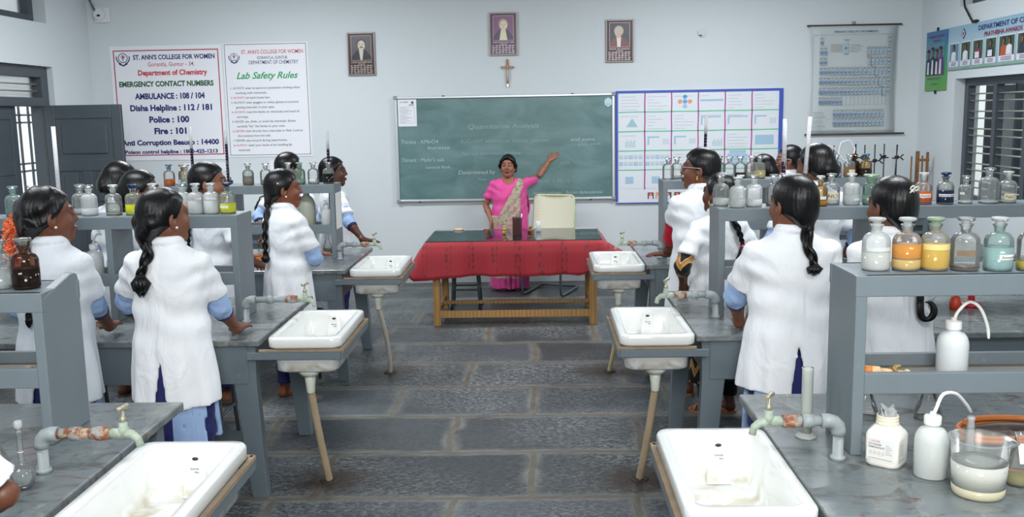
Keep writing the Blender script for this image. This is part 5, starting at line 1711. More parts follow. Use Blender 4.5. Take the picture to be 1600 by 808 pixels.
# ---- test tube brush/holder on the tray, rubber hoses
t = thing('cork_pestle', 'wooden rod with an orange-stained corked end lying on the nearest tray', 'rod', (1.04, 3.03, BZ + .2265 + .023), math.radians(-10))
mb = MB(); mb.tube([(.05, 0, 0), (.075, 0, -.001), (.105, 0, -.003), (.125, 0, -.004)], [.0105, .009, .0075, .007], 12); mb.ball((.132, 0, -.003), .0115, 12, 8); mb.build('rod', paint('pale_wood', '#d9b690', .6, var=.1, scale=40), t)
mb = MB(); mb.tube([(0, 0, 0), (.002, 0, 0), (.024, 0, 0), (.026, 0, 0)], [.013, .016, .016, .014], 16); mb.build('head', paint('orange_cork', '#c8792e', .55, var=.2, scale=30), t)
mb = MB(); mb.tube([(.024, 0, 0), (.026, 0, 0), (.049, 0, 0), (.051, 0, 0)], [.014, .0155, .0145, .012], 16); mb.build('band', paint('cork_band', '#dcb58a', .6, var=.2, scale=50), t)
mb = MB()
rng = random.Random(8)
for k in range(5):
    a = rng.uniform(0, 6.28)
    mb.tube([(.088 + .012 * rng.uniform(-1, 1), .014 * math.cos(a), .013 * math.sin(a)), (.098 + .01 * rng.uniform(-1, 1), .016 * math.cos(a + .9), .014 * math.sin(a + .9)), (.1 + .012 * rng.uniform(-1, 1), .012 * math.cos(a + 2), .02 * math.sin(a + 2) + .004)], [.004, .007, .003], 6)
mb.build('rubber_band', glass('old_rubber', '#c8a862', .1, .75, .3), t)
t = thing('wood_splinter', 'short pale stick lying on the tray of the raised-end rack', 'stick', (-1.83, 3.2, BZ + .2265 + .006), math.radians(25))
mb = MB(); mb.tube([(-.055, 0, 0), (0, 0, .002), (.04, .004, .003)], [.006, .0065, .005], 8); mb.ball((.045, .004, .004), (.014, .010, .008), 8, 6); mb.build('stick', m_wood_raw, t)
m_rubber = paint('orange_rubber', '#c5763f', .5, var=.1, scale=20)
def hose_coil(x, y, z, label, rx, ry, turns, r=.0085, rz=0, tail=None):
    mb = MB()
    P = []
    n = int(turns * 36)
    for i in range(n + 1):
        a = 2 * math.pi * turns * i / n
        k = 1 - .22 * (i / n)
        P.append((rx * k * math.cos(a) + .012 * math.sin(i * .21), ry * k * math.sin(a), r + (.9 * r) * (i / 36) * 1.4 + .003 * math.sin(i * .3)))
    if tail:
        P = [Vector(tail)] + P
    mb.tube(P, r, 8)
    o = mb.build('rubber_hose', m_rubber, None, (x, y, z)); o.rotation_euler = (0, 0, rz)
    return tag(o, label, 'hose')
hose_coil(1.55, 3.10, BZ, 'orange rubber hose coiled on the nearest bench behind the beaker', .185, .12, 2.4, .0095, .2)
hose_coil(2.06, 5.46, BZ, 'orange rubber tubing heaped beside the red clamp bases on the middle bench', .17, .07, 3.0, .010, -.2)
hose_coil(-2.20, 7.20, BZ, 'orange rubber hose loop on the farthest bench beyond the braided student', .14, .10, 2.2, .011, .3)
hose_coil(-2.43, 5.0, BZ, 'piece of orange rubber tubing near the hands of the flower-haired student', .07, .05, 1.3, .010, .4)

# ---- burettes: graduated glass tube with solution, tap, held on a retort stand
m_perm = fluid('permanganate', '#2a1836', .95)
m_iron = paint('stand_iron', '#33373b', .45, .5, .08)
m_whiteback = glass('burette_glass', '#f2f2f6', .03, .72, .05)
def burette(x, y, top, label, level=.5, length=.62, base=BZ, lean=0.0, white=False):
    t = thing('burette', label, 'burette', (x, y, base))
    H = top - base
    mb = MB(); mb.box((0, .06, .008), (.034, .12, .016)); mb.build('stand_base', m_iron, t, bevel=.004)
    mb = MB(); mb.tube([(0, .06, .01), (0, .06, min(H - .1, .62))], .005, 8); mb.build('stand_rod', m_iron, t)
    sl = lean
    a = Vector((0, 0, H - length)); b = Vector((sl, 0, H))
    def at(q): return a.lerp(b, q)
    mb = MB(); mb.tube([at(level), at(1)], .0115, 12); mb.build('tube', m_whiteback, t)
    if level > 0:
        mb = MB(); mb.tube([at(0), at(level)], .0115, 12); mb.build('solution', m_perm if not white else FL('#dfe0e4', .8), t)
    mb = MB()
    for k in range(24):
        p = at(.06 + .9 * k / 24)
        mb.box((p.x, -.0118, p.z), (.010 if k % 4 else .016, .0008, .0016))
    mb.build('graduations', m_label, t)
    mb = MB(); p = at(0); mb.tube([p, p - Vector((0, 0, .03)), p - Vector((0, 0, .08))], [.008, .0045, .003], 8); mb.tube([p + Vector((-.02, 0, -.022)), p + Vector((.02, 0, -.022))], .0045, 8); mb.build('stopcock', G['milky'], t)
    zc = min(.58, H - .18)
    mb = MB(); mb.bar((0, .06, zc), (0, .0, zc), .014, .014); mb.box((0, .06, zc), (.03, .03, .03)); mb.box((0, 0, zc), (.032, .026, .012)); mb.build('clamp', m_iron, t, bevel=.003)
    return t
burette(-2.755, 5.45, 1.895, 'white graduated burette standing tall in front of the dark door leaf', .22, .64, white=True)
burette(-2.76, 7.64, 1.865, 'burette of dark purple solution in front of the emergency numbers poster', .72, .62)
burette(-2.485, 7.66, 1.845, 'burette of purple solution overlapping the red border of the emergency poster', .80, .62)
burette(-1.665, 7.64, 1.815, 'burette of dark purple solution against the bare wall beside the safety rules', .78, .66)
burette(1.285, 7.48, 1.88, 'burette of dark solution against the chart board', .78, .62, lean=.014)
burette(1.375, 5.42, 1.865, 'burette of purple solution at the blue edge of the chart board', .62, .62)
burette(1.418, 5.58, 1.845, 'empty white burette next to the purple one at the board edge', .2, .62, white=True)
burette(1.462, 5.36, 1.875, 'tilted burette, pale above and purple below, in front of the bare wall', .50, .62, lean=.035)

# ---- retort stands on the side table
def retort(x, y, label, h=.72, base=.80, clamp=None, mat=None, dx=0.0):
    t = thing('retort_stand', label, 'stand', (x, y, base))
    mb = MB(); mb.box((0, .05, .009), (.05, .13, .018)); mb.build('base', mat or m_iron, t, bevel=.004)
    mb = MB(); mb.tube([(0, .05, .015), (dx, .05, h)], .0065, 8); mb.build('rod', mat or m_iron, t)
    if clamp:
        zc, dirn, ln = clamp
        mb = MB()
        cx = dx * zc / h
        mb.box((cx, .05, zc), (.034, .034, .036)); mb.tube([(cx - dirn * .05, .05, zc - .01), (cx + dirn * ln * .6, .04, zc + .003)], .007, 8)
        mb.tube([(cx + dirn * ln * .55, .04, zc), (cx + dirn * ln * .8, .03, zc + .026), (cx + dirn * ln, .03, zc + .030)], [.006, .008, .006], 7)
        mb.tube([(cx + dirn * ln * .55, .04, zc), (cx + dirn * ln * .8, .03, zc - .020), (cx + dirn * ln, .03, zc - .030)], [.006, .008, .006], 7)
        mb.tube([(cx, .03, zc + .012), (cx, .0, zc + .016)], [.006, .009], 7)
        mb.build('clamp', mat or m_iron, t, bevel=.002)
    return t
retort(3.10, 10.45, 'iron retort stand half behind the white paper ring, nearest the large hair bun', .72)
retort(3.20, 10.46, 'iron retort stand with a clamp under the white paper ring', .72, clamp=(.61, -1, .05))
retort(3.39, 10.40, 'leaning iron retort stand with a low clamp beside the hexagon ring', .73, clamp=(.53, -1, .06), dx=.02)
retort(3.475, 10.58, 'iron retort stand with a forward clamp, thinnest gap beside its neighbour', .73, clamp=(.58, 1, .09))
retort(3.545, 10.50, 'iron retort stand in the middle of the three crowded ones', .72, clamp=(.59, 1, .05))
retort(3.605, 10.36, 'iron retort stand with a long clamp pointing to the window', .73, clamp=(.555, 1, .085))
retort(3.735, 10.45, 'iron retort stand alone with one clamp, between the crowd and the leaning pair', .73, clamp=(.59, -1, .055))
retort(3.845, 10.45, 'leaning dark iron stand, first of the pair before the rusty frames', .72, dx=.03)
retort(3.925, 10.60, 'upright dark iron stand with a pale clamp before the rusty frames', .71, clamp=(.575, 1, .07))
m_rusty = paint('rusty_iron', '#85603c', .8, .1, .2, scale=30)
t = thing('iron_stand', 'rust-brown iron frame with two posts and a crossbar, near the window', 'stand', (4.055, 10.40, .80))
mb = MB(); mb.box((0, 0, .34), (.036, .030, .62)); mb.build('post', m_rusty, t, bevel=.004)
mb = MB(); mb.box((.105, 0, .34), (.026, .022, .60)); mb.build('post', m_rusty, t, bevel=.004)
mb = MB(); mb.box((.055, 0, .555), (.14, .02, .028)); mb.box((0, .0, .30), (.10, .028, .045)); mb.build('crossbar', m_rusty, t, bevel=.004)
mb = MB(); mb.box((.05, 0, .012), (.17, .14, .024)); mb.build('base', m_rusty, t, bevel=.004)
t = thing('rusty_stand', 'thin rust-brown rod stand left of the rusty frame', 'stand', (3.965, 10.33, .80))
mb = MB(); mb.tube([(0, 0, .015), (0, 0, .60)], .009, 8); mb.build('rod', m_rusty, t)
mb = MB(); mb.box((0, 0, .008), (.09, .12, .016)); mb.build('base', m_rusty, t, bevel=.003)
t = thing('rusty_stand', 'rust-brown single rod stand nearest the window reveal', 'stand', (4.185, 10.60, .80))
mb = MB(); mb.tube([(0, 0, .015), (0, 0, .59)], .0105, 8); mb.build('rod', m_rusty, t)
mb = MB(); mb.box((0, 0, .27), (.05, .03, .035)); mb.build('boss', m_rusty, t, bevel=.004)
mb = MB(); mb.box((-.01, 0, .008), (.09, .12, .016)); mb.build('base', m_rusty, t, bevel=.003)
m_ring = paint('ring_white', '#dfe3e6', .4, var=.04)
t = thing('paper_ring', 'large white hexagonal paper ring propped upright among the stands', 'ring', (3.285, 10.34, 1.47))
mb = MB(); mb.tube([(.085 * math.cos(math.radians(60 * k + 12 + d)), .012 * math.sin(k), .11 * math.sin(math.radians(60 * k + 12 + d))) for k in range(6) for d in (-6, 6)], .009, 8, closed=True); mb.build('ring', m_ring, t)
mb = MB(); mb.tube([(.02, .0, -.108), (.02, .02, -.65)], .005, 6); mb.build('stick', m_ring, t)
t = thing('paper_ring', 'smaller white bent paper loop beside the hexagonal ring', 'ring', (3.105, 10.38, 1.44))
mb = MB(); mb.tube([(-.07, 0, -.06), (-.06, 0, .02), (0, .0, .085), (.06, 0, .055), (.085, 0, .0)], .009, 8); mb.build('loop', m_ring, t)
mb = MB(); mb.tube([(-.07, 0, -.06), (-.06, .02, -.62)], .005, 6); mb.build('stick', m_ring, t)
t = thing('plastic_bag', 'crumpled white and lilac plastic bag heaped among the stands', 'bag', (3.20, 10.68, .80))
rng = random.Random(11)
mb = MB()
loops = []
for i in range(9):
    zz = .02 + i * .065; k = math.sin(math.pi * (i + .8) / 10)
    loops.append([((.17 * k + .02) * math.cos(a) * (1 + .22 * rng.uniform(-1, 1)), (.10 * k + .015) * math.sin(a) * (1 + .22 * rng.uniform(-1, 1)), zz + .02 * rng.uniform(-1, 1)) for a in (2 * math.pi * j / 16 for j in range(16))])
mb.loft(loops, smooth=False)
mb.build('film', paint('bag_lilac', '#c9cbdb', .35, var=.10, scale=8), t)
t = thing('red_clamp', 'red iron stand base with a dark rod on the middle bench', 'stand', (2.36, 5.22, BZ))
m_redpaint = paint('red_paint', '#b3222c', .4, var=.1)
mb = MB(); mb.lathe([(.055, 0), (.058, .012), (.05, .02), (.02, .024), (.018, .06), (.014, .062)], segs=18); mb.build('base', m_redpaint, t)
mb = MB(); mb.tube([(0, 0, .05), (0, 0, .19)], .006, 8); mb.build('rod', m_iron, t)
t = thing('red_clamp', 'orange-red tripod foot with a dark rod, nearest the orange tubing', 'stand', (2.24, 5.14, BZ))
mb = MB(); mb.lathe([(.028, 0), (.030, .03), (.022, .07), (.012, .075)], segs=14); mb.build('base', paint('orange_red', '#c0401f', .45, var=.1), t)
mb = MB(); mb.tube([(0, 0, .06), (0, 0, .185)], .006, 8); mb.build('rod', m_iron, t)

# ---- things on the desk, side table and rack ends
t = thing('pen_holder', 'dark brown woven pen cup with a purple and a white pen on the desk', 'pen holder', (-.20, 8.98, DZ))
def weave():
    t = NT('brown_weave')
    c = t.n('ShaderNodeTexChecker'); c.inputs['Scale'].default_value = 160; c.inputs['Color1'].default_value = lin('#4b2d2d'); c.inputs['Color2'].default_value = lin('#6f4643')
    t.l(t.coords(), c.inputs['Vector']); t.base(c.outputs['Color']); t.b.inputs['Roughness'].default_value = .6
    return t.m
mb = MB(); mb.lathe([(.040, 0), (.044, .004), (.044, .16), (.047, .165), (.044, .17), (.040, .165), (.038, .02)], segs=24); mb.build('cup', weave(), t)
mb = MB(); mb.tube([(.012, 0, .02), (.03, .01, .20)], .0055, 8); mb.build('pen', paint('pen_purple', '#4a2f8c', .4, var=0), t)
mb = MB(); mb.tube([(.02, .01, .02), (.045, .0, .20)], .0055, 8); mb.build('pen', m_plastic, t)
t = thing('trinket', 'small yellow and green glass ornament on the desk in front of the sari', 'ornament', (-.325, 9.05, DZ))
mb = MB(); mb.ball((0, 0, .018), (.019, .019, .018)); mb.ball((.002, 0, .048), (.016, .016, .018)); mb.ball((0, 0, .073), (.011, .011, .011)); mb.build('beads', paint('yellow_green', '#b5a83c', .2, var=.35, scale=60), t)
t = thing('trinket', 'small rounded brown ornament on the desk beside the pen cup', 'ornament', (-.08, 9.14, DZ))
mb = MB(); mb.ball((0, 0, .022), (.024, .020, .022)); mb.ball((.004, 0, .052), (.018, .016, .017)); mb.build('figure', paint('brown_glaze', '#9c5a30', .25, var=.2, scale=40), t)
t = thing('white_canister', 'small white upright canister on the desk in front of the chair', 'canister', (.0, 9.24, DZ))
mb = MB(); mb.loft([rrect(.046, .03, .012, 0), rrect(.05, .034, .012, .004), rrect(.05, .034, .012, .094), rrect(.044, .028, .01, .099)]); mb.build('body', m_plastic, t)
t = thing('wooden_lid', 'small tan rounded lid lying at the back of the desk', 'lid', (-.79, 9.44, DZ))
mb = MB(); mb.lathe([(.048, 0), (.05, .004), (.045, .016), (.02, .021)], segs=20); mb.build('lid', paint('tan_lid', '#c7b295', .5, var=.08), t)
t = thing('handbag', 'black rounded handbag on the white side table', 'bag', (-2.99, 10.48, .80))
mb = MB(); mb.loft([rrect(.24, .12, .05, 0), rrect(.27, .15, .06, .03), rrect(.27, .14, .06, .15), rrect(.20, .10, .05, .22), rrect(.10, .05, .02, .245)]); mb.build('body', paint('black_leather', '#15151a', .5, var=.1), t)
mb = MB(); mb.tube([(-.09, 0, .21), (-.07, 0, .26), (0, 0, .285), (.07, 0, .26), (.09, 0, .21)], .008, 8); mb.build('handle', m_void, t)
t = thing('paper_sheet', 'blank white paper sheet taped to the end of the far door-side rack', 'paper', (-1.562, 7.33, 1.06))
mb = MB(); mb.box((.002, .115, .14), (.002, .21, .28)); mb.build('sheet', m_label, t)
t = thing('book', 'dark blue exercise book lying open-side down on the farthest door-side bench', 'book', (-1.95, 7.60, BZ), .3)
mb = MB(); mb.box((0, 0, .014), (.2, .26, .022)); mb.build('pages', m_label, t)
mb = MB(); mb.box((0, 0, .027), (.21, .27, .004)); mb.box((0, 0, .0015), (.21, .27, .003)); mb.build('cover', m_bluecap, t)

# ------------------------------------------------------------------ people: signed-distance sculpting
class Vol:
    """A block of space that smooth shapes are blended into, then skinned with surface nets."""
    def __init__(s, lo, hi, res):
        s.lo = np.array(lo, float); s.res = res
        s.n = np.maximum(4, np.ceil((np.array(hi, float) - s.lo) / res).astype(int) + 1)
        s.ax = [(s.lo[i] + res * np.arange(s.n[i])).astype(np.float32) for i in range(3)]
        s.d = np.full(s.n, .08, np.float32)
    def sub(s, lo, hi):
        sl = []
        for i in range(3):
            a = int(max(0, math.floor((lo[i] - s.lo[i]) / s.res))); b = int(min(s.n[i], math.ceil((hi[i] - s.lo[i]) / s.res) + 1))
            if b <= a: return None
            sl.append(slice(a, b))
        return tuple(sl)
    def xyz(s, sl):
        return s.ax[0][sl[0]][:, None, None], s.ax[1][sl[1]][None, :, None], s.ax[2][sl[2]][None, None, :]
    def blend(s, sl, d, k, cut=False):
        a = s.d[sl]
        if cut:
            a, d = -a, d
        h = np.maximum(k - np.abs(a - d), 0) / max(k, 1e-6)
        m = np.minimum(a, d) - h * h * k * .25
        s.d[sl] = -m if cut else m
    def cone(s, a, b, ra, rb, k=.012, cut=False, plane=None):
        a = np.array(a, float); b = np.array(b, float); m = max(ra, rb) + .05
        sl = s.sub(np.minimum(a, b) - m, np.maximum(a, b) + m)
        if sl is None: return
        X, Y, Z = s.xyz(sl); ba = b - a; L2 = max(ba @ ba, 1e-9)
        t = np.clip(((X - a[0]) * ba[0] + (Y - a[1]) * ba[1] + (Z - a[2]) * ba[2]) / L2, 0, 1)
        d = np.sqrt((X - a[0] - t * ba[0]) ** 2 + (Y - a[1] - t * ba[1]) ** 2 + (Z - a[2] - t * ba[2]) ** 2) - (ra + (rb - ra) * t)
        if plane is not None:
            p, nrm = plane
            d = np.maximum(d, (X - p[0]) * nrm[0] + (Y - p[1]) * nrm[1] + (Z - p[2]) * nrm[2])
        s.blend(sl, d, k, cut)
    def ell(s, c, r, k=.012, rot=None, cut=False):
        c = np.array(c, float); r = np.array(r, float) if hasattr(r, '__len__') else np.array([r] * 3, float)
        m = r.max() + .05
        sl = s.sub(c - m, c + m)
        if sl is None: return
        X, Y, Z = s.xyz(sl); X, Y, Z = X - c[0], Y - c[1], Z - c[2]
        if rot is not None:
            q = np.array(rot)
            X, Y, Z = q[0, 0] * X + q[1, 0] * Y + q[2, 0] * Z, q[0, 1] * X + q[1, 1] * Y + q[2, 1] * Z, q[0, 2] * X + q[1, 2] * Y + q[2, 2] * Z
        k0 = np.sqrt((X / r[0]) ** 2 + (Y / r[1]) ** 2 + (Z / r[2]) ** 2)
        k1 = np.sqrt((X / r[0] ** 2) ** 2 + (Y / r[1] ** 2) ** 2 + (Z / r[2] ** 2) ** 2)
        s.blend(sl, k0 * (k0 - 1) / np.maximum(k1, 1e-6), k, cut)
    def net(s):
        d = s.d; ins = d < 0
        n = s.n - 1
        def c(o): return d[o[0]:o[0] + n[0], o[1]:o[1] + n[1], o[2]:o[2] + n[2]]
        offs = [(i, j, k) for i in (0, 1) for j in (0, 1) for k in (0, 1)]
        cnt = sum((c(o) < 0).astype(np.int8) for o in offs)
        act = (cnt > 0) & (cnt < 8)
        idx = np.argwhere(act)
        if len(idx) == 0: return np.zeros((0, 3)), np.zeros((0, 4), int)
        ids = np.full(n, -1, np.int32); ids[act] = np.arange(len(idx))
        acc = np.zeros((len(idx), 3)); w = np.zeros(len(idx))
        vals = {o: d[idx[:, 0] + o[0], idx[:, 1] + o[1], idx[:, 2] + o[2]] for o in offs}
        for ax in range(3):
            for o in offs:
                if o[ax]: continue
                p = list(o); p[ax] = 1; p = tuple(p)
                a, b = vals[o], vals[p]
                m = (a < 0) != (b < 0)
                t = np.where(m, a / np.where(np.abs(a - b) < 1e-9, 1e-9, a - b), 0)
                q = np.array(o, float)[None, :].repeat(len(idx), 0); q[:, ax] += t
                acc[m] += q[m]; w[m] += 1
        V = s.lo + s.res * (idx + acc / w[:, None])
        F = []
        for ax in range(3):
            u, v = (ax + 1) % 3, (ax + 2) % 3
            sl0 = [slice(1, None)] * 3; sl0[ax] = slice(0, -1)
            sl1 = [slice(1, None)] * 3; sl1[ax] = slice(1, None)
            A = ins[tuple(slice(0, None) if i != ax else slice(0, -1) for i in range(3))]
            B = ins[tuple(slice(0, None) if i != ax else slice(1, None) for i in range(3))]
            e = np.argwhere(A != B)
            ok = (e[:, u] > 0) & (e[:, v] > 0) & (e[:, u] < n[u]) & (e[:, v] < n[v])
            e = e[ok]
            inside_first = A[e[:, 0], e[:, 1], e[:, 2]]
            q = []
            for du, dv in ((0, 0), (1, 0), (1, 1), (0, 1)):
                g = e.copy(); g[:, u] -= du; g[:, v] -= dv
                q.append(ids[g[:, 0], g[:, 1], g[:, 2]])
            q = np.stack(q, 1)
            q[~inside_first] = q[~inside_first][:, ::-1]
            F.append(q[(q >= 0).all(1)])
        return V, np.concatenate(F)

def np_mesh(name, V, F, mats, parent, slots=None, smooth_iter=0):
    me = bpy.data.meshes.new(name)
    me.vertices.add(len(V)); me.vertices.foreach_set('co', np.ascontiguousarray(V, np.float32).ravel())
    me.loops.add(F.size); me.loops.foreach_set('vertex_index', np.ascontiguousarray(F, np.int32).ravel())
    me.polygons.add(len(F)); me.polygons.foreach_set('loop_start', np.arange(0, F.size, 4, dtype=np.int32))
    if slots is not None:
        me.polygons.foreach_set('material_index', slots.astype(np.int32))
    me.polygons.foreach_set('use_smooth', np.ones(len(F), bool))
    me.update(calc_edges=True); me.validate()
    for m in (mats if isinstance(mats, (list, tuple)) else [mats]):
        me.materials.append(m)
    return link(name, me, parent)

def relax(V, F, it=1, f=.5):
    """A light Laplacian pass to take the grid facets out of a skinned surface."""
    n = len(V)
    e = np.concatenate([F[:, [0, 1]], F[:, [1, 2]], F[:, [2, 3]], F[:, [3, 0]]])
    e = np.concatenate([e, e[:, ::-1]])
    cnt = np.bincount(e[:, 0], minlength=n).astype(float)
    for _ in range(it):
        acc = np.stack([np.bincount(e[:, 0], weights=V[e[:, 1], i], minlength=n) for i in range(3)], 1)
        V = V + f * (acc / np.maximum(cnt, 1)[:, None] - V)
    return V

def rotm(yaw=0, pitch=0, roll=0):
    return np.array((Matrix.Rotation(yaw, 3, 'Z') @ Matrix.Rotation(pitch, 3, 'X') @ Matrix.Rotation(roll, 3, 'Y')))

# ---- cloth, skin and hair materials
def cloth(name, color, wr=.5, rough=.75, tex=None):
    if name in _cache: return _cache[name]
    t = NT(name)
    co = t.coords()
    c = tex(t, co) if tex else None
    if c is None:
        a = lin(color); d = tuple(x * .94 for x in a[:3]) + (1,)
        c = t.mix(t.noise(6, 3, co), d, a)
    t.base(c)
    t.b.inputs['Roughness'].default_value = rough
    t.b.inputs['Specular IOR Level'].default_value = .25
    t.b.inputs['Sheen Weight'].default_value = .08
    w1 = t.noise(6.0, 3, t.mapping((1, 1, .55), co, rot=(0, .35, .2)), 1.6, .5)
    w2 = t.noise(240, 2, co)
    t.bump(t.mix(.06, w1, w2), wr, .034)
    _cache[name] = t.m
    return t.m
m_coat = cloth('lab_coat_white', '#eff2f6', .55)
m_coat2 = cloth('lab_coat_cool', '#e6ebf2', .6)
m_bluek = cloth('tunic_blue', '#9db8e0', .5)
m_navy = cloth('navy_cotton', '#272c63', .35)
m_redk = cloth('red_cotton', '#b3142c', .4)
m_blackc = cloth('black_cotton', '#1a191c', .3)
def ikat_tex(t, co):
    sep = t.n('ShaderNodeSeparateXYZ'); t.l(co, sep.inputs[0])
    ang = t.n('ShaderNodeMath', operation='ARCTAN2'); t.l(sep.outputs[1], ang.inputs[0]); t.l(sep.outputs[0], ang.inputs[1])
    z = t.n('ShaderNodeMath', operation='PINGPONG'); m = t.n('ShaderNodeMath', operation='MULTIPLY'); t.l(ang.outputs[0], m.inputs[0]); m.inputs[1].default_value = 3.6
    t.l(m.outputs[0], z.inputs[0]); z.inputs[1].default_value = .5
    s = t.n('ShaderNodeMath', operation='MULTIPLY_ADD'); t.l(sep.outputs[2], s.inputs[0]); s.inputs[1].default_value = 7.0; t.l(z.outputs[0], s.inputs[2])
    f = t.n('ShaderNodeMath', operation='FRACT'); t.l(s.outputs[0], f.inputs[0])
    return t.ramp(f.outputs[0], [(.0, lin('#1d1a18')), (.42, lin('#1d1a18')), (.46, lin('#c79a5a')), (.72, lin('#9a5f24')), (.78, lin('#d8c08e')), (.82, lin('#221c18'))])
m_ikat = cloth('zigzag_print', '#8a5a2a', .3, .7, ikat_tex)
def floral_tex(t, co):
    wob = t.n('ShaderNodeVectorMath', operation='MULTIPLY_ADD'); nz = t.n('ShaderNodeTexNoise', i_Scale=18.0, i_Detail=3.0); t.l(co, nz.inputs['Vector'])
    t.l(nz.outputs['Color'], wob.inputs[0]); wob.inputs[1].default_value = (.06, .06, .06); t.l(co, wob.inputs[2])
    v1 = t.n('ShaderNodeTexVoronoi', i_Scale=13.0, i_Randomness=.9); t.l(wob.outputs[0], v1.inputs['Vector'])
    v2 = t.n('ShaderNodeTexVoronoi', i_Scale=30.0); t.l(wob.outputs[0], v2.inputs['Vector'])
    base = t.mix(t.noise(30, 4, co), lin('#a99c86'), lin('#c4b7a0'))
    base = t.mix(t.ramp(v2.outputs['Distance'], [(.20, W(.9)), (.32, W(0))]), base, lin('#7a715a'))
    base = t.mix(t.ramp(t.noise(22, 3, co), [(.60, W(0)), (.66, W(.7))]), base, lin('#74806a'))
    return t.mix(t.ramp(v1.outputs['Distance'], [(.24, W(.95)), (.40, W(0))]), base, t.mix(t.noise(45, 3, co), lin('#b85a86'), lin('#e087ae')))
m_sari = cloth('floral_chiffon', '#c4b8a2', .4, .7, floral_tex)
m_pink = cloth('pink_silk', '#e8559f', .35, .5)
m_pink2 = cloth('pink_border', '#df4f98', .3, .45, lambda t, co: t.mix(t.ramp(t.noise(9, 2, t.mapping((6, 6, 1), co)), [(.45, W(0)), (.6, W(1))]), lin('#e0559c'), lin('#c44487')))
def skin(name, c):
    if name in _cache: return _cache[name]
    t = NT(name)
    a = lin(c); d = tuple(x * .82 for x in a[:3]) + (1,)
    t.base(t.mix(t.noise(25, 4), d, a))
    t.b.inputs['Roughness'].default_value = .48
    t.b.inputs['Subsurface Weight'].default_value = .06
    t.b.inputs['Subsurface Radius'].default_value = (.6, .25, .15)
    t.b.inputs['Subsurface Scale'].default_value = .01
    t.bump(t.noise(180, 3), .06, .003)
    _cache[name] = t.m
    return t.m
def hair_mat():
    t = NT('black_hair')
    co = t.coords()
    w = t.noise(1.0, 5, t.mapping((150, 34, 34), co), 2.0, .6)
    t.base(t.mix(w, lin('#050506'), lin('#121011')))
    t.b.inputs['Roughness'].default_value = .30
    t.b.inputs['Specular IOR Level'].default_value = .34
    t.bump(w, .30, .004)
    return t.m
m_hair = hair_mat()
m_lip, m_sclera, m_iris = paint('lip', '#6e3a34', .4, var=.05), paint('sclera', '#a99c92', .3, var=0), paint('iris', '#1c1210', .15, var=0)
m_gold = paint('gold', '#d9b25c', .25, .9, .02)
m_pearl = paint('pearl_stud', '#e9e4da', .2, var=.01)

def head_volume(fem=True, res=.0042):
    v = Vol((-.105, -.13, -.235), (.105, .145, .135), res)
    v.ell((0, -.014, .026), (.073, .093, .086), .01)
    v.ell((0, .020, -.040), (.056, .064, .078), .035)
    v.ell((0, .060, -.094), (.022, .020, .019), .030)
    for s in (-1, 1):
        v.ell((s * .036, .050, -.034), (.026, .028, .028), .025)
        v.cone((s * .052, -.008, -.052), (s * .022, .050, -.092), .018, .014, .03)
        v.ell((s * .031, .092, .006), (.018, .014, .0115), .012, cut=True)
        v.cone((s * .014, .084, .025), (s * .048, .068, .026), .007, .006, .016)
        v.ell((s * .031, .0745, .006), (.0130, .0130, .0115), .004)
        v.cone((s * .016, .0855, .0145), (s * .046, .072, .012), .0045, .0045, .006)
        v.ell((s * .011, .089, -.028), (.0075, .009, .007), .008)
    v.cone((0, .083, .018), (0, .0985, -.022), .0065, .0100, .014)
    v.ell((0, .088, -.0555), (.022, .012, .0060), .006)
    v.ell((0, .087, -.0665), (.019, .012, .0070), .006)
    v.ell((0, .103, -.0605), (.019, .004, .0010), .003, cut=True)
    for s in (-1, 1):
        q = rotm(s * .35, -.18, 0)
        v.ell((s * .077, -.012, -.010), (.010, .020, .032), .006, q)
        v.ell((s * .084, -.006, -.004), (.006, .010, .017), .005, q, cut=True)
        v.ell((s * .075, -.006, -.036), (.008, .010, .011), .006)
    v.cone((0, -.022, -.055), (0, -.030, -.23), .050, .056, .03)
    return v
_HEAD = {}
def head_mesh(res):
    if res not in _HEAD:
        V, F = head_volume(res=res).net()
        V = relax(V, F, 1, .4)
        c = V[F].mean(1)
        sl = np.zeros(len(F), int)
        lips = (np.abs(c[:, 0]) < .023) & (c[:, 1] > .082) & (c[:, 2] < -.0495) & (c[:, 2] > -.0735); sl[lips] = 1
        for s in (-1, 1):
            e = np.sqrt(((c[:, 0] - s * .031) / .0115) ** 2 + ((c[:, 2] - .0055) / .0050) ** 2)
            eye = (e < 1) & (c[:, 1] > .072); sl[eye] = 2
            ir = (np.hypot(c[:, 0] - s * .031, c[:, 2] - .006) < .0062) & (c[:, 1] > .076); sl[ir & eye] = 3
            br = (np.abs(c[:, 2] - (.0295 - .10 * np.abs(np.abs(c[:, 0]) - .028))) < .0038) & (c[:, 0] * s > .012) & (c[:, 0] * s < .052) & (c[:, 1] > .055); sl[br] = 4
        _HEAD[res] = (V, F, sl)
    return _HEAD[res]

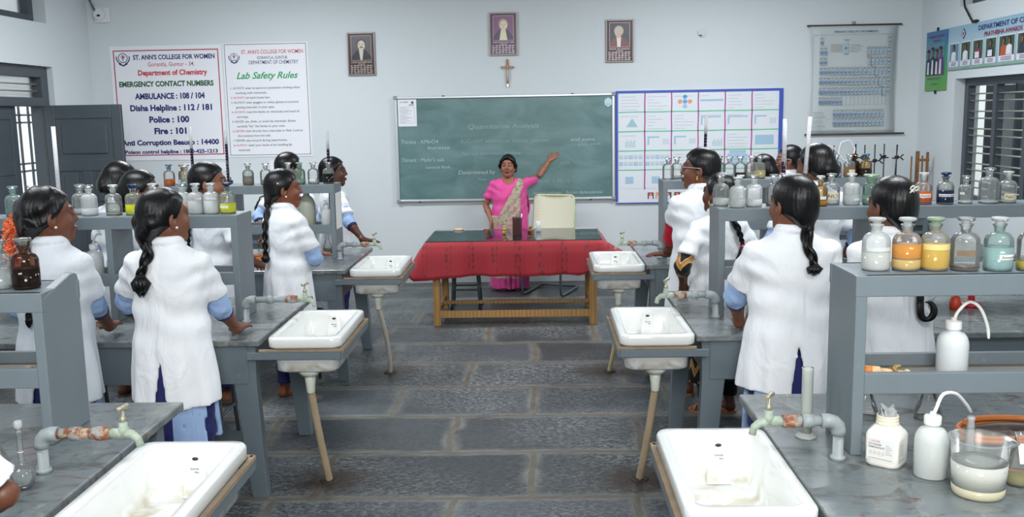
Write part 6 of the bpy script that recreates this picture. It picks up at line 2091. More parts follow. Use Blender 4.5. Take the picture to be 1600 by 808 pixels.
def hair_volume(kind, res):
    v = Vol((-.15, -.21, -.17), (.15, .14, .16), res)
    v.ell((0, -.016, .028), (.0835, .105, .097), .01)
    v.ell((0, -.055, -.030), (.070, .060, .062), .03)
    sl = (slice(None),) * 3
    X, Y, Z = v.xyz(sl)
    if kind == 'updo':       # rolled plaits pinned round the back of the head
        for k in range(9):
            a = -1.3 + k * .33
            v.ell((.070 * math.sin(a), -.085 - .02 * math.cos(a), .050 - .115 * k / 9), (.030, .026, .024), .012)
        for k in range(7):
            v.ell((-.045 + .015 * k, -.105 + .004 * abs(k - 3), -.055 + .01 * (k % 2)), (.022, .022, .022), .012)
        v.d += (.0055 * np.sin(70 * X + 50 * Z + 3) * np.sin(65 * Y - 40 * Z)).astype(np.float32) * (Y < .02)
    elif kind == 'twist':    # two side rolls meeting at the nape
        for s in (-1, 1):
            v.cone((s * .055, .0, .075), (s * .050, -.085, -.010), .022, .030, .02)
            v.cone((s * .050, -.085, -.010), (0, -.105, -.060), .030, .026, .02)
        v.ell((0, -.100, -.055), (.034, .026, .036), .02)
    hl = np.interp(v.ax[2], [-.13, -.06, -.03, .0, .03, .052, .070, .085, .13], [-.035, -.030, -.016, .012, .034, .052, .080, .12, .2])[None, None, :]
    cut = Y - hl + .0 * X
    low = (-.094 - Z) + 1.05 * np.clip(np.abs(X) - .012, 0, .055)
    d = v.d
    for c in (cut, np.broadcast_to(low, d.shape)):
        h = np.maximum(.006 - np.abs(d - c), 0) / .006
        d = np.maximum(d, c) + h * h * .006 * .25
    ang = np.arctan2(X, -(Y + .02)); rad = Z + .05
    d = d - (.0007 * np.sin(ang * 34 + 6 * np.sin(rad * 18))).astype(np.float32)
    v.d = d.astype(np.float32)
    if kind == 'bun':
        v.ell((0, -.105, -.012), (.052, .042, .058), .02)
        v.ell((.012, -.128, -.02), (.034, .025, .036), .012)
    elif kind == 'matron':
        v.ell((0, -.100, -.050), (.050, .040, .044), .018)
        for s in (-1, 1):
            v.cone((s * .008, .072, .088), (s * .060, .046, .052), .013, .017, .014)
            v.cone((s * .060, .046, .052), (s * .080, .010, .000), .017, .019, .014)
            v.cone((s * .080, .010, .000), (s * .066, -.050, -.050), .019, .022, .016)
    elif kind == 'lowbun':
        v.ell((0, -.098, -.055), (.046, .040, .044), .018)
    elif kind in ('braid', 'twist', 'updo'):
        v.cone((0, -.088, -.045), (0, -.106, -.085), .030, .020, .02)
    if kind == 'twist' or kind == 'clip':
        pass
    return v
_HAIR = {}
def hair_mesh(kind, res):
    if (kind, res) not in _HAIR:
        V, F = hair_volume(kind, res).net()
        _HAIR[(kind, res)] = (relax(V, F, 1, .4), F)
    return _HAIR[(kind, res)]

def hand_chains(curl, spread=1.0, thumb=1.0):
    """Finger chains in the hand's frame: x along the hand, y to the thumb side, z out of the back."""
    out = []
    for i, (y, l, r) in enumerate(((.030, .068, .0082), (.010, .076, .0085), (-.010, .070, .0082), (-.028, .054, .0072))):
        p = np.array([.082 - .004 * abs(i - 1), y, 0.0])
        ang = (.10 - .075 * i) * spread
        c = 0.0
        pts = [p]
        for q, f in enumerate((.46, .30, .24)):
            c += curl[i] * (.55, .9, .6)[q] if hasattr(curl, '__len__') else curl * (.55, .9, .6)[q]
            d = np.array([math.cos(c) * math.cos(ang), math.cos(c) * math.sin(ang), -math.sin(c)])
            p = p + d * l * f
            pts.append(p)
        out.append((pts, [r, r * .95, r * .88, r * .76]))
    t0 = np.array([.018, .030, -.006])
    out.append(([t0, t0 + np.array([.030, .026, -.008]) , t0 + np.array([.058, .034 * thumb, -.014]), t0 + np.array([.082, .034 * thumb, -.018])], [.013, .0105, .0095, .0080]))
    return out

def zc(z):
    return z if z < 1 else 1 + (z - 1) * .925
ZC_T = [zc(z) for z in (.50, .62, .74, .86, 1.0, 1.12, 1.22, 1.275, 1.315, 1.345, 1.375, 1.40)]
HEAD = 1.12
A_T = [.222, .214, .204, .190, .172, .178, .186, .184, .150, .098, .064, .058]
B_T = [.150, .148, .142, .134, .122, .126, .124, .112, .094, .076, .062, .058]
CY_T = [.0, .0, .0, .0, .004, .0, -.008, -.014, -.018, -.022, -.022, -.022]

class Pose:
    pass

def person(label, x, y, h, rz=0.0, head=(0, 0, 0), wrists=None, hints=None, lean=(0, 0), res=.010, hres=.0048, hair='braid', braid=None, sleeve=m_bluek, under=m_bluek,
           trouser=m_navy, skin_c='#6f4430', vent=True, hem=.60, wide=1.0, coat=m_coat, studs=False, glasses=False, curl=(.14, .17, .20, .24), handdir=None, trim=True, sleeve_len=.74, feet=True, coat_on=True, group=None, stance=0.0, slit=True, belly=1.0, sandal_c='#57504c', thm=.40):
    root = thing('person', label, 'person', (x, y, 0), math.radians(rz), group=group)
    s = h / 1.6
    root.scale = (s, s, s)
    P = Pose(); P.root = root; P.s = s
    inv = np.linalg.inv(np.array(Matrix.Translation((x, y, 0)) @ Matrix.Rotation(math.radians(rz), 4, 'Z') @ Matrix.Scale(s, 4)))
    def loc(p): return (inv @ np.array([*p, 1.0]))[:3]
    lx, ly = lean
    def off(z): return np.array([lx * max(0, z - .85), ly * max(0, z - .85), 0.0])
    m_skin = skin('skin_' + skin_c.strip('#'), skin_c)
    # --- skeleton
    sh = {+1: np.array([.166 * wide, -.012, 1.252]), -1: np.array([-.166 * wide, -.012, 1.252])}
    sh = {k: v + off(v[2]) for k, v in sh.items()}
    L1, L2 = .275, .235
    el, wr = {}, {}
    for k in (1, -1):
        w = None if not wrists else wrists.get(k)
        w = np.array([k * (.20 + .02), .06, .80]) if w is None else (np.array(w[1:], float) if w[0] == 'local' else loc(w))
        d = w - sh[k]; D = np.linalg.norm(d)
        if D > L1 + L2 - .006: w = sh[k] + d / D * (L1 + L2 - .006); d = w - sh[k]; D = L1 + L2 - .006
        hint = np.array(hints[k] if hints and k in hints else (k * .55, -.55, -.6), float)
        u = d / D; hint = hint - u * (hint @ u); hint /= max(np.linalg.norm(hint), 1e-6)
        a = (L1 ** 2 - L2 ** 2 + D * D) / (2 * D); hh = math.sqrt(max(L1 * L1 - a * a, 0))
        el[k] = sh[k] + u * a + hint * hh; wr[k] = w
    P.sh, P.el, P.wr = sh, el, wr
    hp = np.array([0, -.018, 1.350]) + off(1.35)           # head pivot at the top of the neck
    HR = rotm(*[math.radians(q) for q in head]) * HEAD
    hc = hp + HR @ np.array([0, .012, .095])
    P.HR, P.hc = HR, hc
    def H(V): return V @ HR.T + hc
    # --- body: one skin surface for head, trunk, arms with hands, legs and feet
    VV, FF, SS = [], [], []
    def put(V, F, sl=None):
        o = sum(len(q) for q in VV)
        VV.append(V); FF.append(F + o); SS.append(np.zeros(len(F), int) if sl is None else sl)
    V, F, sl = head_mesh(hres); put(H(V), F, sl)
    b = Vol((-.30 * wide, -.24, .02), (.30 * wide, .30, 1.42), .016)
    b.lo[:2] += 0
    for z0, z1, r0, r1 in ((.84, 1.0, .082, .080), (1.0, 1.17, .080, .082), (1.17, 1.29, .078, .055)):
        for q in (-.055, .055):
            b.cone(np.array([q * wide, -.005, z0]) + off(z0), np.array([q * wide * (.6 if z1 > 1.2 else 1), -.012, z1]) + off(z1), r0, r1, .05)
    ft = {}
    for k in (1, -1):
        st = stance * k
        hip, kn, an = np.array([k * .085, 0, .83]), np.array([k * .085, .012 + st * .5, .46]), np.array([k * .088, -.015 + st, .075])
        b.cone(hip, kn, .082, .052, .03); b.cone(kn, an, .052, .034, .02); b.cone(sh[k] * (.92, 1, 1), el[k], .040, .035, .03)
        ft[k] = an
    V, F = b.net(); put(V, F)
    for k in (1, -1):
        if not feet: break
        an = ft[k]
        f = Vol(an + (-.07, -.09, -.09), an + (.07, .22, .06), .0065)
        f.cone(an + (0, 0, .03), an + (0, -.012, -.025), .034, .032, .01)
        f.cone(an + (0, -.02, -.042), an + (k * .008, .09, -.052), .026, .020, .03)
        for i in range(5):
            f.cone(an + (k * (-.026 + .013 * i), .085, -.056), an + (k * (-.026 + .015 * i), .152 - .008 * i, -.060), .012, .010 if i else .012, .008)
        V, F = f.net(); put(V, F)
    for k in (1, -1):
        E, Wp = el[k], wr[k]
        fa = (Wp - E) / np.linalg.norm(Wp - E)
        ex = np.array(handdir[k][0], float) if handdir and k in handdir else fa * 1.0
        if handdir and k in handdir: ex = np.linalg.inv(np.array(Matrix.Rotation(math.radians(rz), 3, 'Z'))) @ ex
        ex = ex / np.linalg.norm(ex)
        up = np.array(handdir[k][1], float) if handdir and k in handdir else np.array([0, 0, 1.0])
        if handdir and k in handdir: up = np.linalg.inv(np.array(Matrix.Rotation(math.radians(rz), 3, 'Z'))) @ up
        if abs(up @ ex) > .9: up = np.array([k * 1.0, 0, 0])
        ez = up - ex * (up @ ex); ez /= np.linalg.norm(ez)
        ey = np.cross(ez, ex)
        sgn = 1 if k > 0 else -1           # the right hand's thumb lies on its +y side when the back is up
        R = np.stack([ex, ey * sgn, ez], 1)
        S = .93
        T = lambda p: Wp + R @ (np.array(p) * S)
        tip = T((.19, 0, 0))
        lo = np.minimum.reduce([E, Wp, tip]) - .075; hi = np.maximum.reduce([E, Wp, tip]) + .075
        v = Vol(lo, hi, hres)
        v.cone(E, E + (Wp - E) * .35, .037, .035, .02); v.cone(E + (Wp - E) * .35, Wp, .035, .0235, .02)
        v.cone(T((-.01, 0, 0)), T((.03, 0, 0)), .0235, .019, .02)
        for yy in (.028, .010, -.010, -.026):
            v.cone(T((.022, yy * .6, .0)), T((.084, yy, 0)), .0145, .0110, .014)
        for pts, rr in hand_chains(curl):
            for i in range(3):
                v.cone(T(pts[i]), T(pts[i + 1]), rr[i] * S, rr[i + 1] * S, .004 if i else .009)
        V, F = v.net(); put(relax(V, F, 1, .3), F)
    body = np_mesh('body', np.concatenate(VV), np.concatenate(FF), [m_skin, m_lip, m_sclera, m_iris, m_hair], root, np.concatenate(SS))
    # --- hair
    V, F = hair_mesh(hair, hres)
    hr = np_mesh('hair', H(V), F, m_hair, root)
    if braid:
        make_braid(P, braid, off, wide, root, hr)
    if studs:
        for k in (1, -1):
            p = hc + HR @ np.array([k * .084, -.002, -.040])
            mb = MB(); mb.ball(tuple(p), .0065 if studs is True else .006, 10, 6)
            if studs == 'drop':
                mb.ball(tuple(p + (0, 0, -.012)), (.007, .007, .009), 10, 6)
            mb.build('earring', m_gold if studs == 'drop' else m_pearl, root)
    if glasses:
        mb = MB()
        def G_(p): return tuple(hc + HR @ np.array(p))
        for k in (1, -1):
            mb.tube([G_((k * .034 + .024 * math.cos(a), .098 - .10 * (k * .034 + .024 * math.cos(a)) ** 2 * 4, .003 + .020 * math.sin(a))) for a in (2 * math.pi * i / 16 for i in range(16))], .0018, 6, closed=True)
            mb.tube([G_((k * .058, .090, .010)), G_((k * .076, .05, .012)), G_((k * .082, -.01, .008)), G_((k * .080, -.025, -.008))], .0020, 6)
        mb.tube([G_((-.010, .0985, .008)), G_((0, .101, .011)), G_((.010, .0985, .008))], .0018, 6)
        mb.build('spectacles', paint('spectacle_metal', '#c9ccd2' if glasses == 'light' else '#2c2c30', .3, .5, .02), root)
    # --- lab coat
    P.off = off
    if coat_on:
        coat_shell(P, 'lab_coat', coat, root, wide, hem, vent, res, sleeve_len, belly)
    # --- tunic sleeves, tunic and trousers
    for k in ((1, -1) if sleeve is not None else ()):
        a = sh[k] + (el[k] - sh[k]) * .55; fa = (wr[k] - el[k]); end = el[k] + fa * .30
        nrm = fa / np.linalg.norm(fa)
        lo = np.minimum.reduce([a, el[k], end]) - .10; hi = np.maximum.reduce([a, el[k], end]) + .10
        v = Vol(lo, hi, .0075)
        v.cone(a, el[k], .052, .050, .02)
        v.cone(el[k], end + nrm * .02, .050, .047, .02)
        X, Y, Z = v.xyz((slice(None),) * 3)
        v.d = np.maximum(v.d + .0025 * np.sin(90 * X + 60 * Z) * np.sin(70 * Y - 40 * Z), (X - end[0]) * nrm[0] + (Y - end[1]) * nrm[1] + (Z - end[2]) * nrm[2]).astype(np.float32)
        V, F = v.net()
        c = V[F].mean(1); band = ((c - end) @ nrm) > -.022
        np_mesh('tunic_sleeve', V, F, [sleeve, m_navy if trim else sleeve], root, band.astype(int))
    if coat_on:
        v = Vol((-.29 * wide, -.24, thm - .06), (.29 * wide, .24, .82), .012)
        X, Y, Z = v.xyz((slice(None),) * 3)
        a = np.interp(v.ax[2], [.2, .36, .6, .82], [.225, .205, .190, .172])[None, None, :] * wide; bb = np.interp(v.ax[2], [.2, .36, .6, .82], [.150, .135, .126, .118])[None, None, :]
        ang = np.arctan2(Y, X)
        d = ((np.abs(X) / a) ** 2.2 + (np.abs(Y) / bb) ** 2.2) ** (1 / 2.2) - 1
        d = d * bb + .005 * np.sin(ang * 9 + 1.3) * np.clip((.8 - Z) / .4, 0, 1)
        d = np.maximum(d, np.maximum(thm - Z + .008 * np.sin(ang * 3), Z - .80))
        d = np.maximum(d, -np.maximum(d + .014, Z - .60))
        if slit:
            d = np.maximum(d, -np.maximum(np.maximum(np.abs(Y + .02) - .030 - .02 * np.clip((.62 - Z) / .2, 0, 1), .0 * X + Z - .66), .10 - np.abs(X)))
        v.d = d.astype(np.float32)
        V, F = v.net()
        c = V[F].mean(1)
        stripe = (np.abs(c[:, 0]) < .045) & (c[:, 1] < 0) if vent else np.zeros(len(F), bool)
        np_mesh('tunic', V, F, [under, m_navy], root, stripe.astype(int))
        v = Vol((-.2, -.16, .08), (.2, .16, .80), .013)
        for k in (1, -1):
            st = stance * k
            v.cone((k * .09, 0, .76), (k * .095, .01 + st * .5, .45), .100, .078, .02); v.cone((k * .095, .01 + st * .5, .45), (k * .090, -.012 + st, .10), .078, .050, .02)
        X, Y, Z = v.xyz((slice(None),) * 3)
        v.d = np.maximum(v.d + .003 * np.sin(60 * Z + 20 * X), .115 - Z).astype(np.float32)
        V, F = v.net(); np_mesh('trousers', V, F, trouser, root)
    if feet:
        for k in (1, -1):
            an = ft[k]
            mb = MB()
            prof = [(-.036, -.035), (-.040, .02), (-.034, .08), (-.043, .13), (-.036, .165), (0, .178), (.036, .160), (.044, .12), (.034, .06), (.036, .0), (.034, -.04), (0, -.058)]
            mb.loft([[(an[0] + u * (1 if k > 0 else -1), an[1] + w_, zz) for u, w_ in prof] for zz in (0.0, .014)], smooth=False)
            so_ = mb.build('sandal', paint('sandal_' + sandal_c.strip('#'), sandal_c, .6, var=.1), root)
            mb = MB()
            mb.tube([(an[0] - .042, an[1] + .085, .012), (an[0] - .030, an[1] + .09, .040), (an[0], an[1] + .095, .050), (an[0] + .030, an[1] + .09, .040), (an[0] + .042, an[1] + .085, .012)], .012, 8, flat=.35)
            mb.build('strap', bpy.data.materials['sandal_' + sandal_c.strip('#')], so_)
    return P

def coat_shell(P, name, mat, root, wide, hem, vent, res, sleeve_len, belly=1.0, collar=True, throat=False):
    sh, el, off = P.sh, P.el, P.off
    pts = [sh[1], sh[-1], sh[1] + (el[1] - sh[1]) * (sleeve_len + .1), sh[-1] + (el[-1] - sh[-1]) * (sleeve_len + .1), np.array([.28 * wide, .24, 1.44]), np.array([-.28 * wide, -.22, hem - .03])]
    lo = np.minimum.reduce(pts) - .10; hi = np.maximum.reduce(pts) + .10
    lo[2] = hem - .03; hi[2] = 1.42
    v = Vol(lo, hi, res)
    sl = (slice(None),) * 3
    X, Y, Z = v.xyz(sl)
    z1 = v.ax[2]
    a = (np.interp(z1, ZC_T, A_T) * np.interp(z1, [1.2, 1.33], [wide, 1 + (wide - 1) * .6]))[None, None, :]
    bb = (np.interp(z1, ZC_T, B_T) * np.interp(z1, [1.0, 1.3], [belly, 1]))[None, None, :]
    cy = np.interp(z1, ZC_T, CY_T)[None, None, :]
    zz = np.maximum(z1 - .85, 0)
    ox, oy = P.off(1.85)[0], P.off(1.85)[1]
    xo = (zz * ox)[None, None, :]; yo = (zz * oy)[None, None, :]
    U, Vv = X - xo, Y - cy - yo
    d = ((np.abs(U) / a) ** 2.25 + (np.abs(Vv) / bb) ** 2.25) ** (1 / 2.25) - 1
    d = d * np.minimum(a, bb) * .95
    d = np.maximum(d, Z - zc(1.40))
    v.d = np.minimum(d, .08).astype(np.float32)
    for k in (1, -1):
        u = (el[k] - sh[k]); u = u / np.linalg.norm(u); L = np.linalg.norm(el[k] - sh[k])
        e = sh[k] + u * L * sleeve_len
        v.cone(sh[k] + np.array([-k * .01, 0, -.012]), sh[k] + u * (L * sleeve_len + .08), .058, .068, .012, plane=(e, u))
    # soft folds: hanging pleats to the hem, pulls from the armpits, a few creases across the back
    rs = abs(hash(round(P.hc[2] * 1000))) % 7
    ang = np.arctan2(Vv, U)
    low = np.clip((1.02 - Z) / .35, 0, 1)
    fold = .0080 * np.sin(ang * 6 + 2.0 * np.sin(Z * 5 + rs) + rs) * low + .0035 * np.sin(ang * 13 + rs * 2 + 3 * Z) * low
    mid = np.exp(-((Z - 1.03) / .13) ** 2)
    fold = fold + .0058 * np.sin(40 * (Z + .55 * np.abs(U)) + 3 * np.sin(U * 11 + rs)) * mid
    arm = np.exp(-((Z - 1.18) / .08) ** 2) * np.clip((np.abs(U) - .07) / .1, 0, 1)
    fold = fold + .0055 * np.sin(62 * (Z - .5 * np.abs(U)) + rs) * arm
    seam = .0022 * ((np.abs(U) < .010) & (Vv < 0) & (Z < 1.33))
    v.d = (v.d + fold - seam).astype(np.float32)
    d = v.d
    d = np.maximum(d, hem + .012 * np.sin(ang * 2 + rs) - Z)
    inner = np.maximum(d + .016, Z - (hem + .20))
    d = np.maximum(d, -inner)
    if vent:
        zv = hem + .22
        w = np.clip((zv - Z) / .22, 0, 1) * .034 + .001
        d = np.maximum(d, -np.maximum(np.maximum(np.abs(U) - w, Vv + .03), Z - zv))
    if throat:
        d = np.maximum(d, -(np.sqrt((U / .075) ** 2 + ((Vv - .10) / .11) ** 2 + ((Z - 1.335) / .095) ** 2) - 1) * .07)
        d = np.maximum(d, Z - 1.315)
    v.d = d.astype(np.float32)
    if collar:
        # turned-down collar, open at the throat
        n = 22
        for ringz, rad, th in ((1.362, .066, .0115), (1.347, .074, .0115)):
            pr = None
            for i in range(n + 1):
                t = math.radians(-62 - 0 + (360 - 56) * i / n) - math.radians(180 - 62 - 28)
                t = math.radians(118 + (360 - 56) * i / n)
                p = np.array([rad * math.cos(t), rad * .96 * math.sin(t) - .022, ringz - .020 * max(0, math.sin(t))]) + P.off(ringz)
                if pr is not None: v.cone(pr, p, th, th, .006)
                pr = p
    V, F = v.net()
    V = relax(V, F, 2, .45)
    return np_mesh(name, V, F, mat, root)

def make_braid(P, br, off, wide, root, hr):
    """br: dict(side, end, r, tie, tuft, curl): a three-strand plait from the nape down the back."""
    hc, HR = P.hc, P.HR
    start = hc + HR @ np.array([br.get('x0', 0), -.100, br.get('z0', -.070)])
    pts = [start]
    zend = br['end']
    zs = np.linspace(start[2] - .04, zend, 14)
    for i, z in enumerate(zs):
        q = (i + 1) / len(zs)
        bx = np.interp(z, ZC_T, B_T); cy = np.interp(z, ZC_T, CY_T)
        xx = br.get('side', 0) * (q ** .8)
        yy = cy - bx * max(.0, 1 - (abs(xx) / (.19 * wide)) ** 2.2) ** .45 - .020 + off(z)[1]
        if z > 1.31: yy = min(yy, start[1] - .01)
        st = start[0] * (1 - min(1, q * 2.5)) + (xx + off(z)[0]) * min(1, q * 2.5)
        pts.append(np.array([st, yy, z]))
    pts = np.array(pts)
    pts[1:-1] = (pts[:-2] + 2 * pts[1:-1] + pts[2:]) / 4
    cum = np.concatenate([[0], np.cumsum(np.linalg.norm(np.diff(pts, axis=0), axis=1))])
    n = int(cum[-1] / .006)
    tt = np.linspace(0, cum[-1], n)
    C = np.stack([np.interp(tt, cum, pts[:, i]) for i in range(3)], 1)
    r0, r1 = br.get('r', .019), br.get('r1', .012)
    mb = MB()
    for s in range(3):
        path, R = [], []
        for i in range(n):
            q = i / (n - 1); rad = r0 + (r1 - r0) * q
            ph = tt[i] / (rad * 2.6) * 1.15 + s * 2 * math.pi / 3
            path.append(tuple(C[i] + np.array([math.sin(ph) * rad * .74, -math.sin(2 * ph) * rad * .44, 0])))
            R.append(rad * .60)
        mb.tube(path, R, 7)
    b = mb.build('braid', m_hair, root)
    e = C[-1]
    tie = br.get('tie', m_blackc)
    mb = MB(); mb.lathe([(r1 * .9, -.009), (r1 * 1.3, -.005), (r1 * 1.35, .004), (r1 * .9, .009)], tuple(e + (0, 0, -.004)), 12); mb.build('hair_tie', tie, b)
    tl = br.get('tuft', .05)
    mb = MB()
    if br.get('curl'):
        P_ = [e + (0, 0, -.01)]
        for k in range(17):
            a = k / 16 * 1.55 * math.pi
            P_.append(e + np.array([br['curl'] * .034 * (1 - math.cos(a)), -.006, -.06 - .040 * math.sin(a)]))
        for dx in (-.007, 0, .007):
            mb.tube([tuple(p + np.array([dx, dx * .4, 0])) for p in P_], [r1 * (.9 if i < 12 else .9 - .1 * (i - 11)) for i in range(len(P_))], 7)
    else:
        rng = random.Random(int(e[2] * 1000))
        for k in range(10):
            a = 2 * math.pi * k / 10
            d = np.array([math.cos(a), .7 * math.sin(a), 0])
            w = br.get('fluff', 1.0)
            mb.tube([tuple(e + d * r1 * .4), tuple(e + d * r1 * 1.1 * w + (0, 0, -tl * .45)), tuple(e + d * r1 * .85 * w + (-.004, 0, -tl * .75)), tuple(e + d * r1 * .25 * rng.uniform(.3, 1.2) * w + (rng.uniform(-.012, .004), 0, -tl * rng.uniform(.95, 1.2)))], [r1 * .55, r1 * .62 * w, r1 * .42 * w, r1 * .10], 6)
    mb.build('braid_end', m_hair, b)
    return b

# ------------------------------------------------------------------ the students
def resting(dx, dy):           # hand lying on the bench, back of the hand upwards
    return ((dx, dy, -.02), (0, 0, 1))
# door side, first gap
S = person('student seen from behind whose short braid ends in a curled tuft', -1.740, 4.40, 1.62, -8, (-32, 4, 0), {1: (-1.53, 4.70, .875), -1: (-1.99, 4.72, .875)},
           {1: (.12, -.6, -.8), -1: (-.9, -.3, -.25)}, (.0, .04), .0085, .0042, 'twist', dict(side=-.06, end=1.205, r=.027, r1=.017, tuft=.085, fluff=1.7), handdir={1: resting(.1, 1), -1: resting(.3, 1)}, skin_c='#7a4c37', hem=.585, studs=True)
mb = MB(); mb.ball(tuple(S.hc + S.HR @ np.array([.012, -.035, .123])), .006); mb.build('hair_clip', m_pearl, S.root)
S = person('student with orange flowers in her plaited updo and a pearl ear stud', -2.29, 4.38, 1.635, -16, (-34, 3, 0), {1: (-2.17, 4.70, .875), -1: (-2.50, 4.70, .875)},
           {1: (.12, -.6, -.8)}, (.03, .04), .0085, .0042, 'updo', dict(side=-.02, end=1.02, r=.017, r1=.011, tuft=.05), handdir={1: resting(-.2, 1), -1: resting(.3, 1)}, skin_c='#6d402b', hem=.60, studs=True, coat=m_coat2)
rng = random.Random(4)
mb = MB(); mb2 = MB()
for k in range(64):          # garland of blossoms pinned at the back of the head
    q = (k // 2) / 31
    p = S.hc + S.HR @ np.array([-.034 - .010 * q, -.120 - .035 * math.sin(q * 2.6), .01 - .175 * q]) + np.array([rng.uniform(-.026, .026), rng.uniform(-.016, .016), rng.uniform(-.008, .008)])
    n = 5
    nrm = Vector((rng.uniform(-1, 1), -1 + rng.uniform(-.5, .5), rng.uniform(-.3, .9))).normalized()
    tx = nrm.cross(Vector((0, 0, 1))).normalized(); ty = nrm.cross(tx)
    for i in range(n):
        a = 2 * math.pi * i / n + rng.random()
        dirv = tx * math.cos(a) + ty * math.sin(a); sd = nrm.cross(dirv)
        c0 = Vector(p)
        mb.slot = rng.choice((0, 0, 1))
        mb.add([c0, c0 + dirv * .010 + sd * .006 + nrm * .004, c0 + dirv * .018 + nrm * .009, c0 + dirv * .010 - sd * .006 + nrm * .004], [(0, 1, 2, 3)], True)
    mb.slot = 2
    mb.ball(tuple(Vector(p) + nrm * .002), .0035, 6, 4)
mb.build('flower_garland', [paint('petal_orange', '#f0703a', .6, var=.12, scale=60), paint('petal_coral', '#ee8a5e', .6, var=.1, scale=60), paint('flower_heart', '#d8521f', .6, var=.1)], S.root)
# door side, second gap
person('student with a low bun, rearmost of the cluster by the dark door leaf', -2.845, 6.48, 1.658, -20, (-22, 0, 0), {1: ('local', .12, .2, .90), -1: ('local', -.12, .2, .90)}, None, (0, .03), .011, .0055, 'bun', None, skin_c='#6a3f2b', studs=True)
person('student overlapping the low-bun student by the door, thin braid down her back', -2.53, 6.05, 1.62, -12, (-58, 2, 0), {1: ('local', .05, .2, .95), -1: ('local', -.12, .2, .90)}, None, (0, .03), .011, .0055, 'bun', dict(side=-.02, end=1.06, r=.014, r1=.009, tuft=.10), skin_c='#6d412c', coat=m_coat2)
person('student in profile beneath the safety rules, thin braid hanging behind her shoulder', -2.185, 6.32, 1.65, -32, (-46, 2, 0), {1: ('local', .22, .16, .93), -1: ('local', -.10, .18, .90)}, {1: (.7, -.6, -.4)}, (0, .03), .0105, .005, 'lowbun', dict(side=-.075, end=1.05, r=.015, r1=.010, tuft=.06), skin_c='#855239', hem=.70)
S = person('student standing at the bench end in profile, long straight braid and folded arms', -1.69, 6.34, 1.595, -42, (-26, 2, 0), {1: ('local', -.01, .215, .965), -1: ('local', .03, .19, 1.005)}, {1: (.8, -.2, -.6), -1: (-.8, -.1, -.6)}, (0, .02), .0085, .0045, 'braid', dict(side=-.05, end=1.02, r=.019, r1=.015, tuft=.045, fluff=1.5), skin_c='#83492f', hem=.56, studs=True, sandal_c='#5d6670')
mb = MB(); mb.ball(tuple(S.hc + S.HR @ np.array([.088, -.045, .042])), (.005, .006, .005)); mb.build('hair_pin', m_pearl, S.root)
# door side, beyond the last bench
person('student behind the far bottles with her face turned away, below the safety rules', -2.16, 8.35, 1.635, -25, (-22, 2, 0), {1: (-2.0, 8.1, .92), -1: (-2.35, 8.1, .92)}, None, (0, 0), .012, .0065, 'lowbun', None, skin_c='#6a3f2b', studs=True, coat=m_coat2)
person('student in profile against the bare wall, forearm on the far bench corner', -1.80, 8.42, 1.585, -62, (-20, 2, 0), {1: (-1.47, 8.0, .87), -1: ('local', -.2, .12, .84)}, {1: (.3, -.2, -.9)}, (0, .03), .011, .0055, 'lowbun', None, skin_c='#5c3524', studs=True, handdir={1: ((.9, .2, -.1), (0, 0, 1))}, sandal_c='#8a4a42')
# window side, first gap
S = person('student seen from behind with a thick neat braid, beside the dark beaker', 1.165, 4.40, 1.635, 4, (22, 3, 0), {-1: (.99, 4.70, .875), 1: ('local', .14, .24, .87)}, {-1: (-.95, -.35, -.2), 1: (.05, -.6, -.8)}, (0, .04), .0085, .0042, 'braid', dict(side=.055, end=1.20, r=.023, r1=.017, tuft=.038, fluff=1.35), handdir={-1: resting(.2, 1), 1: resting(0, 1)}, skin_c='#7c4c37', hem=.612, wide=1.07)
S = person('student with a white hair clip, behind the bottle of orange liquid', 1.64, 4.40, 1.62, 2, (20, 4, 0), {-1: ('local', -.06, .25, .885), 1: (1.87, 4.76, .88)}, {-1: (.2, -.6, -.8)}, (-.06, .04), .0085, .0042, 'braid', dict(side=.075, end=1.06, r=.020, r1=.012, curl=.9), handdir={-1: resting(0, 1), 1: resting(0, 1)}, skin_c='#6d412c', hem=.60, sleeve=m_coat2, trim=False, wide=.93)
mb = MB()
c0 = S.hc + S.HR @ np.array([.010, -.104, .076])
for dx, dz in ((-.010, .010), (-.012, -.010), (.010, .006)):
    p = c0 + S.HR @ np.array([dx, -.004, dz])
    mb.tube([tuple(p + S.HR @ np.array([.009 * math.cos(a), -.004 * math.sin(a), .009 * math.sin(a)])) for a in (2 * math.pi * i / 10 for i in range(10))], .0035, 6, closed=True)
mb.build('hair_clip', m_pearl, S.root)
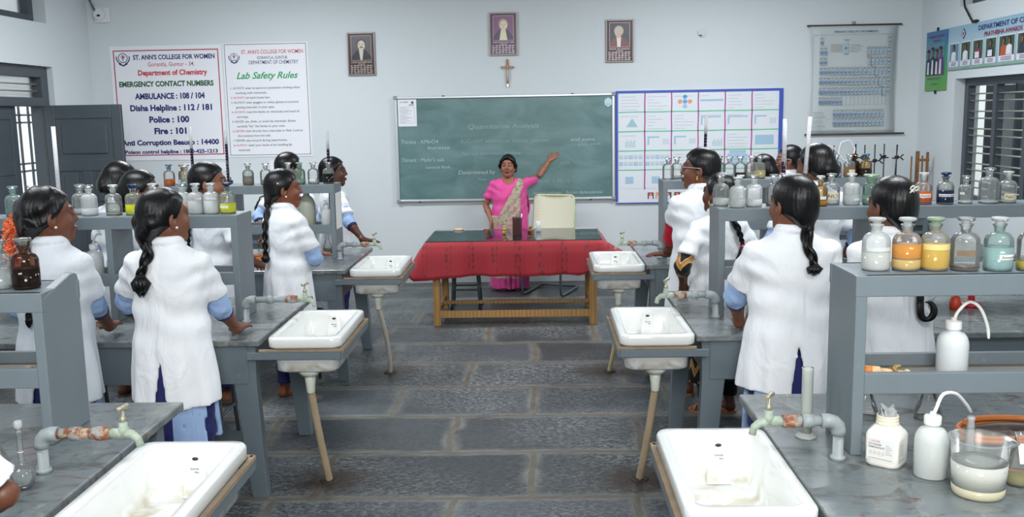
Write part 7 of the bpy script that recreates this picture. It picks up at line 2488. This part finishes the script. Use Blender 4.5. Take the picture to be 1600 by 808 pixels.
# window side, second gap
S = person('student in spectacles with red sleeves and a wristwatch, hand beside the far sink', 1.09, 6.44, 1.685, 16, (56, 2, 0), {-1: (.905, 6.80, .872), 1: ('local', .2, .15, .86)}, {-1: (-.15, -.5, -1.0)}, (0, .05), .0095, .0048, 'lowbun', None, sleeve=m_redk, under=m_ikat, trouser=m_blackc, skin_c='#74452f', glasses='light', studs='drop', trim=False, sleeve_len=.60, handdir={-1: ((-.95, .25, -.04), (0, 0, 1))}, curl=(.18, .22, .28, .34), vent=False, hem=.56, slit=False, sandal_c='#a06a4c', thm=.24)
w_ = S.wr[-1]; e_ = S.el[-1]; u_ = (e_ - w_) / np.linalg.norm(e_ - w_)
mb = MB(); mb.tube([tuple(w_ + u_ * .028), tuple(w_ + u_ * .042)], .0295, 16); mb.build('wristwatch', m_void, S.root)
person('shorter student with a bushy pink-tied braid and zigzag-print sleeves', 1.125, 5.98, 1.545, 24, (18, 6, 0), {-1: ('local', -.2, .10, .86), 1: ('local', .22, .06, .82)}, {-1: (-.6, -.3, -.8)}, (0, .04), .0095, .0048, 'braid', dict(side=.10, end=1.13, r=.023, r1=.012, tuft=.20, fluff=2.3, tie=paint('hot_pink', '#ee4a7a', .5, var=0)), sleeve=m_ikat, under=m_ikat, trouser=m_blackc, skin_c='#633826', studs='drop', trim=False, vent=False, hem=.55, slit=False, sandal_c='#9a5d40', thm=.24)
person('student with a large sleek bun, taller, in front of the far window-side rack', 1.80, 6.30, 1.705, 12, (24, 2, 0), {-1: ('local', -.18, .2, .95), 1: ('local', .22, .08, .82)}, None, (0, .03), .010, .005, 'bun', None, skin_c='#6d412c', hem=.62)
# window side, beyond the last bench
person('student turned away with only a dark bun showing above the straw-coloured bottle', 1.95, 8.45, 1.545, 30, (10, 4, 0), None, None, (0, 0), .012, .0065, 'bun', None, skin_c='#633826')
person('student in dark spectacles in profile, half hidden behind the large sleek bun', 2.285, 8.86, 1.605, 40, (34, 2, 0), None, None, (0, 0), .012, .0065, 'lowbun', None, skin_c='#7a4c37', glasses='dark')
# only a sleeve and elbow of the nearest one enter the frame
person('person mostly outside the frame, white sleeve and bare elbow at the bottom corner', -1.62, 2.12, 1.60, 0, (0, 0, 0), {1: (-1.46, 2.33, .94), -1: (-1.90, 2.33, .94)}, {1: (.9, -.3, -.3)}, (0, .02), .0095, .006, 'lowbun', None, skin_c='#6d412c', sleeve_len=.88, feet=False, sleeve=None)

# ------------------------------------------------------------------ the teacher in a sari
TX, TY, TH = -.32, 10.46, 1.495
T = person('teacher in a pink blouse and floral sari, one arm raised towards the chalkboard', TX, TY, TH, 184, (-10, 2, 0), {-1: (.135, 10.76, 1.40), 1: (-.51, 10.36, .78)}, {-1: (0, 0, -1), 1: (.4, -.6, -.2)}, (0, 0), .010, .0045, 'matron', None, skin_c='#a06a50', coat_on=False,
           handdir={-1: ((.72, .28, .52), (.3, .85, -.35)), 1: ((0, 0, -1), (-.8, .4, 0))}, curl=(.06, .08, .12, .16), sleeve=m_pink, trim=False, wide=1.08, sandal_c='#2a2626')
for o in [c for c in T.root.children if c.name.startswith('tunic_sleeve')]:
    bpy.data.objects.remove(o)
T.off = lambda z: np.zeros(3)
blouse = coat_shell(T, 'blouse', m_pink, T.root, 1.10, .80, False, .009, .66, 1.12, collar=False, throat=True)
# sari: pleated skirt, drape across the chest to the left shoulder, border falling from it
v = Vol((-.36, -.30, .02), (.36, .32, 1.42), .009)
X, Y, Z = v.xyz((slice(None),) * 3)
z1 = v.ax[2]
ZT = [zc(z) for z in (.03, .30, .60, .80, .95, 1.05, 1.15, 1.22, 1.275, 1.315, 1.345, 1.375, 1.40)]
AT = [.235, .225, .222, .228, .224, .214, .214, .218, .214, .176, .120, .080, .066]
BT = [.175, .175, .180, .190, .196, .196, .198, .190, .168, .138, .108, .080, .07]
a = np.interp(z1, ZT, AT)[None, None, :]; bb = np.interp(z1, ZT, BT)[None, None, :]; cy = np.interp(z1, ZC_T, CY_T)[None, None, :]
ang = np.arctan2(Y - cy, X)
d = (((np.abs(X) / a) ** 2.2 + (np.abs(Y - cy) / bb) ** 2.2) ** (1 / 2.2) - 1) * bb
pleat = np.exp(-((X + .0) / .11) ** 2) * (Y > 0) * np.clip((.95 - Z) / .3, 0, 1)
d = d - .007 * np.sin(X * 110) * pleat + .005 * np.sin(ang * 8 + 3 * Z) * np.clip((.9 - Z) / .4, 0, 1) + .0035 * np.sin(60 * (Z + 1.1 * X)) * (Z > .9)
# the drape: below a line rising from the right hip to the left shoulder (the wearer's left is -x)
edge = 1.115 - 1.75 * np.clip(X, -.6, .13)
drape = np.maximum(Z - edge, -(X + .225))
upper = np.maximum(drape, -(X - .0 + 0.26))
d = np.maximum(d, drape * .6)
d = np.maximum(d, .028 + .006 * np.sin(ang * 7) - Z)
d = np.maximum(d, Z - 1.335)
v.d = d.astype(np.float32)
V, F = v.net(); V = relax(V, F, 1, .4)
c = V[F].mean(1)
slot = np.zeros(len(F), int)
slot[c[:, 2] < .155] = 1
eb = .985 + (.13 - c[:, 0]) * 1.28
slot[(c[:, 0] < -.125 - .05 * np.clip((c[:, 2] - 1.1) / .2, 0, 1)) & (c[:, 1] > -.06) & (c[:, 2] > .6)] = 1
np_mesh('sari', V, F, [m_sari, m_pink2], T.root, slot)
mb = MB()                        # the end of the sari hanging behind the left shoulder
rows = []
for i in range(22):
    z = 1.275 - i * .034
    rows.append([(-.222 + .02 * math.sin(i * .5) + .03 * q - .012 * math.sin(q * 9 + i * .3), -.02 - .10 * q + .012 * math.sin(q * 11 + i * .25), z) for q in (k / 8 for k in range(9))])
for i in range(21):
    mb.add(rows[i] + rows[i + 1], [(k, k + 1, 9 + k + 1, 9 + k) for k in range(8)], True)
pl = mb.build('sari_end', m_pink2, T.root, fix=False); md = pl.modifiers.new('thickness', 'SOLIDIFY'); md.thickness = .004
for k in (1, -1):
    p = T.hc + T.HR @ np.array([k * .082, .0, -.043]); mb = MB(); mb.ball(tuple(p), .006); mb.build('earring', m_gold, T.root)
w_ = T.wr[-1]; e_ = T.el[-1]; u_ = (e_ - w_) / np.linalg.norm(e_ - w_)
mb = MB()
for q in (.012, .024): 
    mb.tube([tuple(w_ + u_ * q), tuple(w_ + u_ * (q + .005))], .0285, 18)
mb.build('bangle', m_gold, T.root)
